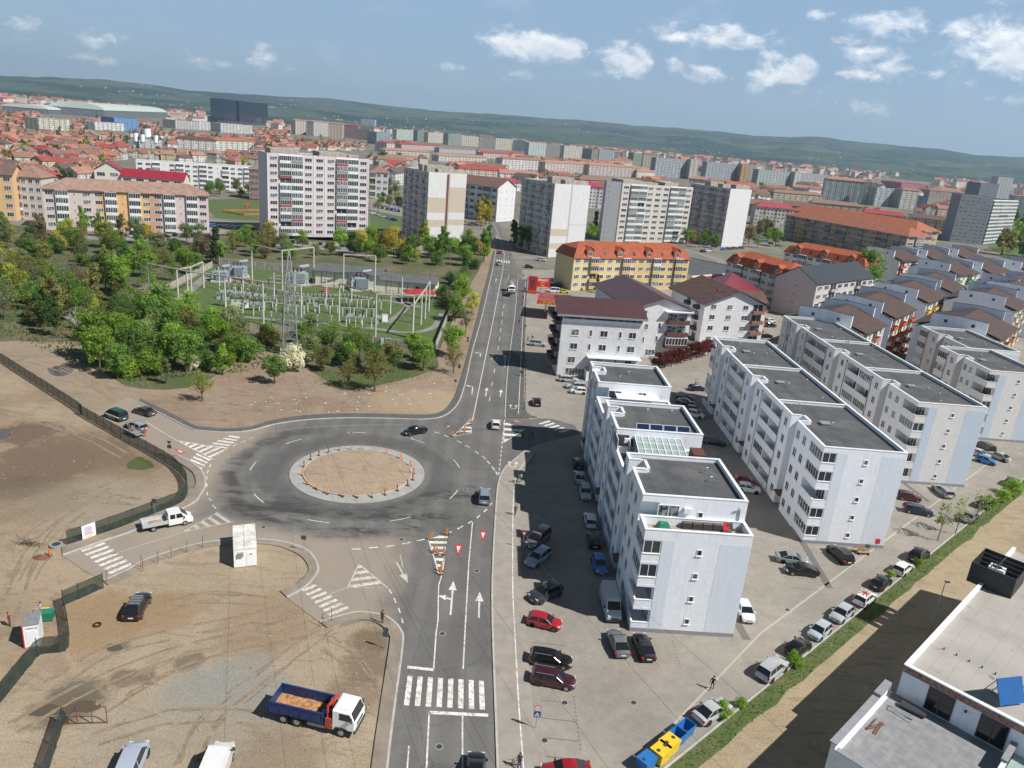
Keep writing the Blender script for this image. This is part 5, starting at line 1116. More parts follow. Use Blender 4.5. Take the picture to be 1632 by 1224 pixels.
def crown_mesh(name,n,clumps,rx,rz,leaf,seed,lift=0.0,twigs=False,mat=None,cone=False):
 rn=random.Random(seed);m=MB();cs=[]
 for i in range(clumps):
  t=rn.random();a=rn.uniform(0,6.28);rr=(rn.random()**.5)*rx*.78;z=rn.uniform(-.75,.85)*rz
  k=math.sqrt(max(.05,1-(z/rz)**2))if not cone else max(.12,.5-.5*z/rz)
  cs.append((math.cos(a)*rr*k,math.sin(a)*rr*k,lift+z,rx*rn.uniform(.22,.46)))
 V,F=[],[]
 for i in range(n):
  cx,cy,cz,cr=cs[rn.randrange(clumps)]
  d=Vector((rn.gauss(0,1),rn.gauss(0,1),rn.gauss(0,.85)));d.normalize();r=cr*(rn.random()**.35)*1.05
  p=Vector((cx,cy,cz))+d*r
  nrm=(d+Vector((rn.gauss(0,.6),rn.gauss(0,.6),rn.gauss(0.4,.6)))).normalized();a=nrm.orthogonal().normalized();a=Matrix.Rotation(rn.uniform(0,6.28),3,nrm)@a;b=nrm.cross(a);s=leaf*rn.uniform(.55,1.3)
  k=len(V);V+=[tuple(p-a*s),tuple(p+b*s*.6),tuple(p+a*s),tuple(p-b*s*.6)];F.append((k,k+1,k+2,k+3))
 m.v=V;m.f=F;m.m=[0]*len(F)
 return m.mesh(name,mat or LEAF)
def trunk_mesh(h,r,lift,rx,seed,nb=6,mat=None):
 rn=random.Random(seed);m=MB();m.tube((0,0,-.1),(rn.uniform(-.2,.2),rn.uniform(-.2,.2),h),r,r*.6,6)
 for i in range(nb):
  a=6.28*i/nb+rn.uniform(-.4,.4);q=Vector((math.cos(a)*rx*.55,math.sin(a)*rx*.55,lift+rn.uniform(-.3,.8)*rx*.6));mid=Vector((q.x*.4,q.y*.4,h+(q.z-h)*.55))
  m.tube((0,0,h*.85),mid,r*.5,r*.3,5);m.tube(mid,q,r*.3,r*.08,4)
  for j in range(3):e=q+Vector((rn.uniform(-1,1),rn.uniform(-1,1),rn.uniform(-.2,1)))*rx*.4;m.tube(mid.lerp(q,.6),e,r*.15,r*.03,3)
 return m.mesh('trunk',mat or BARK)
PROTO={'bush':[(crown_mesh('crown',2300,22,2.6,2.0,.20,s,2.2),trunk_mesh(.9,.14,2.2,2.6,s))for s in(1,2,3)],'tree':[(crown_mesh('crown',3000,26,3.0,2.7,.21,s,4.6),trunk_mesh(2.4,.2,4.6,3.0,s))for s in(4,5,6)],'loose':[(crown_mesh('crown',1300,30,3.0,2.6,.17,s,4.4),trunk_mesh(2.0,.2,4.4,3.0,s,9))for s in(7,8)],'tall':[(crown_mesh('crown',2600,26,2.0,4.4,.22,s,5.6),trunk_mesh(2.4,.2,5.6,2.0,s))for s in(9,10)],'young':[(crown_mesh('crown',260,16,1.0,1.2,.11,s,2.6),trunk_mesh(1.8,.05,2.6,1.0,s))for s in(11,12)],'bare':[(crown_mesh('crown',260,30,3.0,2.4,.12,s,4.4),trunk_mesh(2.2,.22,4.4,3.4,s,14,PALEBARK))for s in(13,)],'conifer':[(crown_mesh('crown',1800,40,1.7,4.0,.24,s,4.4,cone=True),trunk_mesh(3,.2,4.4,1.0,s))for s in(14,)],'far':[(crown_mesh('crown',420,12,3.2,3.0,.62,s,4.2),trunk_mesh(2,.25,4.2,2.5,s,3))for s in(15,16)]}
TC={'bright green':(0.182,0.287,0.042),'mid green':(0.124,0.207,0.042),'dark green':(0.065,0.122,0.029),'olive':(0.208,0.201,0.066),'yellow green':(0.28,0.305,0.054),'brown twigged':(.19,.165,.095),'grey green':(0.195,0.226,0.114),'white blossomed':(0.6,0.58,0.54),'dark red':(0.11,0.022,0.026),'purple brown':(0.195,0.116,0.096),'golden green':(0.351,0.299,0.054)}
def tree(kind,p,s,colname,label,group,rn,sz=None):
 c,t=rn.choice(PROTO[kind]);o=thing('tree' if kind not in('bush',)else 'shrub',(p[0],p[1],p[2]if len(p)>2 else 0),rn.uniform(0,6.28),label,'tree' if kind!='bush' else 'shrub',group)
 o.scale=(s*rn.uniform(.88,1.12),s*rn.uniform(.88,1.12),(sz or s)*rn.uniform(.9,1.1))
 k=rn.uniform(.85,1.18);cc=TC[colname]
 link('crown',c,o,color=tuple(v*k for v in cc));link('trunk',t,o);return o
trn=random.Random(5)
WORDS={'bush':'bush','tree':'broad tree','loose':'sparse tree','tall':'tall tree','young':'young tree','bare':'bare tree','conifer':'conifer','far':'tree'}
def scatter(poly,n,mind,kinds,cols,srange,place,group,avoid=()):
 pts=[];xs=[p[0]for p in poly];ys=[p[1]for p in poly];tries=0
 while len(pts)<n and tries<n*60:
  tries+=1;px,py=trn.uniform(min(xs),max(xs)),trn.uniform(min(ys),max(ys))
  if not in_poly(px,py,poly)or any(in_poly(px,py,a)for a in avoid):continue
  q=g(px,py)
  if all((q-o).length>mind*trn.uniform(.8,1.2)for o in pts):pts.append(q)
 for q in pts:
  kd,cn=trn.choice(kinds),trn.choice(cols);s=trn.uniform(*srange)
  size='small ' if s<srange[0]+.33*(srange[1]-srange[0])else('large ' if s>srange[0]+.7*(srange[1]-srange[0])else '')
  tree(kd,q,s,cn,f'{size}{cn} {WORDS[kd]} {place}',group,trn)
GTH='trees and shrubs of the thicket'
GRN=['bright green','mid green','mid green','dark green','olive','yellow green','mid green','grey green']
TH1=[(-40,395),(120,385),(200,395),(228,420),(205,470),(235,500),(200,540),(150,545),(20,530),(-40,500)]
scatter(TH1,46,5.2,['tree','loose','bush','loose','tall'],GRN+['brown twigged','olive'],(.85,1.45),'in the overgrown plot at the far left',GTH)
scatter([(-30,372),(130,374),(340,386),(345,402),(225,418),(-30,400)],30,5.5,['tree','tree','loose','tall','bush'],GRN+['brown twigged','golden green'],(.9,1.5),'before the pink and orange block',GTH)
scatter(TH1,34,3.5,['bush'],['bright green','mid green','yellow green','olive','grey green'],(.6,1.2),'in the overgrown plot at the far left',GTH)
scatter([(150,545),(300,515),(440,560),(400,585),(200,605)],18,3.2,['bush'],['bright green','mid green','yellow green'],(.5,.95),'low in the thicket below the substation',GTH)
scatter([(228,425),(330,405),(390,400),(345,422),(260,460),(232,480)],14,5.5,['loose','tree','bush'],['brown twigged','olive','bright green','mid green','grey green'],(.9,1.4),'outside the rear wall of the substation',GTH)
scatter([(140,535),(240,492),(300,512),(420,532),(450,560),(410,575),(330,588),(270,600),(190,605),(150,590)],42,4.2,['bush','tree','bush','loose','tree'],['bright green','mid green','dark green','mid green','olive','grey green','bright green'],(.8,1.35),'in the thicket below the substation',GTH)
scatter([(478,536),(560,548),(640,568),(690,575),(690,595),(610,600),(480,590)],22,3.8,['bush','bush','tree','loose'],['mid green','bright green','dark green','olive','grey green'],(.7,1.2),'between the pylon and the substation wall',GTH)
scatter([(695,470),(735,440),(760,425),(745,500),(722,520)],11,4.5,['tree','bush','loose','tall'],['mid green','dark green','bright green','olive','grey green'],(.9,1.35),'between the substation and the main road',GTH)
scatter([(600,398),(690,400),(745,395),(780,402),(770,425),(700,432),(610,425),(560,410)],30,5.5,['tree','tall','tree','bush'],['mid green','bright green','dark green','yellow green','golden green','mid green'],(1.0,1.55),'at the foot of the grey tower',GTH)
scatter([(380,385),(560,398),(560,412),(470,418),(360,405)],18,5.5,['loose','bush','tree','tree'],['brown twigged','olive','bright green','grey green','mid green'],(.8,1.3),'in front of the pinkish tower',GTH)
scatter([(742,300),(770,300),(790,362),(755,372),(742,350)],12,6,['tall','tree'],['golden green','olive','mid green','golden green'],(1.2,1.8),'lining the street beside the grey tower',GTH)
scatter([(812,385),(832,388),(862,392),(862,402),(820,402)],7,6,['tree','tall'],['mid green','dark green','bright green'],(1.1,1.5),'beside the second grey tower',GTH)
for kd,px,py,s,cn,lb in[('loose',597,624,1.25,'olive','olive green tree with several pale stems standing alone above the roundabout'),('loose',555,618,.95,'olive','small olive tree left of the many stemmed tree'),('tree',437,612,.85,'mid green','small round green tree alone left of the pylon foot'),('loose',322,640,.85,'yellow green','low yellow green tree alone on the bare ground at the left'),('bush',308,588,.8,'white blossomed','white blossoming bush at the edge of the thicket'),('bush',470,592,1.25,'white blossomed','pale blossoming shrub round the foot of the pylon'),('bush',240,478,1.1,'white blossomed','white blossoming shrub by the leftmost concrete post'),('bush',375,498,.8,'white blossomed','pale blossoming shrub inside the substation lawn edge'),('bare',126,542,1.3,'brown twigged','leafless tree with a pale slanting trunk at the edge of the bare earth'),('tall',265,612,.62,'grey green','slim pale tree at the lower edge of the thicket'),('tall',355,598,.7,'bright green','upright bright green shrub at the right end of the thicket'),('tree',160,590,1.2,'bright green','bright leafy tree at the lower left corner of the thicket'),('tree',188,604,1.0,'mid green','dense green tree casting shade on the bare earth'),('tree',188,468,1.5,'bright green','big bright green tree left of the substation wall'),('loose',122,470,1.3,'brown twigged','brown twigged tree in the middle of the overgrown plot'),('conifer',345,420,1.6,'dark green','dark narrow conifer behind the substation'),('tree',720,568,1.0,'bright green','bright tree by the road, lower right of the substation'),('loose',722,595,.9,'olive','thin olive tree by the road opposite the white house'),('tree',752,500,.95,'yellow green','yellow green tree beside the road verge'),('loose',742,530,.9,'brown twigged','brown twigged tree beside the road pavement'),('tree',1378,465,2.3,'mid green','big bushy green tree between the slate roofed block and brown roofs'),('tree',1212,310,2.3,'olive','large olive tree among the distant slabs'),('tree',610,262,2.6,'mid green','large dark tree by the far street'),('tree',636,262,2.2,'bright green','round green tree right of the far street'),('conifer',947,376,2.0,'dark green','dark conifer between the two grey towers'),('tree',942,382,1.3,'bright green','bright green tree between the two grey towers'),('tree',1060,384,1.2,'bright green','bright tree at the foot of the cream tower'),('conifer',950,467,.9,'dark green','small dark conifer in front of the yellow block'),('tree',983,462,.9,'yellow green','yellow green tree in front of the yellow block'),('tall',308,296,1.6,'bright green','tall green tree before the long white block')]:
 tree(kd,g(px,py),s,cn,lb,'single trees and shrubs',trn)
for i in range(9):
 t=i/8;p=Vector(g2(1048,590)).lerp(Vector(g2(1128,568)),t);tree('tree',p,.62+.1*trn.random(),'dark red','dark red leaved tree in the row beside the white house','dark red trees in a row',trn,.62)
for px,py in((1522,852),(1494,862),(1552,836)):tree('young',g(px,py),1.7,'grey green','young tree with few leaves in the grass verge by the parked cars','young trees in the verge',trn)
for px,py,s,lb in((1265,1062,.4,'leafy bush in the verge beside the silver hatchback'),(1150,1142,.4,'leafy bush in the verge beside the silver saloon'),(1180,1128,.28,'small bush at the lower end of the verge'),(1418,922,.3,'small bush in the verge by the dark hatchback'),(1462,902,.3,'small bush in the verge by the white hatchback'),(1578,812,.62,'bushy shrub in the verge farther up'),(1376,962,.35,'tiny bush in the verge behind the flag roofed car'),(1610,790,.7,'tall bushy shrub in the verge near the right edge'),(1596,800,.5,'lighter shrub in the verge near the right edge')):tree('bush',g(px,py),s,'bright green',lb,'bushes in the grass verge',trn)
tree('young',g(958,640+9),1.0,'dark red','small red leaved tree beside the parked cars',None,trn)
scatter([(1195,370),(1250,372),(1240,396),(1190,396)],12,7,['tree','loose'],['mid green','bright green','olive','brown twigged'],(1.1,1.6),'near the blank ended tower','trees round the towers')
scatter([(1095,376),(1150,396),(1140,400),(1080,394)],9,7,['tree','loose'],['mid green','bright green','olive'],(1.0,1.4),'behind the supermarket roof','trees round the towers')
scatter([(590,300),(640,300),(640,345),(600,345)],9,8,['tree','loose'],['mid green','dark green','olive'],(1.1,1.5),'in the yard between the first two towers','trees round the towers')
scatter([(332,305),(412,308),(412,318),(332,316)],8,7,['tree','loose','bush'],['mid green','dark green','olive','white blossomed'],(.9,1.4),'before the long white block','trees round the towers')
scatter([(1560,345),(1640,340),(1640,420),(1590,410)],16,11,['tree','far'],['mid green','bright green','dark green','olive'],(1.6,2.6),'in the green area at the right edge','trees at the right edge')
ft=0;rest=[]
for(wx,wy,px,py)in LOTS:
 if trn.random()<.36:
  q=(wx+trn.uniform(6,11)*trn.choice((-1,1)),wy+trn.uniform(-9,9))
  if ft<60:
   cn=trn.choice(['mid green','dark green','olive','bright green','brown twigged','yellow green']);b=near_land(px,py)
   tree('far',(*q,0),trn.uniform(.7,1.5),cn,f'{cn} tree among houses near {short(b[2])}','trees among the houses',trn);ft+=1
  else:rest.append(q)
m_=MB();src=PROTO['far'][0][0];sv=[v.co.copy()for v in src.vertices];sf=[list(p.vertices)for p in src.polygons][::7]
for(x,y)in rest[:4500]:
 s=trn.uniform(.8,1.5)*1.45;n=len(m_.v)
 for f in sf:
  k=len(m_.v);m_.v+=[(x+sv[i].x*s,y+sv[i].y*s,sv[i].z*s)for i in f];m_.f.append([k,k+1,k+2,k+3]);m_.m.append(0)
o=m_.build('distant_trees',LEAF,color=(.06,.085,.025));struct(o,'stuff')
def tufts(name,regs,n,size,colr):
 m=MB();rn=random.Random(3)
 for fn,k in regs:
  for _ in range(int(n*k)):
   x,y=fn(rn);z=.03;s=size*rn.uniform(.6,1.5)
   for _j in range(3):
    a=rn.uniform(0,6.28);b=rn.uniform(.2,.6)*s;i=len(m.v);dx,dy=math.cos(a)*s*.35,math.sin(a)*s*.35
    m.v+=[(x-dx,y-dy,z),(x+dx,y+dy,z),(x+dx*.5-dy*b,y+dy*.5+dx*b,z+s)];m.f.append([i,i+1,i+2]);m.m.append(0)
 o=m.build(name,LEAF,color=colr);struct(o,'stuff')
def in_px(poly):
 xs=[p[0]for p in poly];ys=[p[1]for p in poly]
 def f(rn):
  while True:
   x,y=rn.uniform(min(xs),max(xs)),rn.uniform(min(ys),max(ys))
   if in_poly(x,y,poly):return g2(x,y)
 return f
def verge(rn):return dpt(rn.uniform(-25,160),rn.uniform(.3,1.9))
def verge2(rn):return dpt(rn.uniform(-25,60),rn.uniform(10.5,12.4))
tufts('grass',[(verge,.25),(verge2,.14),(in_px([(520,560),(690,575),(690,600),(640,612),(560,622),(500,612)]),.16),(in_px([(230,490),(420,520),(690,560),(600,548),(300,507)]),.06)],14000,.17,(.17,.24,.055))
tufts('weeds',[(in_px([(-60,380),(340,390),(240,500),(440,540),(420,590),(200,610),(0,530)]),1)],9000,.34,(.10,.17,.04))
def rubble():
 m=MB();rn=random.Random(8);fs=[in_px([(320,640),(560,625),(740,600),(735,640),(640,658),(440,668)]),in_px([(130,560),(300,640),(200,625),(140,600)]),in_px([(110,960),(300,900),(480,890),(600,1000),(590,1220),(80,1224)]),in_px([(0,600),(270,745),(250,810),(0,900)])]
 for i in range(1700):
  x,y=fs[i%4](rn);s=rn.choice([.03,.04,.05,.06,.1])*rn.uniform(.7,1.3);m.M=Matrix.Translation((x,y,.02))@Matrix.Rotation(rn.uniform(0,6),4,'Z');m.box(-s,-s*.7,0,s,s*.7,s*.7)
 struct(m.build('rubble',simple('rubble_stone',(.31,.25,.18),.95,var=.4,scale=.9,world=True)),'stuff')
rubble()
def ruts():
 m=MB();rn=random.Random(6);z=.042
 def pair(pxs,gauge=1.7,w=.34):
  P=smooth_line(gl(pxs),8)
  for s_ in(-1,1):
   Q=[]
   for i,p in enumerate(P):
    a,b=Vector(P[max(i-1,0)]),Vector(P[min(i+1,len(P)-1)]);d=(b-a).normalized();Q.append((p[0]-d.y*gauge/2*s_+rn.uniform(-.06,.06),p[1]+d.x*gauge/2*s_+rn.uniform(-.06,.06)))
   k=0
   while k<len(Q)-3:n=rn.randint(4,11);m.strip(Q[k:k+n],w*rn.uniform(.6,1.1),z+rn.uniform(0,.002));k+=n+rn.randint(-1,3)
 for q in([(500,980),(400,1010),(280,1040),(150,1090),(20,1160)],[(490,965),(380,990),(300,1005),(170,1040),(90,1090)],[(520,1000),(470,1040),(400,1090),(330,1150),(300,1224)],[(470,1010),(350,1035),(250,1075),(160,1130)],[(600,1120),(560,1060),(520,1020)],[(425,1150),(350,1140),(250,1150),(150,1180)],[(240,975),(330,950),(430,960)],[(20,880),(80,830),(160,780),(230,755)],[(0,830),(60,800),(150,790),(220,800)],[(30,920),(60,870),(120,820),(190,790)],[(-20,650),(60,670),(150,700),(200,730)],[(40,900),(20,960),(0,1010)],[(150,600),(190,640),(215,680)],[(60,570),(130,600),(190,640)]):pair(q);pair([(x+rn.uniform(-14,14),y+rn.uniform(-6,6))for x,y in q])
 struct(m.build('tyre_tracks',dirt('track_earth',(.28,.22,.15),(.24,.185,.125),(.34,.275,.195),.3)))
ruts()
def litter():
 m=MB();rn=random.Random(2);f1=in_px([(330,640),(560,625),(735,600),(640,655),(440,660)])
 for i in range(70):x,y=f1(rn);s=rn.uniform(.06,.2);m.M=Matrix.Translation((x,y,.03))@Matrix.Rotation(rn.uniform(0,6),4,'Z');m.box(-s,-s*.5,0,s,s*.5,.06,rn.choice((0,0,0,1)))
 struct(m.build('litter',[WHITE,BINBLUE]),'stuff')
litter()
POSTC=simple('post_concrete',(.50,.49,.46),.85,var=.12)
GP='white concrete posts of the substation gantries'
def gantry(pts,label,rods=(),base_mult=1.0,r=.28):
 """pts: picture base and top of each post"""
 P=[g(*b)for b,t in pts];Hs=[height_at(*b,*t)for b,t in pts];H=sum(Hs)/len(Hs)
 o=thing('gantry',P[0],0,label,'gantry','post and beam gantries of the substation');Q=[p-P[0]for p in P]
 for q in Q:MB().tube((q.x,q.y,0),(q.x,q.y,H),r,r*.72,10).build('post',POSTC,o,smooth=False)
 for a,b in zip(Q,Q[1:]):
  MB().tube((a.x,a.y,H-.1),(b.x,b.y,H-.1),.2,.2,6).tube((a.x,a.y,H+.25),(b.x,b.y,H+.25),.07,.07,4).build('beam',CONC_WARM,o)
 for i in rods:MB().tube((Q[i].x,Q[i].y,H),(Q[i].x,Q[i].y,H+5.5),.06,.03,5).build('lightning_rod',DARKMETAL,o)
 return o,P,H
G1=gantry([((240,486),(237.5,427)),((301,500),(297,433)),((360,508),(358,438)),((420,518),(419,444)),((480,524),(479.6,451)),((540,519),(540.6,457)),((598,538),(601,464)),((657,540),(661,470))],'longest row of white posts and beam along the near side of the substation',(0,7))
G2=gantry([((657.5,539),(661,470)),((670.4,518),(672.6,471)),((677,508),(679,464)),((683,496),(684,453))],'short row of white posts down the right side of the substation',(3,))
G3=gantry([((284,474),(282.5,434)),((305.5,469),(304.5,424)),((324.8,459),(323,415))],'three white posts with a beam at the left end of the substation',(2,))
G4=gantry([((402,450),(401,390)),((450,462),(450,394)),((500,454),(500,398))],'tall white goal post gantry at the back, left one',());G5=gantry([((547,464),(549,404)),((597,466),(598,409))],'tall white goal post gantry at the back, in front of the cream building',())
for k,(b,t)in enumerate([((388,470),(386,420)),((437,476),(436,424)),((520,484),(520,432)),((560,488),(560,436)),((622,500),(623,450)),((470,474),(469,420)),((640,482),(641,430)),((350,462),(349,415))]):
 H=height_at(*b,*t);o=thing('mast',g(*b),0,'slim concrete mast standing in the switchyard','mast','slim masts of the substation');MB().tube((0,0,0),(0,0,H*.8),.2,.14,8).build('shaft',PALE,o);MB().tube((0,0,H*.8),(0,0,H+2),.05,.03,5).build('lightning_rod',DARKMETAL,o);MB().box(-.9,-.08,H*.72,.9,.08,H*.75).build('cross_arm',STEEL,o)
def insulator(kind):
 o=thing('insulator_post',(0,0,0),0,'','insulator','insulator posts in the switchyard')
 if kind==0:
  MB().tube((0,0,0),(0,0,2.6),.14,.14,6).build('post',PALE,o);MB().box(-.3,-.3,2.6,.3,.3,3.2).build('control_box',GREYPAINT,o);m=MB()
  for k in range(5):m.tube((0,0,3.2+k*.34),(0,0,3.5+k*.34),.2,.12,7)
  m.build('insulator',BROWNCER,o)
 elif kind==1:
  for x in(-1.1,1.1):MB().tube((x,0,0),(x,0,2.4),.13,.13,6).build('post',PALE,o)
  MB().box(-1.6,-.12,2.4,1.6,.12,2.62).build('cross_beam',GREYPAINT,o)
  for x in(-1.2,0,1.2):
   m=MB();[m.tube((x,0,2.62+k*.3),(x,0,2.9+k*.3),.16,.1,6)for k in range(4)];m.build('insulator',BROWNCER,o)
 else:
  MB().tube((0,0,0),(0,0,1.9),.12,.12,6).build('post',PALE,o);MB().box(-.9,-.4,1.9,.9,.4,2.7).build('switch_box',GREYPAINT,o)
  for x in(-.5,.5):m=MB();[m.tube((x,0,2.7+k*.3),(x+.15*k*(1 if x>0 else-1),0,3.0+k*.3),.16,.1,6)for k in range(4)];m.build('insulator',BROWNCER,o)
 return o
protos=[insulator(k)for k in range(3)]
used=[False]*3;rn=random.Random(4)
KL=['slim switchyard post with grey box and brown insulator','twin legged switchyard frame with three brown insulators','switchyard post with broad grey switch box']
def put_ins(k,px,py,rz,where):
 lab=f'{KL[k]} {where}'
 if not used[k]:used[k]=True;o=protos[k];o.location=g(px,py);o.rotation_euler=(0,0,rz);o['label']=lab
 else:dup(protos[k],g(px,py),rz,lab)
for row,(a,b,n,k,wh)in enumerate([((352,488),(412,496),7,2,'in the left cluster'),((355,476),(418,482),7,2,'in the left cluster'),((365,466),(420,472),6,0,'in the left cluster'),((388,500),(420,505),3,0,'in the left cluster'),((432,514),(470,520),3,0,'in the front row'),((505,518),(552,520),3,0,'in the front row'),((565,522),(590,524),3,0,'in the front row'),((430,495),(480,502),4,1,'in the middle row'),((496,497),(590,506),6,1,'in the middle row'),((470,484),(600,492),8,1,'in the back row'),((400,482),(460,488),4,0,'in the back row'),((555,514),(600,517),3,2,'in the front row')]):
 for i in range(n):t=i/max(1,n-1);put_ins(k,a[0]+(b[0]-a[0])*t+rn.uniform(-2,2),a[1]+(b[1]-a[1])*t+rn.uniform(-1,1),rad(25)+rn.uniform(-.1,.1),wh)
def transformer(px,py,s,label):
 o=thing('transformer',g(px,py),rad(25),label,'transformer','power transformers');o.scale=(s,s,s)
 MB().box(-3.2,-2.2,0,3.2,2.2,.5).build('base',SOIL_CONC,o);MB().box(-1.9,-1.2,.5,1.9,1.2,3.6).build('tank',GREYPAINT,o)
 for x in(-2.6,1.95):
  m=MB();[m.box(x,-1.1+.3*k,.8,x+.65,-.95+.3*k,3.3)for k in range(8)];m.build('radiator',GREYPAINT,o)
 m=MB();[m.box(-1.6+.3*k,-1.9,.8,-1.45+.3*k,-1.2,3.3)for k in range(11)];m.build('radiator',GREYPAINT,o)
 MB().tube((.6,.8,4.6),(3.0,.8,5.0),.55,.55,10).tube((.9,.8,3.5),(.9,.8,4.6),.15).build('oil_tank',GREYPAINT,o)
 for x in(-1.2,-.2,.8):m=MB();[m.tube((x,-.3,3.6+.25*k),(x-.05,-.35,3.85+.25*k),.2,.12,6)for k in range(5)];m.build('bushing',BROWNCER,o)
transformer(575,462,1.25,'blue grey transformer in front of the cream building');transformer(475,454,1.25,'blue grey transformer behind the lattice pylon');transformer(380,442,1.1,'grey transformer at the rear left of the switchyard');transformer(352,448,1.0,'smaller grey transformer farthest left in the switchyard')
def cabinet(px,py,w,h,mat,label):o=thing('cabinet',g(px,py),rad(20),label,'cabinet');MB().box(-w/2,-.35,.15,w/2,.35,h).build('body',mat,o);MB().box(-w/2-.05,-.42,h,w/2+.05,.42,h+.08).box(-w/2,-.36,0,w/2,.36,.15).build('lid',SOIL_CONC,o);MB().box(-w/2+.1,-.37,.3,w/2-.1,-.352,h-.1).build('door',mat,o)
cabinet(613,513,1.6,2.2,FRAME,'white cabinet on the lawn near the right gantry posts');cabinet(392,491,1.5,2.2,FRAME,'white cabinet beside the front posts of the switchyard');cabinet(520,466,1.8,2.0,simple('dull_red',(.35,.10,.11),.7),'dull red cabinet in front of the cream building');cabinet(504,497,1.0,1.8,FRAME,'small white box on a switchyard post')
def subhouse(r,W,D,H):
 for x in(.68,.83):window(r,'f',W*x,0,1.6,1.5,1.6,2)
 for x in(.12,.35,.5,.76):MB().tube((W*x,-.1,0),(W*x,-.1,H),.06).build('downpipe',DARKMETAL,r)
A_,B_=Vector((-69,249.5)),Vector((-28.5,249.0));mid=A_.lerp(B_,.54)
block('substation_building','long cream substation building under a grey corrugated gable roof, taller left half','substation building',A_,mid,9,5.2,(.74,.69,.57),floors=1,front='....',roof='gablex',rcol=(.13,.135,.14),rh=1.8,over=.7,rmat=SEAM,extra=lambda r,W,D,H:[MB().tube((W*x,-.1,0),(W*x,-.1,H),.06).build('downpipe',DARKMETAL,r)for x in(.1,.3,.5,.8)],clear=False)
block('substation_building','lower right half of the cream substation building with small windows','substation building',mid,B_,9,4.0,(.74,.69,.57),floors=1,front='....',roof='gablex',rcol=(.13,.135,.14),rh=1.6,over=.7,rmat=SEAM,extra=subhouse,clear=False)
def canopy():
 o=thing('carport',g(668,481),rad(20),'open shelter with a red sheet roof at the end of the cream building','shelter');q=MB();gable_roof(q,-4.5,-2,4.5,3,3.0,.8,.5,'x',hip=1.5);link('roof',q.mesh('roof',SEAM),o,color=(.42,.035,.05))
 for x in(-4,0,4):MB().tube((x,-1.8,0),(x,-1.8,3.0),.08).build('post',STEEL,o)
canopy()
def conc_fence(pxs,label,h=2.1):
 P=gl(pxs);o=thing('fence',(P[0][0],P[0][1],0),0,label,'fence','concrete panel fences of the substation');x0,y0=P[0];Q=[(x-x0,y-y0)for x,y in P]
 MB().wall(Q,.14,0,h).build('panel',CONC_WARM,o);pm=MB().box(-.13,-.13,0,.13,.13,h+.15).mesh('post',SOIL_CONC)
 for a,b in zip(Q,Q[1:]):
  L=math.dist(a,b);n=int(L/3)
  for i in range(n+1):t=i/max(n,1);link('post',pm,o,(a[0]+(b[0]-a[0])*t,a[1]+(b[1]-a[1])*t,0))
conc_fence([(400,528),(500,537),(595,549),(692,563)],'weathered concrete panel fence along the near edge of the substation');conc_fence([(692,563),(714,507),(722,490)],'weathered concrete fence down the right side of the substation');conc_fence([(256,470),(316,438),(338,426)],'pale concrete fence along the left side of the substation');conc_fence([(350,422),(450,433),(500,440)],'concrete panel fence at the back of the substation',2.6)
p=g(616,551);o=thing('sign_panel',(p.x-.1,p.y-.35,.2),rad(14),'pale blue notice panel fixed on the near concrete fence','sign panel');MB().box(-1.3,-.05,.0,1.3,.05,1.9).build('panel',simple('pale_blue_panel',(.42,.55,.58),.5),o);m_=MB();[m_.box(-1.0,-.06,.35+.3*k,1.0-.3*(k%2),-.052,.45+.3*k)for k in range(5)];m_.build('lettering',simple('panel_text',(.25,.38,.46),.6),o)
def pylon():
 c=(g(452.5,560)+g(472,566))/2;H=height_at(462,563,460,397);o=thing('lattice_pylon',c,rad(20),'steel lattice pylon rising between the shrubs and the substation','pylon');b=1.75
 def w(z):return b*(1-z/H*.62)if z<H*.72 else b*.45*(1-(z-H*.72)/(H*.28))+.05
 lv=[0,3,6,8.5,11,13,15,17,19,20.5,22];lv=[z for z in lv if z<H]+[H];m=MB()
 for z0,z1 in zip(lv,lv[1:]):
  a,c_=w(z0),w(z1);P0=[(-a,-a,z0),(a,-a,z0),(a,a,z0),(-a,a,z0)];P1=[(-c_,-c_,z1),(c_,-c_,z1),(c_,c_,z1),(-c_,c_,z1)]
  for i in range(4):j=(i+1)%4;m.tube(P0[i],P1[i],.16,.16,4);m.tube(P0[i],P1[j],.085,.085,4);m.tube(P0[j],P1[i],.085,.085,4);m.tube(P1[i],P1[j],.085,.085,4)
 m.build('tower',STEEL,o);arms=[]
 for z,L in((H*.72,4.6),(H*.53,6.6),(H*.32,4.2)):
  a=w(z)
  for s in(-1,1):
   q=MB()
   for yy in(-a,a):q.tube((s*a,yy,z),(s*L,0,z+.1),.08,.06,4);q.tube((s*a,yy,z+1.2),(s*L,0,z+.1),.07,.05,4)
   for t in(.3,.6):q.tube((s*(a+(L-a)*t),-a*(1-t),z),(s*(a+(L-a)*t),a*(1-t),z),.05,.05,4)
   q.build('cross_arm',STEEL,o);m2=MB();[m2 .tube((s*L,0,z-.2*k),(s*L,0,z-.2*k-.17),.13,.09,6)for k in range(6)];m2 .build('insulator_string',BROWNCER,o)
   arms.append(c+Matrix.Rotation(rad(20),3,'Z')@Vector((s*L,0,z-1.2)))
 return arms,c,H
ARMS,PYC,PYH=pylon()
wires=[((640,600),(960,1010)),((500,600),(735,1010)),((540,600),(800,1010)),((470,640),(680,1224)),((575,620),(850,960)),((600,600),(920,940)),((880,880),(1075,1075))]
ends=[(-4,24,14),(3,24,14.5),(9,25,15),(16,26,16),(23,27,17),(30,28,18)]
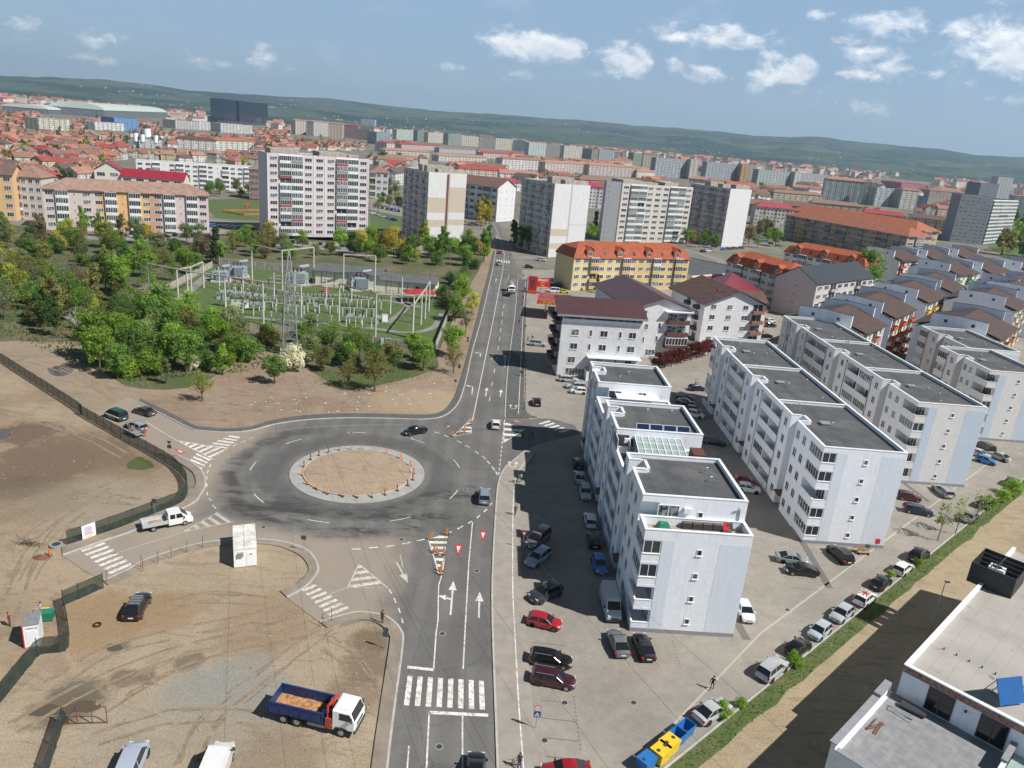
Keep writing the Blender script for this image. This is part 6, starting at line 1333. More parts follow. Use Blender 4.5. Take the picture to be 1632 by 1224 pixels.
for i,(a,e)in enumerate(zip(sorted(ARMS,key=lambda v:v.x),ends)):
 cd=bpy.data.curves.new('power_line','CURVE');cd.dimensions='3D';cd.bevel_depth=.011;sp=cd.splines.new('POLY');N=40;sp.points.add(N);E_=Vector(e)
 for k in range(N+1):t=k/N*1.25;q=a.lerp(E_,t);q.z-=7.0*t*(1.25-t);sp.points[k].co=(*q,1)
 cd.materials.append(DARKMETAL);o=bpy.data.objects.new('power_line',cd);COL.objects.link(o);tag(o,'thin dark overhead power line crossing from the pylon over the street','power line','overhead power lines')
def net_fence(pxs,h,label,step=2.5,solid=False):
 P=smooth_line(gl(pxs),5);x0,y0=P[0];Q=[(x-x0,y-y0)for x,y in P];o=thing('mesh_fence',(x0,y0,0),0,label,'fence','green net fences of the building site')
 m=MB();rn=random.Random(1);pts=[]
 for a,b in zip(Q,Q[1:]):
  n=max(1,int(math.dist(a,b)/.6))
  for i in range(n):t=i/n;pts.append((a[0]+(b[0]-a[0])*t,a[1]+(b[1]-a[1])*t))
 pts.append(Q[-1]);n=len(pts)
 V=[]
 for z in(.08,h*.5,h):V+=[(x+.08*pnoise((x,y,z)),y+.12*pnoise((x,y,z+5)),z+(.07*pnoise((x*.8,y*.8,2))if z>h*.9 else 0))for x,y in pts]
 m.add(V,[(k*n+i,k*n+i+1,(k+1)*n+i+1,(k+1)*n+i)for k in range(2)for i in range(n-1)]);m.build('netting',NET,o)
 pm=MB().tube((0,0,0),(0,0,h+.15),.04,.04,6).mesh('post',DARKMETAL);acc=0;last=pts[0];link('post',pm,o,(*pts[0],0))
 for p_ in pts[1:]:
  acc+=math.dist(p_,last);last=p_
  if acc>=step:link('post',pm,o,(*p_,0));acc=0
 r=MB();[r.tube((*a,h),(*b,h),.03,.03,4)for a,b in zip(pts[::3],pts[3::3])];r.build('top_rail',DARKMETAL,o)
net_fence([(-60,548),(0,577),(38,601),(125,657),(131,664),(200,703),(262,738),(282,752),(295,768),(299,780),(297,792),(286,804),(250,819),(213,833),(150,856),(107,869)],2.1,'long green net fence curving round the building site beside the western arms')
net_fence([(165,938),(101,966)],2.0,'short green net fence beside the zebra crossing, upper piece');net_fence([(101,966),(110,1032),(66,1044),(45,1066),(0,1122),(-40,1170)],2.0,'green net fence behind the white hut running off to the lower left');net_fence([(101,1156),(92,1186),(80,1222),(66,1270)],2.0,'tattered dark net fence below the rusty gate frame')
def box_thing(name,label,cat,px,py,rz):return thing(name,g(px,py),rz,label,cat)
o=box_thing('rusty_gate','rusty iron gate frame standing by the puddle','gate',100,1155,0);b_=g(171,1153)-g(100,1155);W_=b_.length;o.rotation_euler=(0,0,math.atan2(b_.y,b_.x));m_=MB()
for z in(.15,1.9):m_.tube((0,0,z),(W_,0,z),.04)
for k in range(4):m_.tube((W_*k/3,0,0),(W_*k/3,0,1.9),.045)
m_.tube((0,0,.15),(W_/3,0,1.9),.03);m_.build('frame',RUST,o);MB().quad((.05,.01,.2),(W_*.15,.01,.2),(W_*.1,.01,1.2),(.05,.01,1.8)).build('net_scrap',NET,o)
for px,py in((225,906),(252,900),(273,892),(298,882),(323,874),(170,929),(228,912),(514,1000),(528,992)):o=thing('fence_stake',g(px,py),0,'bare iron stake beside the dusty pavement','stake','iron stakes along the pavements');MB().tube((0,0,0),(.05,.02,1.9),.035).build('rod',RUST,o);MB().box(-.12,-.12,0,.12,.12,.06).build('foot',SOIL_CONC,o)
def hut():
 p=g(39.7,1034);q=g(64.8,1030);d=q-p;rz=math.atan2(d.y,d.x);W=d.length;H=2.7;D=2.2;o=thing('guard_hut',p,rz,'small white site hut with a grey ribbed roof and red corner strip','hut')
 MB().box(0,0,.1,W,D,H).build('wall',WHITE,o);m=MB();m.box(-.06,-.06,H,W+.06,D+.06,H+.12);[m.box(k*W/8,-.06,H+.12,k*W/8+.07,D+.06,H+.17)for k in range(9)];m.build('roof',STEEL,o)
 MB().box(W*.22,-.03,.15,W*.85,0,2.05).build('door',FRAME,o);MB().box(W*.72,-.06,1.0,W*.78,-.03,1.12).build('handle',DARKMETAL,o);MB().box(-.05,-.04,.1,.05,-.0,H).build('corner_strip',RED,o)
 t=bpy.data.curves.new('lettering','FONT');t.body='wiparos';t.size=.32;t.extrude=.005;to=bpy.data.objects.new('lettering',t);COL.objects.link(to);to.parent=o;to.location=(W*.2,-.012,2.22);to.rotation_euler=(math.pi/2,0,0);t.materials.append(DARKMETAL)
hut()
def container():
 p=g(373.5,906);q=g(409.5,902);d=q-p;rz=math.atan2(d.y,d.x);W=d.length;D=6.0;H=2.6;o=thing('site_container',p,rz,'white office container with a dirty roof beside the western arm','container')
 m=MB().box(0,0,.12,W,D,H);[m.box(-.03,k*D/14,.25,0,k*D/14+.2,H-.1)for k in range(14)];m.build('wall',WHITE,o)
 MB().box(-.05,-.05,H,W+.05,D+.05,H+.1).box(W*.48,-.05,H+.1,W*.52,D+.05,H+.14).build('roof',simple('dirty_white',(.62,.61,.57),.8,var=.3,scale=.9),o);MB().box(W*.55,-.04,.2,W*.92,0,2.1).build('door',FRAME,o);MB().box(W*.66,-.05,1.75,W*.8,-.041,1.9).build('notice',RED,o);MB().box(W*.18,-.3,1.7,W*.42,0,2.2).build('air_conditioner',STEEL,o)
 for x in(.2,W-.3):
  for y in(.2,D-.4):MB().box(x,y,0,x+.15,y+.2,.12).build('foot',SOIL_CONC,o)
container()
o=box_thing('banner','white printed notice hung on the green net fence','banner',146.5,855.5,0);b_=g(213,833)-g(150,856);o.rotation_euler=(0,0,math.atan2(b_.y,b_.x));o.location.y-=.55;MB().box(-.85,-.03,.25,.85,0,2.15).build('sheet',WHITE,o);m_=MB();[m_.box(-.6+.1*(k%2),-.04,.7+.2*k,.55-.12*(k%3),-.031,.8+.2*k)for k in range(6)];m_.build('print',simple('print_ink',(.25,.12,.3),.6),o);MB().box(-.3,-.04,.35,.35,-.031,.55).build('print_spot',YELLOW,o)
o=box_thing('concrete_ring','dark round concrete ring lying at the end of the fence','concrete ring',90,871,0);MB().tube((0,0,0),(0,0,.35),.75,.75,16).build('ring',PLINTH,o);MB().tube((0,0,.35),(0,0,.38),.5,.5,16).build('lid',DARKMETAL,o)
o=box_thing('warning_post','leaning orange plastic post beside a heap of earth','warning post',80,886,0);MB().tube((0,0,0),(-.15,.1,1.0),.12,.1).build('post',ORANGE,o);MB().tube((0,0,0),(0,0,.06),.25).build('foot',RUBBER,o)
o=box_thing('earth_heap','small reddish heap of earth beside the orange post','earth heap',66,889,0);m_=MB();n_=14;m_.add([(0,0,.5)]+[(math.cos(6.28*i/n_)*(1.2+.3*pnoise((i,1,1))),math.sin(6.28*i/n_)*.7,-.02)for i in range(n_)],[(0,1+i,1+(i+1)%n_)for i in range(n_)]);m_.build('heap',simple('red_earth',(.16,.075,.045),.95,var=.3),o)
o=box_thing('old_tyre','old tyre lying on the brown earth','tyre',155,997,.4);m_=MB();m_.loft([[(math.cos(a*.393)*(.34+.11*math.cos(k*1.047)),math.sin(a*.393)*(.34+.11*math.cos(k*1.047)),.12+.11*math.sin(k*1.047))for k in range(6)]for a in range(17)],cap=False);m_.build('tread',RUBBER,o,smooth=True)
o=box_thing('branch_pile','bare tangle of dead branches on the site edge','branches',48,869,0);m_=MB();rn=random.Random(9);[m_.tube((rn.uniform(-1.5,1.5),rn.uniform(-.6,.6),.05),(rn.uniform(-2,2),rn.uniform(-.8,.8),rn.uniform(.4,1.6)),.03,.015,4)for _ in range(22)];m_.build('twigs',BARK,o)
def wheelie(px,py,mat,label,s=1.0,rz=0.0,lids=0,opened=False):
 o=box_thing('waste_container',label,'waste container',px,py,rz);o['group']='waste containers';o.scale=(s,s,s);m=MB();t=.04
 b0=[(-.55,-.45),(.55,-.45),(.55,.45),(-.55,.45)];b1=[(-.68,-.55),(.68,-.55),(.68,.55),(-.68,.55)]
 m.add([(*p_,.15)for p_ in b0]+[(*p_,1.15)for p_ in b1],[(0,1,5,4),(1,2,6,5),(2,3,7,6),(3,0,4,7),(3,2,1,0)]);b2=[(x*.92,y*.92)for x,y in b1];b3=[(x*.9,y*.9)for x,y in b0]
 m.add([(*p_,1.15)for p_ in b1]+[(*p_,1.15)for p_ in b2]+[(*p_,.2)for p_ in b3],[(0,1,5,4),(1,2,6,5),(2,3,7,6),(3,0,4,7),(4,5,9,8),(5,6,10,9),(6,7,11,10),(7,4,8,11),(8,9,10,11)]);m.build('bin',mat,o)
 if not opened:
  l=MB().box(-.7,-.57,1.15,.7,.57,1.25);l.build('lid',mat,o)
  for k in range(lids):MB().tube((-.4+.8*k/max(1,lids-1),-.0,1.25),(-.4+.8*k/max(1,lids-1),0,1.275),.15,.15,10).build('opening',DARKMETAL,o)
 for x in(-.5,.5):
  for y in(-.35,.35):MB().tube((x-.03,y,.09),(x+.03,y,.09),.09,.09,8).build('wheel',RUBBER,o)
dz=math.atan2(DG.y,DG.x)
wheelie(1091,1172,BINBLUE,'open empty blue waste container, uppermost of the row',1.15,dz,opened=True);wheelie(1076,1186,BINBLUE,'open blue waste container between the yellow one and the uppermost blue',1.2,dz,opened=True);wheelie(1064,1200,YELLOW,'yellow waste container with round openings beside the open blue one',1.25,dz,2);wheelie(1051,1213,YELLOW,'yellow waste container next to the closed blue one',1.25,dz,2);wheelie(1028,1226,BINBLUE,'closed blue waste container, lowest of the row',1.15,dz,1)
wheelie(72,980,YELLOW,'yellow bin beside the white hut',.6,.3);wheelie(77,988,GREEN,'green bin beside the white hut',.9,.3)
o=box_thing('pallet','wooden pallet leaning beside the white hut','pallet',72,1003,.3);m_=MB();[m_.box(-.6,-.4+.17*k,.1,.6,-.3+.17*k,.13)for k in range(5)];m_.build('boards',WOODL,o);MB().box(-.6,-.4,0,-.5,.4,.1).box(.5,-.4,0,.6,.4,.1).build('runners',WOODL,o)
def post(px,py,rz,z,label,group):
 o=thing('barrier_post',g(px,py,z),rz,label,'barrier post',group)
 if 'p' not in CACHE:CACHE['p']=(MB().box(-.13,-.025,.08,.13,.025,1.12).mesh('panel',STRIPES),MB().box(-.28,-.16,0,.28,.16,.08).mesh('foot',RUBBER))
 link('panel',CACHE['p'][0],o);link('foot',CACHE['p'][1],o)
for x,y in[(333,570),(325,622),(358,680),(375,525),(428,500),(487,482),(555,467),(630,462),(705,462),(773,470),(855,487),(945,520),(1002,565),(1022,612),(1017,652),(985,688),(920,720),(843,745),(760,760),(667,763),(578,757),(482,740),(418,712)]:
 px,py=400+x/3.949,600+y/3.949;q=g(px,py,.14);a=math.atan2(q.y-RC.y,q.x-RC.x);post(px,py,a,.14,'red and yellow striped barrier post standing round the roundabout island','striped posts round the island')
for x,y in[(721,696),(732,692),(740.5,687),(750,677)]:post(x,y,.3,.09,'striped barrier post on the upper splitter island','striped posts on the upper splitter')
for x,y in[(687.5,861),(712.3,853),(695.8,884),(706.8,884),(703,911),(702,916),(692,880)]:post(x,y,.2,.09,'striped barrier post on the lower splitter island','striped posts on the lower splitter')
def sign(px,py,H,label,faces,rz=0.0,z=.2):
 o=thing('road_sign',g(px,py,z),rz,label,'road sign');MB().tube((0,0,0),(0,0,H),.035,.035,6).build('pole',STEEL,o)
 for kind,zc in faces:
  if kind=='50':
   MB().tube((0,-.05,zc),(0,-.08,zc),.34,.34,20).build('disc',RED,o);d=MB().tube((0,-.081,zc),(0,-.085,zc),.26,.26,20).build('disc_face',WHITE,o);t=bpy.data.curves.new('number','FONT');t.body='50';t.size=.32;t.align_x='CENTER';t.align_y='CENTER';t.extrude=.002;to=bpy.data.objects.new('number',t);COL.objects.link(to);to.parent=o;to.location=(0,-.09,zc);to.rotation_euler=(math.pi/2,0,0);t.materials.append(DARKMETAL)
  elif kind=='ped':
   MB().box(-.34,-.08,zc-.34,.34,-.05,zc+.34).build('panel',BLUE,o);MB().add([(-.25,-.082,zc-.22),(.25,-.082,zc-.22),(0,-.082,zc+.24)],[(0,1,2)]).build('triangle',WHITE,o);m=MB();m.tube((0,-.086,zc-.05),(0,-.086,zc+.06),.03);m.tube((0,-.086,zc-.05),(.09,-.086,zc-.18),.02);m.tube((0,-.086,zc-.05),(-.08,-.086,zc-.18),.02);m.build('walker',DARKMETAL,o)
  elif kind=='yield':MB().add([(-.42,-.06,zc+.34),(.42,-.06,zc+.34),(0,-.06,zc-.38),(-.42,-.04,zc+.34),(.42,-.04,zc+.34),(0,-.04,zc-.38)],[(0,2,1),(3,4,5),(0,1,4,3),(1,2,5,4),(2,0,3,5)]).build('triangle',RED,o);MB().add([(-.22,-.065,zc+.2),(.22,-.065,zc+.2),(0,-.065,zc-.18)],[(0,2,1)]).build('triangle_face',WHITE,o)
  elif kind=='back_round':MB().tube((0,-.05,zc),(0,-.02,zc),.32,.32,18).build('disc',STEEL2,o)
  elif kind=='back_square':MB().box(-.34,-.05,zc-.3,.34,-.02,zc+.3).build('panel',STEEL2,o)
  elif kind=='back_tri':MB().add([(-.4,-.05,zc+.3),(.4,-.05,zc+.3),(0,-.05,zc-.35),(-.4,-.02,zc+.3),(.4,-.02,zc+.3),(0,-.02,zc-.35)],[(0,2,1),(3,4,5),(0,1,4,3),(1,2,5,4),(2,0,3,5)]).build('triangle',STEEL2,o)
STEEL2=simple('dark_sign_back',(.06,.075,.08),.6)
sign(853.5,1160.6,2.7,'speed limit 50 sign above a blue pedestrian crossing sign',[('50',2.4),('ped',1.7)]);sign(613.9,1032,2.6,'dark backs of a round and a square sign beside the lower left pavement',[('back_round',2.3),('back_square',1.7)]);sign(833,874,2.6,'red and white give way sign by the paved yard',[('yield',2.3)]);sign(731,600,2.6,'dark backed sign with two plates beside the upper road',[('back_square',2.3),('back_tri',2.7)]);sign(725,622,2.4,'round dark backed sign beside the upper road',[('back_round',2.2)]);sign(271,728,2.7,'dark sign backs beside the give way triangle of the upper left arm',[('back_tri',2.5),('back_square',1.8)]);sign(247.5,822,2.6,'dark sign back beside the white pickup',[('back_square',2.3)]);sign(484,878,2.4,'dark sign plates at the corner of the dusty pavement',[('back_square',2.0)]);sign(745,552,2.5,'dark round signs beside the upper pavement',[('back_round',2.3),('back_round',1.6)])
def lamp(b,t,label,arm=1.2,dirx=1):
 H=height_at(*b,*t);o=thing('street_lamp',g(*b),0,label,'street lamp','lamp posts');MB().tube((0,0,0),(0,0,H),.10,.05,8).build('pole',STEEL,o);MB().tube((0,0,H),(arm*dirx,0,H+.35),.05,.04,6).build('arm',STEEL,o);MB().box(arm*dirx-.3,-.14,H+.28,arm*dirx+.3,.14,H+.42).build('lamp_head',STEEL,o)
lamp((1484,1002),(1511,933),'thin lamp post on the earth track at the right',.2);lamp((654,420),(654,380),'grey lamp post in front of the grey tower',-1.2);lamp((716,445),(720,393),'concrete lamp post beside the substation trees',.4);lamp((853,428),(856,394),'lamp post beside the second grey tower',-1.5);lamp((1158,392),(1161,378),'lamp post at the blank ended tower',1.2)
CT={'saloon':(4.6,1.78,1.44,.93,.84,.10,.30,.58,.74,.98),'hatchback':(4.05,1.74,1.48,.95,.86,.01,.12,.56,.75,.98),'estate':(4.7,1.80,1.48,.95,.86,.01,.07,.58,.74,.98),'suv':(4.6,1.88,1.70,1.08,1.0,.01,.09,.58,.73,1.05),'minivan':(4.8,1.9,1.92,1.12,1.05,.005,.03,.66,.83,1.1),'small':(3.7,1.66,1.5,.95,.88,.01,.11,.58,.78,.95)}
CARM={}
def car_parts(kind):
 if kind in CARM:return CARM[kind]
 L,Wd,H,belt,hood,rb,rt,ft,fb,tail=CT[kind];hw=Wd/2;X=lambda f:-L/2+L*f
 body=MB();st=[]
 for f,top,wf,zb in((0,tail*.72,.80,.42),(.012,tail*.97,.9,.30),(.05,tail,.96,.24),(.2,belt,1.0,.2),(.5,belt,1.0,.2),(fb-.02,belt,1.0,.2),(fb+.06,(belt+hood)/2+.01,.985,.2),(.9,hood,.95,.21),(.97,hood-.1,.86,.25),(.993,hood-.24,.74,.3),(1.0,.5,.68,.36)):
  w=hw*wf;x=X(f);st.append([(x,-w*.92,zb),(x,w*.92,zb),(x,w,zb+(top-zb)*.25),(x,w*1.0,zb+(top-zb)*.62),(x,w*.93,top-.06),(x,w*.80,top),(x,0,top+.015),(x,-w*.80,top),(x,-w*.93,top-.06),(x,-w,zb+(top-zb)*.62),(x,-w,zb+(top-zb)*.25)])
 body.loft(st)
 zt=H-.05;rw=hw*.74;bw=hw*.90;ins=.03
 roof=[(X(rt),-rw,zt-.02),(X(rt)+.1,-rw*.96,zt+.02),]
 secs=[]
 for f,z in((rt,zt-.05),(rt+.06,zt),((rt+ft)/2,zt+.05),(ft-.06,zt+.01),(ft,zt-.05)):
  x=X(f);secs.append([(x,-rw*1.02,z-.05),(x,-rw*.96,z),(x,0,z+.03),(x,rw*.96,z),(x,rw*1.02,z-.05),(x,0,z-.06)])
 body.loft(secs)
 for s in(-1,1):
  for(fa,fb2)in((rb+.015,rt+.012),(fb-.02,ft-.01),((rt+ft)/2+.0,(rt+ft)/2-.0)):body.tube((X(fa),s*bw,belt-.02),(X(fb2),s*rw*1.01,zt-.07),.05,.045,5)
  for f in(.185,.81):body.tube((X(f),s*(hw-.16),.34),(X(f),s*(hw+.012),.34),.40,.40,14,1)
 bme=body.mesh('body',[PAINT_OBJ,RUBBER],False)
 bme.polygons.foreach_set('use_smooth',[True]*len(bme.polygons))
 try:bme.set_sharp_from_angle(angle=rad(38))
 except Exception:pass
 def glass(q,name):return MB().add(q,[tuple(range(len(q)))]).mesh(name,CARGLASS)
 k=.985
 ws=glass([(X(fb),-bw,belt-.02),(X(fb),bw,belt-.02),(X(ft),rw,zt-.06),(X(ft),-rw,zt-.06)],'windscreen')
 rwn=glass([(X(rb),bw,belt-.01 if kind!='saloon' else tail-.02),(X(rb),-bw,belt-.01 if kind!='saloon' else tail-.02),(X(rt),-rw,zt-.06),(X(rt),rw,zt-.06)],'rear_window')
 sides=[glass([(X(rb),s*bw,belt-.02),(X(fb),s*bw,belt-.02),(X(ft),s*rw,zt-.06),(X(rt),s*rw,zt-.06)][::s],'side_window')for s in(-1,1)]
 wh=MB();wh.tube((0,-.10,0),(0,.10,0),.325,.325,16,0);wh.tube((0,-.112,0),(0,.112,0),.215,.215,12,1)
 wm=wh.mesh('wheel',[RUBBER,RIM])
 hl=MB().box(X(.955),-.02,hood-.26,X(.984),.34,hood-.10).mesh('headlight',HEAD);tl=MB().box(X(-.004),-.02,tail-.30,X(.03),.20,tail-.08).mesh('tail_light',TAIL)
 mir=MB().box(-.09,-.1,-.06,.09,.1,.09).mesh('mirror',PAINT_OBJ);pl=MB().box(-.02,-.26,-.06,.02,.26,.06).mesh('number_plate',PLATE)
 gr=MB().box(X(.986),-.36,.46,X(1.0)+.012,.36,.62).box(X(.985),-.5,.28,X(1.0)+.02,.5,.38).mesh('grille',DARKMETAL);rails=MB()
 if kind in('estate','suv'):
  for s in(-1,1):rails.tube((X(rt+.05),s*rw*.93,zt+.08),(X(ft-.07),s*rw*.93,zt+.08),.025,.025,5)
 rl=rails.mesh('roof_rail',STEEL)if rails.v else None
 CARM[kind]=dict(L=L,W=Wd,X=X,hw=hw,belt=belt,fb=fb,tail=tail,hood=hood,body=bme,ws=ws,rw=rwn,sides=sides,wheel=wm,hl=hl,tl=tl,mir=mir,pl=pl,gr=gr,rl=rl)
 return CARM[kind]
def car(kind,px,py,heading,color,label,group='parked cars',z=.06,extra=None,simple_=False):
 p=car_parts(kind);q=g(px,py,z);o=thing('car',q,heading,label,'car',group,color=color)
 link('body',p['body'],o);link('windscreen',p['ws'],o);link('rear_window',p['rw'],o)
 for s in p['sides']:link('side_window',s,o)
 if simple_:
  for f in(.185,.81):
   for s in(-1,1):link('wheel',p['wheel'],o,(p['X'](f),s*(p['hw']-.10),.325))
  return o
 for f in(.185,.81):
  for s in(-1,1):link('wheel',p['wheel'],o,(p['X'](f),s*(p['hw']-.10),.325))
 for s in(-1,1):
  a=link('headlight',p['hl'],o,(0,p['hw']*.5 if s>0 else-p['hw']*.5-.32,0));b=link('tail_light',p['tl'],o,(0,p['hw']*.74 if s>0 else-p['hw']*.74-.18,0))
  link('mirror',p['mir'],o,(p['X'](p['fb']-.05),s*(p['hw']+.08),p['belt']+.05))
 link('number_plate',p['pl'],o,(-p['L']/2-.005,0,.62));link('number_plate',p['pl'],o,(p['L']/2+.02,0,.45));link('grille',p['gr'],o)
 if p['rl']:link('roof_rail',p['rl'],o)
 if extra:extra(o,p)
 return o
def head(rear,front):a,b=g(*rear),g(*front);return math.atan2(b.y-a.y,b.x-a.x)
BLK,DGY,GYC,SIL,WHT,REDC,BLU,NAVY,MAR=(.006,.006,.007),(.035,.037,.042),(.12,.13,.14),(.40,.42,.45),(.72,.73,.73),(.36,.012,.022),(.02,.17,.50),(.008,.012,.05),(.09,.008,.02)
UPR,DNR=rad(91),rad(-89)
ROADZ=.09
DGA=math.atan2(DG.y,DG.x)
car('saloon',661,691,head((684,686),(641,694)),BLK,'black saloon driving on the roundabout','moving cars',ROADZ);car('hatchback',790,680,rad(92),WHT,'white hatchback driving away up the main road above the roundabout','moving cars',ROADZ);car('suv',772,796,rad(92),(.20,.25,.30),'grey blue car driving up the main road beside the roundabout','moving cars',ROADZ);car('hatchback',757,1236,rad(92),BLK,'black car on the main road cut by the lower edge','moving cars',ROADZ)
def flag(o,p):
 m=MB();z=1.535;m.box(-1.2,-.09,z,.35,.09,z+.008,0);m.box(-.5,-.62,z,-.32,.62,z+.008,0)
 for s in(-1,1):m.quad((-1.2,s*.6,z+.002),(-1.05,s*.62,z+.002),(.3,-s*.5,z+.002),(.15,-s*.55,z+.002),0)
 m.build('roof_flag_print',simple('flag_red',(.45,.04,.06),.4),o)
for a in[('hatchback',867,997,head((845,990),(898,1002)),REDC,'red hatchback parked nose in towards the yard, beside the kerb'),('estate',877,1057,head((848,1050),(908,1060)),BLK,'black estate parked beside the maroon estate by the kerb'),('estate',881,1089,head((850,1080),(915,1092)),(.045,.008,.016),'dark maroon estate parked below the black estate'),('suv',869,952,head((895,938),(845,960)),DGY,'dark grey car half in the shade pointing at the kerb'),('estate',857,894,head((876,876),(838,906)),(.30,.34,.40),'silver estate in the shade edge below the grey van'),('minivan',857,865,head((876,846),(838,878)),(.12,.12,.12),'grey people carrier at the upper end by the give way sign'),('hatchback',921,743,UPR,BLK,'black car in the shade at the upper end of the white row'),('saloon',923,765,UPR,SIL,'silver saloon in the shade behind the black car'),('estate',932,789,DNR,SIL,'silver estate in the shade facing the viewer'),('hatchback',940,834,UPR,WHT,'white hatchback in the shade by the white row'),('hatchback',946,866,UPR,BLK,'black hatchback in the shade between white and blue cars'),('hatchback',955,905,DNR+.06,BLU,'bright blue hatchback in the shade by the white row'),('saloon',984,1031,rad(99),(.14,.145,.155),'grey saloon parked by the front corner of the white row'),('saloon',1025,1037,rad(97),BLK,'black saloon parked next to the grey saloon'),('hatchback',1186,980,DNR,WHT,'white hatchback half hidden behind the nearest white row'),('saloon',1134,1140,DGA-.12,(.42,.44,.46),'silver saloon parked at the lower end of the kerb line'),('suv',1229,1073,DGA,(.42,.43,.45),'silver off roader with black roof in the kerb line'),('hatchback',1271,1038,DGA,BLK,'black hatchback behind a verge bush in the kerb line'),('small',1305,1012,DGA+math.pi,(.40,.46,.52),'pale blue silver hatchback facing down the kerb line'),('hatchback',1340,984,DGA+math.pi,SIL,'silver hatchback next in the kerb line above the pale blue one'),('hatchback',1403,934,DGA,BLK,'black hatchback above the flag roofed car in the kerb line'),('hatchback',1437,911,DGA,WHT,'plain white hatchback in the kerb line'),('suv',1463,890,DGA,BLK,'black car above the plain white hatchback'),('saloon',1544,828,DGA,(.2,.21,.23),'grey saloon beside the young trees in the kerb line'),('hatchback',1567,807,DGA,BLK,'black car near the upper end of the kerb line'),('hatchback',1611,772,DGA,DGY,'dark car at the right edge of the kerb line'),('saloon',1262,896,head((1238,893),(1288,900)),(.22,.26,.26),'grey green saloon in front of the second white row'),('saloon',1276,914,head((1300,916),(1250,911)),BLK,'black saloon beside the grey green saloon'),('suv',1337,889,head((1350,900),(1322,875)),BLK,'black car parked at the end wall of the second row'),('estate',1462,818,head((1442,814),(1484,822)),NAVY,'dark blue estate by the third row'),('hatchback',1447,796,head((1430,793),(1465,798)),MAR,'maroon hatchback half hidden by the second row'),('estate',1501,787,head((1514,795),(1490,776)),(.3,.32,.33),'grey estate at the end wall of the third row'),('small',1570,738,head((1556,733),(1586,741)),BLU,'bright blue small car by the fourth row'),('saloon',1590,731,head((1603,736),(1577,726)),(.38,.4,.4),'silver saloon beside the bright blue small car'),('minivan',1567,718,head((1577,724),(1556,712)),BLK,'black people carrier at the end wall of the fourth row'),('hatchback',1560,727,head((1552,724),(1572,730)),SIL,'silver car tucked behind the bright blue small car'),('hatchback',1110,622,rad(15),NAVY,'dark blue car between the first and second rows, topmost'),('hatchback',1091,636,rad(-15),(.03,.12,.2),'teal blue car between the first two rows'),('hatchback',1093,645,rad(-15),BLK,'black car between the first two rows'),('small',1105,657,rad(-30),REDC,'red car between the first two rows, upper'),('hatchback',1108,664,rad(-30),WHT,'white car between the first two rows, upper'),('estate',1138,708,rad(-10),BLK,'black car in shade between the first two rows'),('small',1187,770,rad(-5),REDC,'red car between the first two rows, lower'),('hatchback',1192,783,rad(-10),WHT,'white car between the first two rows, lower'),('estate',906,608,rad(4),SIL,'silver estate at the end of the white house'),('estate',917,619,rad(184),SIL,'silver estate beside the small white car'),('small',921,627,rad(183),WHT,'small white car below the silver estate'),('hatchback',855,644,rad(92),BLK,'black car with red lights alone on the paved strip'),('suv',857,551,rad(2),(.34,.36,.37),'silver off roader at the fuel station lawn'),('estate',217,684,head((229,686),(201,674)),(.28,.31,.36),'silver estate on the western arm behind the green van'),('saloon',230,660,head((243,663),(217,655)),(.05,.055,.065),'dark grey saloon on the western arm')]:car(*a)
car('hatchback',1377,959,DGA,WHT,'white hatchback with a red crossed flag printed on its roof',extra=flag)
def rack(o,p):
 m=MB();[m.tube((-1.2+.3*k,-.55,1.72),(-1.2+.3*k,.55,1.72),.05,.05,5)for k in range(6)];m.build('roof_slats',STEEL,o)
car('suv',220,973,rad(99),(.008,.009,.014),'black off roader with a slatted roof rack on the bare earth',extra=rack,z=.03);car('minivan',210,1228,rad(100),(.36,.41,.50),'silver blue van cut by the lower edge on the gravel',z=.03);car('saloon',901,1237,head((935,1236),(868,1238)),(.30,.012,.02),'dark red saloon cut by the lower edge at the kerb',z=.06)
def vanstripe(o,p):MB().box(-2.2,-.965,.78,2.0,.965,.98).build('side_stripe',FRAME,o)
car('minivan',185,667,head((202,668),(168,655)),(.01,.05,.055),'dark green van with a pale side stripe on the western arm',extra=vanstripe)
car('minivan',881,466,rad(185),WHT,'white delivery van at the fuel station');car('hatchback',898,467,rad(10),(.45,.5,.03),'lime yellow car at the fuel station');car('suv',885,456,rad(170),BLK,'black car behind the red shop sign');car('hatchback',843,427,rad(10),DGY,'dark car at the side street by the second tower');car('saloon',862,416,rad(5),SIL,'silver car in front of the second tower')
for px,py,k,c,h,lb in[(796,404,'hatchback',REDC,100,'red car far up the main road'),(795,422,'saloon',(.2,.24,.3),-80,'blue grey car far up the main road'),(808,471,'estate',BLK,100,'black car coming behind the mixer lorry'),(791,380,'hatchback',WHT,100,'white car far up the street before the bend'),(782,362,'hatchback',DGY,100,'dark car at the bend of the street')]:car(k,px,py,rad(h),c,lb,'moving cars',ROADZ,simple_=True)
cr=random.Random(21);CN=[(BLK,'black'),(SIL,'silver'),(WHT,'white'),(GYC,'grey'),(REDC,'red'),(BLU,'blue'),(DGY,'dark grey'),(NAVY,'navy')]
def carrow(a,b,n,h,where,skip=.1):
 for i in range(n):
  if cr.random()<skip:continue
  t=(i+cr.uniform(-.12,.12))/max(1,n-1);c,nm=cr.choice(CN);k=cr.choice(['saloon','hatchback','estate','small','suv'])
  car(k,a[0]+(b[0]-a[0])*t,a[1]+(b[1]-a[1])*t,rad(h)+cr.uniform(-.08,.08),c,f'{nm} {"off roader" if k == "suv" else k} {where}','cars parked round the tower blocks',.04,simple_=True)
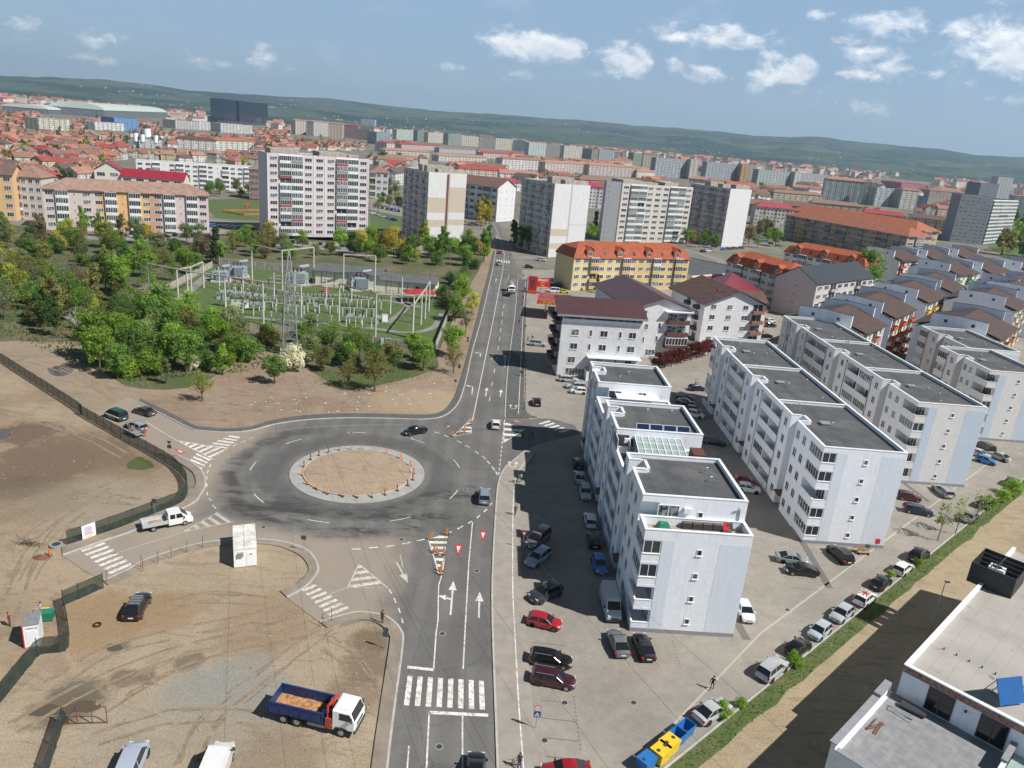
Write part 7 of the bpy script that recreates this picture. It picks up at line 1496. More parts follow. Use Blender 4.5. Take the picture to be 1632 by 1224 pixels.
carrow((597,330),(636,338),7,100,'in the yard between the first two towers');carrow((594,341),(628,352),5,15,'on the lawn side of the towers yard');carrow((610,322),(640,330),6,100,'in the rear yard between the towers');carrow((455,386),(590,396),13,105,'in front of the pinkish tower');carrow((80,377),(330,379),16,10,'in front of the pink and orange block',.45);carrow((342,362),(405,366),7,20,'beside the playground');carrow((280,376),(332,377),5,100,'at the corner of the pink block');carrow((600,383),(640,396),6,95,'in the shade of the grey tower');carrow((770,318),(785,350),6,60,'along the far street',.2);carrow((740,285),(765,310),6,60,'along the bend of the far street',.2);carrow((1120,402),(1180,396),8,30,'along the service street before the blank ended tower');carrow((1205,372),(1250,384),7,25,'in the yard right of the blank ended tower');carrow((1205,383),(1240,392),4,20,'at the blank ended tower');carrow((1098,386),(1140,394),4,20,'behind the supermarket')
for a in[('hatchback',1216,512,REDC,'red car in the yard before the slate roofed block'),('small',1228,514,WHT,'small white car in the yard before the slate roofed block'),('hatchback',1228,521,NAVY,'navy car in the yard before the slate roofed block'),('estate',1220,538,BLK,'black car behind the second row'),('hatchback',1442,547,SIL,'silver car in the gap between third row and brown roofs'),('small',1432,553,REDC,'red car in the gap between third row and brown roofs'),('hatchback',1447,541,(.2,.4,.45),'pale teal car in the gap beside brown roofs'),('small',1378,578,REDC,'red car seen between the third and fourth rows')]:car(a[0],a[1],a[2],rad(20),a[3],a[4])
def wheels(o,spots,r=.5,w=.3):
 k=('wh',r,w)
 if k not in CACHE:CACHE[k]=(MB().tube((0,-w/2,0),(0,w/2,0),r,r,18).mesh('wheel',RUBBER),MB().tube((0,-w/2-.012,0),(0,w/2+.012,0),r*.55,r*.55,14).mesh('rim',RIM))
 for x,y in spots:t=link('wheel',CACHE[k][0],o,(x,y,r));link('rim',CACHE[k][1],t)
def cab(o,x0,x1,w,zb,zt,mat,hood=0.0):
 """forward cab with raked screen: x0 rear, x1 front"""
 m=MB();zm=zb+(zt-zb)*.5
 m.loft([[(x0,y,z)for y,z in((-w,zb),(w,zb),(w,zt-.1),(w-.12,zt),(-w+.12,zt),(-w,zt-.1))],[(x1-.45,y,z)for y,z in((-w,zb),(w,zb),(w,zt-.12),(w-.12,zt-.02),(-w+.12,zt-.02),(-w,zt-.12))],[(x1-.05,y,z)for y,z in((-w,zb),(w,zb),(w,zm),(w-.06,zm+.05),(-w+.06,zm+.05),(-w,zm))],[(x1,y,z)for y,z in((-w*.96,zb+.05),(w*.96,zb+.05),(w*.96,zm-.1),(w*.9,zm-.05),(-w*.9,zm-.05),(-w*.96,zm-.1))]])
 c=m.build('cab',mat,o);e=.015
 MB().quad((x1-.05+e,-w*.9,zm+.1),(x1-.05+e,w*.9,zm+.1),(x1-.42+e,w*.86,zt-.1),(x1-.42+e,-w*.86,zt-.1)).build('windscreen',CARGLASS,o)
 for s in(-1,1):MB().quad((x0+(x1-x0)*.3,s*(w+e),zm+.05),(x1-.2,s*(w+e),zm+.05),(x1-.5,s*(w+e),zt-.2),(x0+(x1-x0)*.3,s*(w+e),zt-.2)).build('side_window',CARGLASS,o);MB().box(x1-.02,s*w*.72-.16,zb+.25,x1+.03,s*w*.72+.16,zb+.45).build('headlight',HEAD,o);MB().box(x1-.3,s*(w+.18)-.1,zm+.1,x1-.2,s*(w+.18)+.1,zm+.6).build('mirror',DARKMETAL,o)
 MB().box(x1-.1,-w,zb-.28,x1+.06,w,zb+.12).build('bumper',DARKMETAL,o);MB().box(x1+.0,-w*.6,zb+.3,x1+.02,w*.6,zb+.62).build('grille',DARKMETAL,o);return c
def tipper():
 a,b=g(440,1148),g(568,1177);o=thing('tipper_lorry',(a+b)/2+Vector((0,.9,.03)),head((440,1142),(566,1172)),'blue tipper lorry with white cab, red crane and rusty empty bed','lorry')
 MB().box(-4.3,-.45,.75,3.9,.45,1.05).build('chassis',DARKMETAL,o);wheels(o,[(x,s*1.0)for x in(-3.0,-1.65,2.75)for s in(-1,1)],.52,.34)
 m=MB();x0,x1,w,z0,z1=-4.4,1.05,1.25,1.25,2.25
 m.box(x0,-w,z0-.12,x1,w,z0);m.box(x0,-w,z0,x1,-w+.07,z1);m.box(x0,w-.07,z0,x1,w,z1);m.box(x0,-w+.07,z0,x0+.07,w-.07,z1);m.box(x1-.07,-w+.07,z0,x1,w-.07,z1+.3)
 for k in range(6):x=x0+.1+k*1.05;m.box(x,-w-.06,z0-.1,x+.12,-w,z1);m.box(x,w,z0-.1,x+.12,w+.06,z1)
 m.box(x0,-w-.07,z1,x1,-w+.09,z1+.08);m.box(x0,w-.09,z1,x1,w+.07,z1+.08);bed=m.build('tipper_bed',simple('lorry_blue',(.010,.036,.15),.5,var=.35),o)
 m=MB();m.add([(x0+.08+(x1-x0-.16)*i/12,-w+.09+(2*w-.18)*j/6,z0+.04+.08*pnoise((i*.7,j*.7,2)))for j in range(7)for i in range(13)],[(j*13+i,j*13+i+1,(j+1)*13+i+1,(j+1)*13+i)for j in range(6)for i in range(12)])
 m.build('bed_floor',simple('rusty_sand',(.42,.22,.10),.9,var=.5,scale=1.6),bed)
 MB().box(-4.3,-1.15,1.05,1.0,-1.1,1.13).build('side_stripe',YELLOW,o)
 cab(o,1.95,4.1,1.22,1.0,2.95,WHITE);MB().box(2.1,-.9,2.96,3.4,.9,3.05).build('roof_panel',WHITE,o)
 c=MB();c.box(1.2,-.35,1.05,1.75,.35,2.1);c.tube((1.45,0,2.1),(1.45,0,3.0),.2,.2,8);c.tube((1.45,0,2.9),(1.5,1.0,2.7),.16,.16,6);c.tube((1.5,1.0,2.7),(1.4,-.9,3.05),.13,.13,6);c.tube((1.35,-.9,3.05),(1.4,-1.1,1.6),.12,.1,6);c.build('crane',simple('crane_red',(.42,.05,.025),.5),o)
 for s in(-1,1):MB().box(1.25,s*1.0-.3,.8,1.85,s*1.0+.25,1.9).build('control_box',simple_cached2(),o);MB().box(-.6,s*1.1-.03,.55,1.1,s*1.1+.03,.85).build('side_guard',STEEL,o);MB().box(2.2,s*1.02-.2,1.0,3.35,s*1.02+.2,1.18).build('mudguard',DARKMETAL,o)
 MB().tube((1.9,-1.05,.8),(1.9,-1.05,1.25),.26,.26).build('fuel_tank',STEEL,o)
def simple_cached2():
 if 'crane_red2' not in MATS:simple('crane_red2',(.40,.06,.03),.5)
 return MATS['crane_red2']
tipper()
def pickup():
 a,b=g(232,845),g(302,832);o=thing('pickup_truck',(a+b)/2,head((232,846),(302,832)),'white crew cab pickup truck with a grey drop side bed on the western arm','pickup');o.location.z=ROADZ
 MB().box(-3.1,-.4,.5,2.6,.4,.75).build('chassis',DARKMETAL,o);wheels(o,[(x,s*.86)for x in(-1.9,2.0)for s in(-1,1)],.37,.24)
 m=MB();x0,x1,w,z0,z1=-3.2,-.05,1.02,.85,1.3;m.box(x0,-w,z0-.08,x1,w,z0);m.box(x0,-w,z0,x1,-w+.05,z1);m.box(x0,w-.05,z0,x1,w,z1);m.box(x0,-w+.05,z0,x0+.05,w-.05,z1);m.box(x1-.05,-w+.05,z0,x1,w-.05,z1+.5);m.build('cargo_bed',simple('bed_grey',(.45,.46,.46),.5,.1),o);MB().add([(-2.6,-.5,.87),(-1.0,-.6,.87),(-.7,.5,.87),(-2.2,.6,.87),(-1.6,0,1.05)],[(0,1,4),(1,2,4),(2,3,4),(3,0,4)]).build('sand_load',WOODL,o)
 m=MB();w=.98;R_=lambda x,zt,zb=.45,k=1:[(x,y,z)for y,z in((-w*k,zb),(w*k,zb),(w*k,min(zt-.1,1.25)),(w*k*.86,zt),(-w*k*.86,zt),(-w*k,min(zt-.1,1.25)))]
 m.loft([R_(0,2.1),R_(1.35,2.14),R_(1.6,2.05),R_(2.45,1.3,.4,.99),R_(3.0,1.02,.4,.9),R_(3.12,.8,.45,.82)]);m.build('cab',PAINT_OBJ,o,color=WHT)
 MB().quad((2.44,-.78,1.36),(2.44,.78,1.36),(1.66,.74,2.03),(1.66,-.74,2.03)).build('windscreen',CARGLASS,o)
 for s in(-1,1):
  for xa,xb in((.2,.85),(.98,1.9)):MB().quad((xa,s*.975,1.32),(xb,s*.975,1.32),(min(xb,1.62),s*.90,1.95),(xa,s*.90,1.95)).build('side_window',CARGLASS,o)
  MB().box(2.95,s*.66-.15,.78,3.1,s*.66+.15,.98).build('headlight',HEAD,o);MB().box(1.9,s*1.12-.1,1.2,2.0,s*1.12+.1,1.5).build('mirror',DARKMETAL,o);MB().box(-3.22,s*.85-.1,.62,-3.16,s*.85+.1,.82).build('tail_light',TAIL,o)
 MB().box(3.05,-.8,.38,3.18,.8,.6).build('bumper',DARKMETAL,o)
pickup()
def van(px,py,h,color,label,L=5.6,H=2.45,z=.06):
 o=thing('van',g(px,py,z),h,label,'van',None,color=color);w=.98;x0=-L/2;x1=L/2
 R_=lambda x,zt,zb=.35,k=1:[(x,y,q)for y,q in((-w*k,zb),(w*k,zb),(w*k,zb+(zt-zb)*.6),(w*k*.84,zt),(-w*k*.84,zt),(-w*k,zb+(zt-zb)*.6))]
 m=MB();m.loft([R_(x0,H-.08),R_(x0+.1,H),R_(x1-1.85,H),R_(x1-1.6,H-.08),R_(x1-.75,1.35,.33,.99),R_(x1-.12,1.08,.35,.92),R_(x1,.8,.4,.85)]);m.build('body',PAINT_OBJ,o)
 MB().quad((x1-.76,-.78,1.42),(x1-.76,.78,1.42),(x1-1.56,.72,H-.14),(x1-1.56,-.72,H-.14)).build('windscreen',CARGLASS,o);wheels(o,[(x,s*.88)for x in(x0+1.0,x1-1.0)for s in(-1,1)],.35,.22)
 for s in(-1,1):MB().quad((x1-2.3,s*.985,1.3),(x1-1.1,s*.985,1.3),(x1-1.6,s*.93,H-.55),(x1-2.3,s*.93,H-.55)).build('side_window',CARGLASS,o);MB().box(x1-.14,s*.66-.15,.85,x1+.01,s*.66+.15,1.05).build('headlight',HEAD,o);MB().box(x1-1.3,s*1.13-.1,1.3,x1-1.2,s*1.13+.1,1.65).build('mirror',DARKMETAL,o);MB().box(x0-.02,s*.84-.08,.9,x0+.03,s*.84+.08,1.5).build('tail_light',TAIL,o)
 MB().box(x1-.1,-.85,.36,x1+.06,.85,.6).build('bumper',DARKMETAL,o);MB().box(x1-.05,-.5,.66,x1+.015,.5,.8).build('grille',DARKMETAL,o);m=MB();[m.box(x0+.3+k*.55,-.7,H,x0+.42+k*.55,.7,H+.02)for k in range(6)];m.build('roof_rib',PAINT_OBJ,o,color=color)
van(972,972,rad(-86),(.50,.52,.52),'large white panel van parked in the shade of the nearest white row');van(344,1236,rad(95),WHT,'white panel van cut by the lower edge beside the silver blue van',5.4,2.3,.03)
def mixer():
 o=thing('mixer_lorry',g(814,466,ROADZ),rad(-85),'white concrete mixer lorry coming down the main road','lorry');wheels(o,[(x,s*1.0)for x in(-3.0,-1.7,2.6)for s in(-1,1)],.52,.34);cab(o,1.9,4.0,1.2,1.0,2.9,WHITE);MB().box(-4.0,-.45,.8,3.6,.45,1.1).build('chassis',DARKMETAL,o)
 m=MB();m.loft([[(x,r*math.cos(k*.5236),z+r*math.sin(k*.5236))for k in range(12)]for x,r,z in((-3.9,.6,3.0),(-3.2,.95,2.7),(-1.6,1.25,2.4),(.2,1.1,2.2),(1.3,.6,2.0))]);m.build('mixer_drum',STEEL,o,smooth=True);MB().box(-4.3,-.5,2.6,-3.7,.5,3.5).build('hopper',STEEL,o)
mixer()
def trailer():
 o=thing('car_trailer',g(214,693,ROADZ),head((229,694),(201,682)),'low flat trailer beside the silver estate on the western arm','trailer');MB().box(-1.8,-.9,.5,1.6,.9,.6).box(-1.8,-.92,.6,1.6,-.86,.85).box(-1.8,.86,.6,1.6,.92,.85).build('bed',STEEL,o);MB().tube((1.6,0,.52),(2.7,0,.5),.05).build('drawbar',DARKMETAL,o);wheels(o,[(-.2,s*1.0)for s in(-1,1)],.3,.2)
trailer()
ROOFC,_t2,_b2=newmat('stained_concrete_roof')
def _roofc():
 t,b=_t2,_b2;v=t.objc();s=t.sep(v)
 c=t.mix(t.sstep(t.noise(v,.3,5),.3,.7),(.40,.375,.345),(.33,.31,.285));c=t.mix(t.sstep(t.noise(v,.75,5,.65),.62,.72,0,.75),c,(.15,.13,.115))
 jt=t.math('LESS_THAN',t.math('FRACT',t.math('DIVIDE',s[0],1.6)),.025);c=t.mix(t.math('MULTIPLY',jt,.5),c,(.2,.185,.17));t.put(b.inputs['Base Color'],c);b.inputs['Roughness'].default_value=.9
_roofc()
TILEG,_t3,_b3=newmat('grey_terrace_tiles')
def _tileg():
 t,b=_t3,_b3;v=t.objc();br=t.node('ShaderNodeTexBrick');t.put(br.inputs['Vector'],v);br.offset=0;br.inputs['Color1'].default_value=(.27,.275,.285,1);br.inputs['Color2'].default_value=(.24,.245,.255,1);br.inputs['Mortar'].default_value=(.17,.17,.18,1);br.inputs['Scale'].default_value=1.0;br.inputs['Brick Width'].default_value=.6;br.inputs['Row Height'].default_value=.6;br.inputs['Mortar Size'].default_value=.012
 f=t.sstep(t.noise(v,1.2,5),.3,.7,.85,1.1);t.put(b.inputs['Base Color'],t.mix(1.0,br.outputs['Color'],t.comb(f,f,f),'MULTIPLY'));b.inputs['Roughness'].default_value=.75
_tileg()
BH=9.4;TH=6.1;BO=Vector((*g2(1442,1059,BH),0));BE=Vector((*g2(1552,940,BH),0));bd_=BE-BO;BA=math.atan2(bd_.y,bd_.x)-math.pi/2
def corner_building():
 r=thing('corner_building',BO,BA,'white building with stained concrete roof and grey tiled terrace, lower right corner','building');L=bd_.length+16;Wd=26
 MB().box(0,0,0,Wd,L,BH-.45).box(0,0,BH-.45,.3,L,BH).box(.3,0,BH-.45,Wd,.3,BH).build('wall',WHITE_WALL,r)
 MB().prism([(.3,.3),(Wd,.3),(Wd,L),(.3,L)],None,BH-.42).build('roof',ROOFC,r);MB().box(-.06,-.08,BH,.36,L,BH+.06).box(.36,-.08,BH,Wd,.36,BH+.06).build('coping',COPING,r)
 pl=simple('peeling_render',(.30,.17,.13),.95,var=.7,scale=3.0);MB().box(.02,-.03,BH-.75,Wd,0,BH-.12).build('peeling_band',pl,r)
 T0=-12.6;MB().box(-.9,T0,0,24,-.002,TH-.1).build('terrace_base',WHITE_WALL,r);MB().prism([(-.3,T0+.5),(9.6,T0+.5),(9.6,-.03),(-.3,-.03)],None,TH-.09).build('terrace_floor',TILEG,r)
 MB().box(-.9,T0,TH-.1,-.5,0,TH+.9).box(-.5,T0,TH-.1,12,T0+.45,TH+.35).build('terrace_parapet',WHITE_WALL,r);MB().box(-1.05,T0-.1,TH+.9,-.4,-3.5,TH+1.0).box(-1.05,-3.5,TH+.9,-.4,0,TH+1.3).box(-.4,T0-.1,TH+.35,12,T0+.5,TH+.42).build('terrace_coping',PLINTH,r)
 MB().box(9.6,T0,TH-.1,9.9,-.05,TH+1.2).build('side_wall',WHITE_WALL,r);MB().box(9.5,-3.2,TH+1.2,10,-.05,TH+1.45).build('side_coping',PLINTH,r);MB().box(10,T0,TH-.1,24,-.06,TH+.4).build('glass_roof',GREENGLASS,r)
 for x in(3.6,8.0):
  if x>9:continue
  MB().box(x-1.15,-.05,TH,x+1.15,-.004,TH+2.5).build('door',DARKMETAL,r)
  for s in(-1,1):MB().box(x+s*.55-.48,-.07,TH+.12,x+s*.55+.48,-.051,TH+2.4).build('door_pane',CARGLASS,r)
 for k in range(8):MB().tube((1.5+k*1.15,6.5,BH-.42),(1.5+k*1.15,6.5,BH-.18),.07,.07,6).build('vent_pipe',DARKMETAL,r)
 MB().box(5.6,-.2,BH-1.5,5.8,0,BH-1.3).build('wall_lamp',DARKMETAL,r)
 return r
CB=corner_building();BM=Matrix.Translation(BO)@Matrix.Rotation(BA,4,'Z')
LET=bpy.data.curves.new('lettering','FONT');LET.body='R';LET.size=1.1;LET.extrude=.03;LET.materials.append(WHITE);lo_=bpy.data.objects.new('lettering',LET);COL.objects.link(lo_);lo_.parent=CB;lo_.location=(2.2,-12.66,4.6);lo_.rotation_euler=(math.pi/2,0,0)
def onroof(name,label,cat,x,y,z,rz=0):return thing(name,BM@Vector((x,y,z)),BA+rz,label,cat)
q_=BM.inverted()@Vector((*g2(1585,922,BH),0))
o=onroof('plant_screen','black open topped screen around rooftop machines','plant screen',q_.x-2.2,q_.y-2.6,BH-.42);m_=MB()
for a in((0,0,4.6,.06),(0,5.2,4.6,5.26),(0,.06,.06,5.2),(4.54,.06,4.6,5.2)):m_.box(a[0],a[1],0,a[2],a[3],2.5)
m_.build('panel',simple('black_sheet',(.02,.024,.026),.55),o);m_=MB();[m_.tube((0,1.3*k,2.5),(4.6,1.3*k,2.5),.06)for k in range(5)];m_.tube((2.3,0,2.5),(2.3,5.2,2.5),.06);m_.build('frame',DARKMETAL,o)
for k in range(2):o=onroof('air_unit','white machine inside the black rooftop screen','air unit',q_.x-1.6+k*.6,q_.y-1.6+k*1.9,BH-.42);o['group']='rooftop air units';MB().box(0,0,0,1.6,1.3,1.5).build('housing',FRAME,o);MB().tube((.8,.65,1.5),(.8,.65,1.55),.5,.5,14).build('fan',DARKMETAL,o)
q_=BM.inverted()@Vector((*g2(1612,1122,BH),0))
o=onroof('solar_collector','blue solar collector tilted on a steel frame at the right edge','solar collector',q_.x,q_.y,BH-.42,rad(60));m_=MB();m_.add([(-1.2,0,.35),(1.6,0,.35),(1.6,1.1,2.4),(-1.2,1.1,2.4),(-1.2,.08,.3),(1.6,.08,.3),(1.6,1.18,2.35),(-1.2,1.18,2.35)],[(0,1,2,3),(7,6,5,4),(0,4,5,1),(1,5,6,2),(2,6,7,3),(3,7,4,0)]);m_.build('panel',simple('collector_blue',(.02,.10,.30),.2),o);m_=MB();[m_.tube((x,1.1,2.3),(x,2.2,0),.04)for x in(-1.1,.2,1.5)];[m_.tube((x,0,.35),(x,2.2,0),.04)for x in(-1.1,.2,1.5)];m_.build('frame',STEEL,o)
for k,(x,y,lb,mt)in enumerate([(.9,-1.5,'rolled dark sheet material lying in the terrace corner',DARKMETAL),(1.2,-2.8,'loose grey boards on the terrace floor',STEEL),(.6,-6.5,'bundle of thin steel bars by the terrace parapet',RUST),(7.6,-10.4,'stack of pale planks on the terrace',WOODL)]):
 o=onroof('material_pile',lb,'building material',x,y,TH-.08,.1*k);m_=MB();rn=random.Random(k)
 for j in range(5):
  if k==0:m_.tube((0,.1*j-.2,.2+.05*j),(2.2,.08*j,.25),.16,.16,8)
  else:m_.M=Matrix.Rotation(rn.uniform(-.25,.25)+(1.2 if k>1 else 0),4,'Z');w_=.04 if k==2 else.14;m_.box(-.9,j*.16-.3,.03*j,1.2,j*.16-.3+w_*2,.03*j+.05)
 m_.build('pile',mt,o)
def text(body,size,parent,loc,mat,ext=.03,rot=(math.pi/2,0,0)):
 t=bpy.data.curves.new('lettering','FONT');t.body=body;t.size=size;t.align_x='CENTER';t.align_y='CENTER';t.extrude=ext;t.offset=size*.02;t.materials.append(mat);o=bpy.data.objects.new('lettering',t);COL.objects.link(o);o.parent=parent;o.location=loc;o.rotation_euler=rot;return o
def fuel():
 a,b=g(855.5,484,5.0),g(895,488,5.0);c=g(855,466,5.8);W=(b-a).length;D=abs(c.y-a.y);o=thing('fuel_canopy',(a.x,a.y,0),math.atan2(b.y-a.y,b.x-a.x),'red fuel station canopy with yellow lettering beside the main road','canopy')
 MB().box(0,0,5,W,D,6.0).build('fascia',RED,o);m=MB().box(.4,.4,6.0,W-.4,D-.4,6.06);m.box(.4,D*.45,6.06,W-.4,D*.5,6.2);m.build('roof',simple('faded_red_sheet',(.28,.07,.06),.7,var=.4,scale=.8),o)
 for x in(.35,.8):MB().box(W*x-.25,D*.45,0,W*x+.25,D*.45+.5,5).build('column',FRAME,o);MB().box(W*x-.3,D*.45-1.6,0,W*x+.3,D*.45-.8,1.7).build('fuel_pump',RED,o)
 text('EUROIL',1.35,o,(W*.53,-.06,5.45),YELLOW);MB().box(W*.06,-.05,5.25,W*.22,0,5.45).build('emblem',YELLOW,o)
fuel()
def kiosk():
 p=g(896,505);o=thing('fuel_kiosk',(p.x+.3,p.y,0),0,'dark glazed kiosk at the end of the fuel canopy','kiosk');MB().box(-.6,0,0,2.4,12,4.6).build('wall',GREYPAINT,o);MB().box(-.65,.6,.4,-.6,11.4,3.6).build('glass_front',CARGLASS,o);MB().box(-.8,-.2,4.6,2.5,12.2,4.8).build('roof',DARKMETAL,o)
kiosk()
def totem():
 p=g(847.5,468);H=height_at(847.5,468,848,440);o=thing('price_totem',p,rad(-8),'tall red fuel price totem with a blue emblem','sign');w=1.6;MB().box(-w,-.3,0,w,.3,H).build('body',RED,o);MB().box(-.8,-.34,H*.68,.8,-.3,H*.82).build('emblem',BLUE,o)
 for k in range(3):MB().box(-.75,-.33,H*(.58-.13*k),.75,-.3,H*(.63-.13*k)).build('price_field',DARKMETAL,o)
 MB().box(-w,-.33,H*.06,w,-.3,H*.2).build('lower_panel',ORANGE,o)
totem()
def billboard():
 p=g(861,468);H=height_at(861,468,861,443);W=(g(876,466)-g(856,466)).length;o=thing('billboard',p,rad(6),'red shop billboard with white lettering and a yellow mark on a pole','billboard');MB().box(-.35,-.2,0,.35,.2,H*.42).build('pole',GREYPAINT,o);MB().box(-W*.42,-.3,H*.38,W*.62,.3,H).build('panel',RED,o);text('PENNY.',H*.2,o,(W*.12,-.33,H*.87),WHITE);text('C',H*.34,o,(W*.12,-.33,H*.62),YELLOW);MB().box(-W*.25,-.33,H*.41,W*.5,-.3,H*.44).build('strap_line',WHITE,o)
billboard()
struct(MB().prism(circ(3.2,24,Vector(g2(868,535))+Vector((4,0))),0,.1).build('lawn',GRASS))
def playground():
 o=thing('playground_fence',g(355,338),rad(25),'low orange timber fence round a playground','fence');m=MB();pts=[(0,0),(10,-14),(42,2),(34,16),(0,0)]
 for a,b in zip(pts,pts[1:]):
  L=math.dist(a,b);n=int(L/.9)
  for i in range(n):t=i/n;x,y=a[0]+(b[0]-a[0])*t,a[1]+(b[1]-a[1])*t;m.box(x-.1,y-.1,0,x+.1,y+.1,1.4)
  m.tube((*a,1.1),(*b,1.1),.12);m.tube((*a,.5),(*b,.5),.12)
 m.build('fence_panel',simple('orange_timber',(.45,.22,.06),.7),o)
 o=thing('play_frame',g(394,336),.4,'small red and blue climbing frame with a slide','play frame')
 for x in(-1,1):
  for y in(-1,1):MB().tube((x,y,0),(x,y,3.2),.1).build('post',BLUE,o)
 MB().box(-1,-1,1.4,1,1,1.55).build('deck',RED,o);q=MB();gable_roof(q,-1,-1,1,1,3.2,.9,.2,'x');q.build('roof',RED,o);MB().quad((1,-.4,1.5),(1,.4,1.5),(4,.4,.2),(4,-.4,.2)).build('slide',YELLOW,o)
playground()
for px,py in((1368,880),(1376,884)):
 o=thing('bench',g(px,py,.05),rad(5),'wooden bench against the end wall of the second row','bench','benches');MB().box(-.9,-.2,.4,.9,.25,.46).build('seat',WOODL,o);MB().box(-.9,.25,.55,.9,.3,.9).build('backrest',WOODL,o);[MB().box(x-.05,-.2,0,x+.05,.3,.4).build('leg',DARKMETAL,o)for x in(-.7,.7)]
o=thing('red_board',g(1395,876,.05),0,'small red notice board at the corner of the second row','board');MB().tube((0,0,0),(0,0,1.9),.05).build('pole',STEEL,o);MB().box(-.36,-.06,1.0,.36,.0,1.8).build('panel',RED,o)
for k in range(11):
 t=k/10;o=thing('bollard',g(836+2.2*t,652-74*t,.2),0,'dark bollard in the line beside the upper cycle path','bollard','bollards by the cycle path');MB().tube((0,0,0),(0,0,.9),.1,.09,8).build('shaft',DARKMETAL,o);MB().tube((0,0,.9),(0,0,.98),.11,.03,8).build('cap',STEEL,o)
RM=Matrix.Translation((16.3,75.2,0))@Matrix.Rotation(rad(2.5),4,'Z')
for k in range(4):
 o=thing('planter',RM@Vector((5.4+k*1.2,2.7,12.53)),rad(2.5),'dark planter box along the terrace wall of the nearest white row','planter','planters on the terrace');MB().box(-.55,-.3,0,.55,.3,.75).build('box',DARKMETAL,o);MB().box(-.48,-.23,.75,.48,.23,.77).build('soil',BARK,o)
o=thing('terrace_table',RM@Vector((2.6,2.2,12.53)),.1,'table under a crumpled green cover at the left end of the terrace','table');m_=MB();m_.add([(-.9,-.6,0),(.8,-.7,0),(.9,.6,0),(-.8,.7,0),(-.5,-.4,.75),(.5,-.3,.8),(.45,.4,.72),(-.5,.35,.85)],[(0,1,5,4),(1,2,6,5),(2,3,7,6),(3,0,4,7),(4,5,6,7)]);m_.build('cover',GREEN,o);[MB().tube((x,.0,0),(x,0,.7),.04).build('leg',STEEL,o)for x in(-.3,.3)]
for k,(x,mt,lb)in enumerate(((9.9,RED,'red folding chair on the terrace'),(10.6,DARKMETAL,'dark striped deck chair on the terrace'))):
 o=thing('terrace_chair',RM@Vector((x,2.3,12.53)),.3*k,lb,'chair');MB().box(-.3,-.3,.4,.3,.3,.46).build('seat',mt,o);MB().add([(-.3,.3,.46),(.3,.3,.46),(.3,.5,1.0),(-.3,.5,1.0)],[(0,1,2,3)]).build('backrest',mt,o);[MB().tube((a,b,0),(a,b,.4),.025).build('leg',STEEL,o)for a in(-.25,.25)for b in(-.25,.25)]
struct(MB().prism([tuple((RM@Vector((x,y,0)))[:2])for x,y in((.4,.4),(11.9,.4),(11.9,3.3),(.4,3.3))],None,12.545).build('terrace_deck',simple('terrace_tiles',(.34,.29,.24),.85,var=.15)))
for px,py,z in((705,1010,.084),(760,910,.084),(742,780,.084),(640,860,.084),(560,690,.084),(700,1190,.084),(800,545,.084),(420,840,.084),(900,1120,.052),(1010,1120,.052),(1255,972,.052),(868,1180,.052)):
 o=thing('manhole',g(px,py,z),0,'round iron manhole cover set in the paving','manhole','manhole covers');MB().tube((0,0,0),(0,0,.012),.36,.36,18).build('rim',SOIL_CONC,o);MB().tube((0,0,.012),(0,0,.018),.3,.3,18).build('cover',DARKMETAL,o)
POSES={'walk':dict(l=(.30,-.05,-.28,-.02),arm=.22),'stand':dict(l=(.02,0,-.02,0),arm=.04),'work':dict(l=(.05,0,-.08,0),arm=-.5)}
def person_raw(pose):
 P=POSES[pose];V=[];E=[];Rr=[]
 def v(p,r,par=None):
  V.append(p);Rr.append(r);i=len(V)-1
  if par is not None:E.append((par,i))
  return i
 pel=v((0,0,.94),.135);wst=v((0,.005,1.10),.115,pel);ch=v((0,.02,1.30),.145,wst);nk=v((0,0,1.47),.055,ch);hd=v((.0,-.015,1.58),.085,nk);tp=v((0,-.005,1.70),.085,hd);v((0,-.10,1.585),.018,hd)
 for s in(-1,1):
  f,k,=(P['l'][0],P['l'][1])if s<0 else(P['l'][2],P['l'][3])
  hip=v((s*.09,0,.90),.095,pel);kn=v((s*.10,-f*.55-.02,.49),.065,hip);an=v((s*.10,-f+.02,.09),.042,kn);v((s*.11,-f-.13,.045),.038,an)
  sh=v((s*.19,.01,1.40),.062,ch);a=P['arm']*s if P['arm']>0 else P['arm'];el=v((s*.25,.02+a*.5,1.13),.043,sh);wr=v((s*.25,-.06+a,.90 if P['arm']>0 else 1.1),.029,el);pm=v((s*.25,-.075+a,.84 if P['arm']>0 else 1.07),.032,wr)
  for j,ln in enumerate((.065,.075,.07,.055)):q=v((s*(.262-.0*j),-.11+.023*j+a,(.795 if P['arm']>0 else 1.03)),.009,pm);v((s*.252,-.115+.023*j+a,(.795 if P['arm']>0 else 1.03)-ln*.6),.008,q)
  t_=v((s*.235,-.125+a,(.825 if P['arm']>0 else 1.06)),.010,pm)
 me=bpy.data.meshes.new('person_raw');me.from_pydata(V,E,[]);o=bpy.data.objects.new('person_raw',me);COL.objects.link(o);md=o.modifiers.new('s','SKIN');md.use_smooth_shade=True
 for i,r in enumerate(Rr):me.skin_vertices[0].data[i].radius=(r,r)
 me.skin_vertices[0].data[0].use_root=True;sb=o.modifiers.new('b','SUBSURF');sb.levels=1;sb.render_levels=1;return o
PM={}
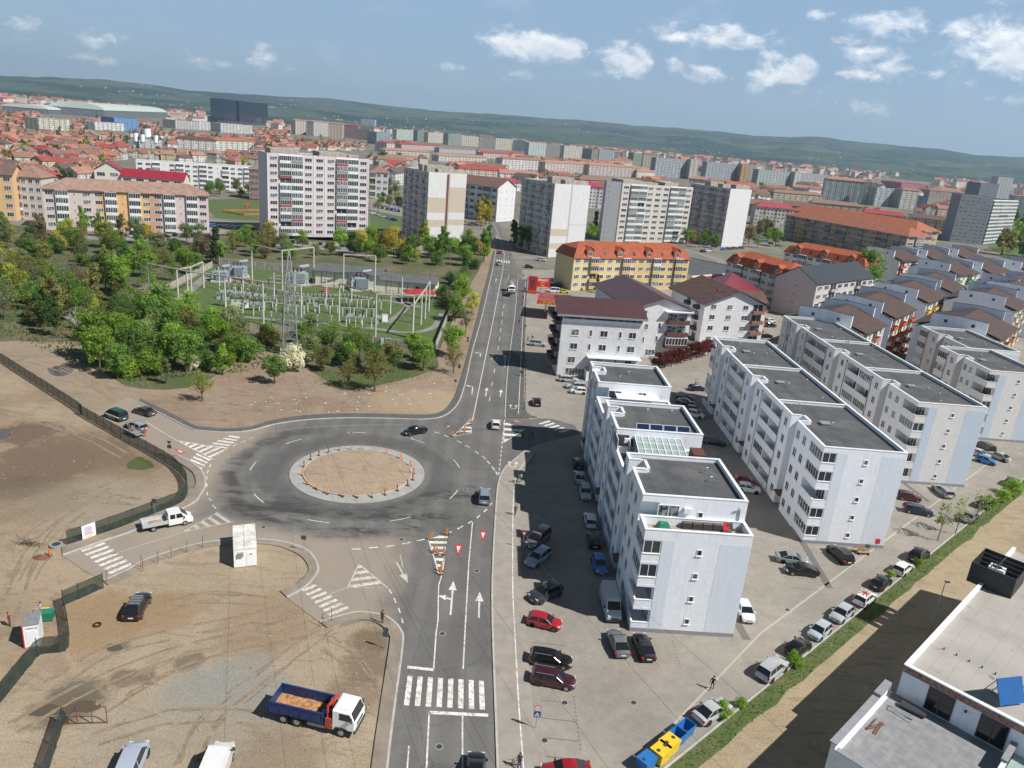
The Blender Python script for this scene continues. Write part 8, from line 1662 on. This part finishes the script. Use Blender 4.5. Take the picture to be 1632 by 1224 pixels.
def build_people():
 raw={k:person_raw(k)for k in POSES};dg=bpy.context.evaluated_depsgraph_get()
 for k,o in raw.items():
  me=bpy.data.meshes.new_from_object(o.evaluated_get(dg));me.name='person';me.materials.clear()
  for m in(OBJ_MATT,DARKMETAL,SKIN,RUBBER):me.materials.append(m)
  for p in me.polygons:
   c=p.center;arm=abs(c.x)>.2 and c.z<1.38
   p.material_index=2 if(c.z>1.475 or(arm and(c.z<.89 if k!='work' else(c.z<1.11 and c.y<-.45))))else(3 if c.z<.1 else(1 if(c.z<.93 and not arm)else 0));p.use_smooth=True
  PM[k]=me
 for o in raw.values():
  me=o.data;bpy.data.objects.remove(o);bpy.data.meshes.remove(me)
 hm=MB();secs=[]
 for z,r in((1.60,.088),(1.66,.10),(1.72,.098),(1.77,.07),(1.795,.02)):secs.append([(r*math.cos(a*.628),.018+r*1.05*math.sin(a*.628)*(1 if math.sin(a*.628)>0 else.72),z)for a in range(10)])
 hm.loft(secs);PM['hair']=hm.mesh('hair',HAIR,True);fm=MB()
 for s in(-1,1):fm.box(s*.035-.012,-.098,1.60,s*.035+.012,-.085,1.614)
 fm.box(-.025,-.095,1.535,.025,-.082,1.545);PM['face']=fm.mesh('eyes',HAIR)
build_people()
PANTS={'dark':(DARKMETAL),'jeans':simple('jeans',(.03,.05,.10),.8),'beige':simple('beige_cloth',(.3,.25,.18),.8),'orange':ORANGE}
def person(px,py,rz,top,pants,label,pose='walk',z=.2,s=1.0):
 o=link('person',PM[pose],None,g(px,py,z),rz,top);tag(o,label,'person','people');o.scale=(s,s,s)
 if pants!='dark':o.material_slots[1].link='OBJECT';o.material_slots[1].material=PANTS[pants]
 link('hair',PM['hair'],o);link('eyes',PM['face'],o);return o
for a in[(609,993,rad(150),(.11,.075,.055),'dark','person in a brown coat standing on the lower left pavement','stand'),(1134,1099,rad(-30),(.012,.015,.03),'dark','person in dark clothes walking across the paved yard','walk',.05),(824,770,rad(170),(.03,.035,.05),'jeans','person in a dark jacket walking beside a person in a pale top'),(829.5,769,rad(175),(.45,.43,.42),'dark','person in a pale top walking beside a person in a dark jacket'),(821,821,rad(10),(.12,.05,.03),'jeans','person in a brown top walking alone down the cycle path'),(832,702,rad(200),(.05,.05,.06),'dark','person in black at the lower edge of the building shadow'),(848,700,rad(90),(.02,.02,.03),'dark','person in black standing in the building shadow'),(827,517,rad(170),(.03,.03,.03),'dark','person in black on the upper pavement near the kerb'),(837,526,rad(10),(.02,.02,.02),'beige','person with pale trousers on the upper pavement'),(841,545,rad(180),(.05,.22,.42),'jeans','person in a sky blue shirt on the upper pavement'),(848,543,rad(150),(.02,.02,.025),'dark','person in black beside the person in sky blue'),(834,554,rad(20),(.10,.10,.10),'dark','person in grey below the person in sky blue'),(833,478,rad(180),(.02,.02,.02),'dark','person in black near the fuel price totem'),(832,486,rad(0),(.40,.08,.04),'jeans','person in an orange red top on the upper pavement'),(837,502,rad(0),(.45,.03,.05),'dark','person in bright red in the canopy shadow'),(829,599,rad(175),(.25,.22,.2),'dark','person in grey brown walking in a pair by the bollards'),(832,600,rad(175),(.03,.03,.03),'jeans','person in black walking in a pair by the bollards'),(836.5,465,rad(20),(.05,.05,.05),'dark','person in black beside the red totem'),(834,443,rad(160),(.04,.03,.03),'dark','person at the crossing above the red totem'),(16,998,rad(100),(.30,.015,.02),'dark','person in a dark red jacket beside the white hut','stand',.03),(66,981,rad(-60),(.42,.42,.46),'jeans','person in a pale shirt bending over things behind the white hut','work',.03),(212,692,rad(60),(.40,.16,.09),'jeans','workman in an orange vest and jeans by the trailer','stand',.09),(231.5,696,rad(200),(.45,.10,.05),'orange','workman entirely in orange behind the silver estate','stand',.09),(1108,614,rad(30),(.4,.38,.36),'dark','person with a bicycle between the first two rows','stand',.06)]:person(*a)
def bicycle(px,py,rz,label,z=.06):
 o=thing('bicycle',g(px,py,z),rz,label,'bicycle','bicycles')
 for x in(-.52,.52):
  m=MB();m.loft([[(x+math.cos(a*.393)*(.33+.02*math.cos(k*1.57)),.02*math.sin(k*1.57),.34+math.sin(a*.393)*(.33+.02*math.cos(k*1.57)))for k in range(4)]for a in range(17)],cap=False);m.build('wheel',RUBBER,o)
 m=MB();[m.tube(a,b,.018)for a,b in(((-.52,0,.34),(-.1,0,.85)),((-.1,0,.85),(.38,0,.85)),((-.1,0,.3),(.38,0,.85)),((.38,0,.95),(.52,0,.34)),((-.1,0,.3),(-.14,0,.92)),((-.52,0,.34),(-.1,0,.3)))];m.build('frame',BLUE,o);MB().tube((.38,-.28,1.0),(.38,.28,1.0),.018).build('handlebar',DARKMETAL,o);MB().box(-.28,-.07,.9,-.02,.07,.95).build('saddle',DARKMETAL,o)
bicycle(1111,615,0.6,'bicycle held by the person between the first two rows');bicycle(829,1222,rad(95),'bicycle on the cycle path at the lower edge',.2);person(827,1224,rad(180),(.02,.02,.025),'dark','person in black beside a bicycle at the lower edge')
def fonts_to_mesh():
 dg=bpy.context.evaluated_depsgraph_get();todo=[o for o in SC.objects if o.type in('FONT','CURVE')]
 for o in todo:
  me=bpy.data.meshes.new_from_object(o.evaluated_get(dg));n=link(o.name,me,o.parent);n.matrix_local=o.matrix_local.copy()
  for k in('label','category','group'):
   if k in o.keys():n[k]=o[k]
  if o in THINGS:THINGS[THINGS.index(o)]=n
  nm=o.name;bpy.data.objects.remove(o);n.name=nm
fonts_to_mesh()
def haze():
 m=bpy.data.materials.new('haze');m.use_nodes=True;t=NT(m.node_tree);t.n.clear();out=t.node('ShaderNodeOutputMaterial');v=t.node('ShaderNodeVolumePrincipled')
 v.inputs['Color'].default_value=(.58,.80,1.0,1);v.inputs['Density'].default_value=HAZE_D;v.inputs['Anisotropy'].default_value=.2;t.l.new(v.outputs[0],out.inputs['Volume'])
 o=MB().box(-15500,-650,-40,15500,15500,620).build('haze',m);struct(o,'stuff')
HAZE_D=.68e-4
haze()
bpy.context.view_layer.update()
ORD=['leftmost','second from left','third from left','fourth from left','fifth from left','sixth from left','seventh from left','eighth from left','ninth from left','tenth from left','eleventh from left','twelfth from left','thirteenth from left']
def finish_labels():
 by={}
 for o in THINGS:by.setdefault(o['label'],[]).append(o)
 for lab,os_ in by.items():
  if len(os_)<2:continue
  os_.sort(key=lambda o:proj(o.matrix_world.translation)[0]);n=len(os_)
  for i,o in enumerate(os_):
   if i==n-1:w='rightmost'
   elif i<=n//2 and i<len(ORD):w=ORD[i]
   elif n-1-i<len(ORD):w=ORD[n-1-i].replace('from left','from right')
   else:w='in the middle'
   o['label']=f"{lab}, {w}"
finish_labels()
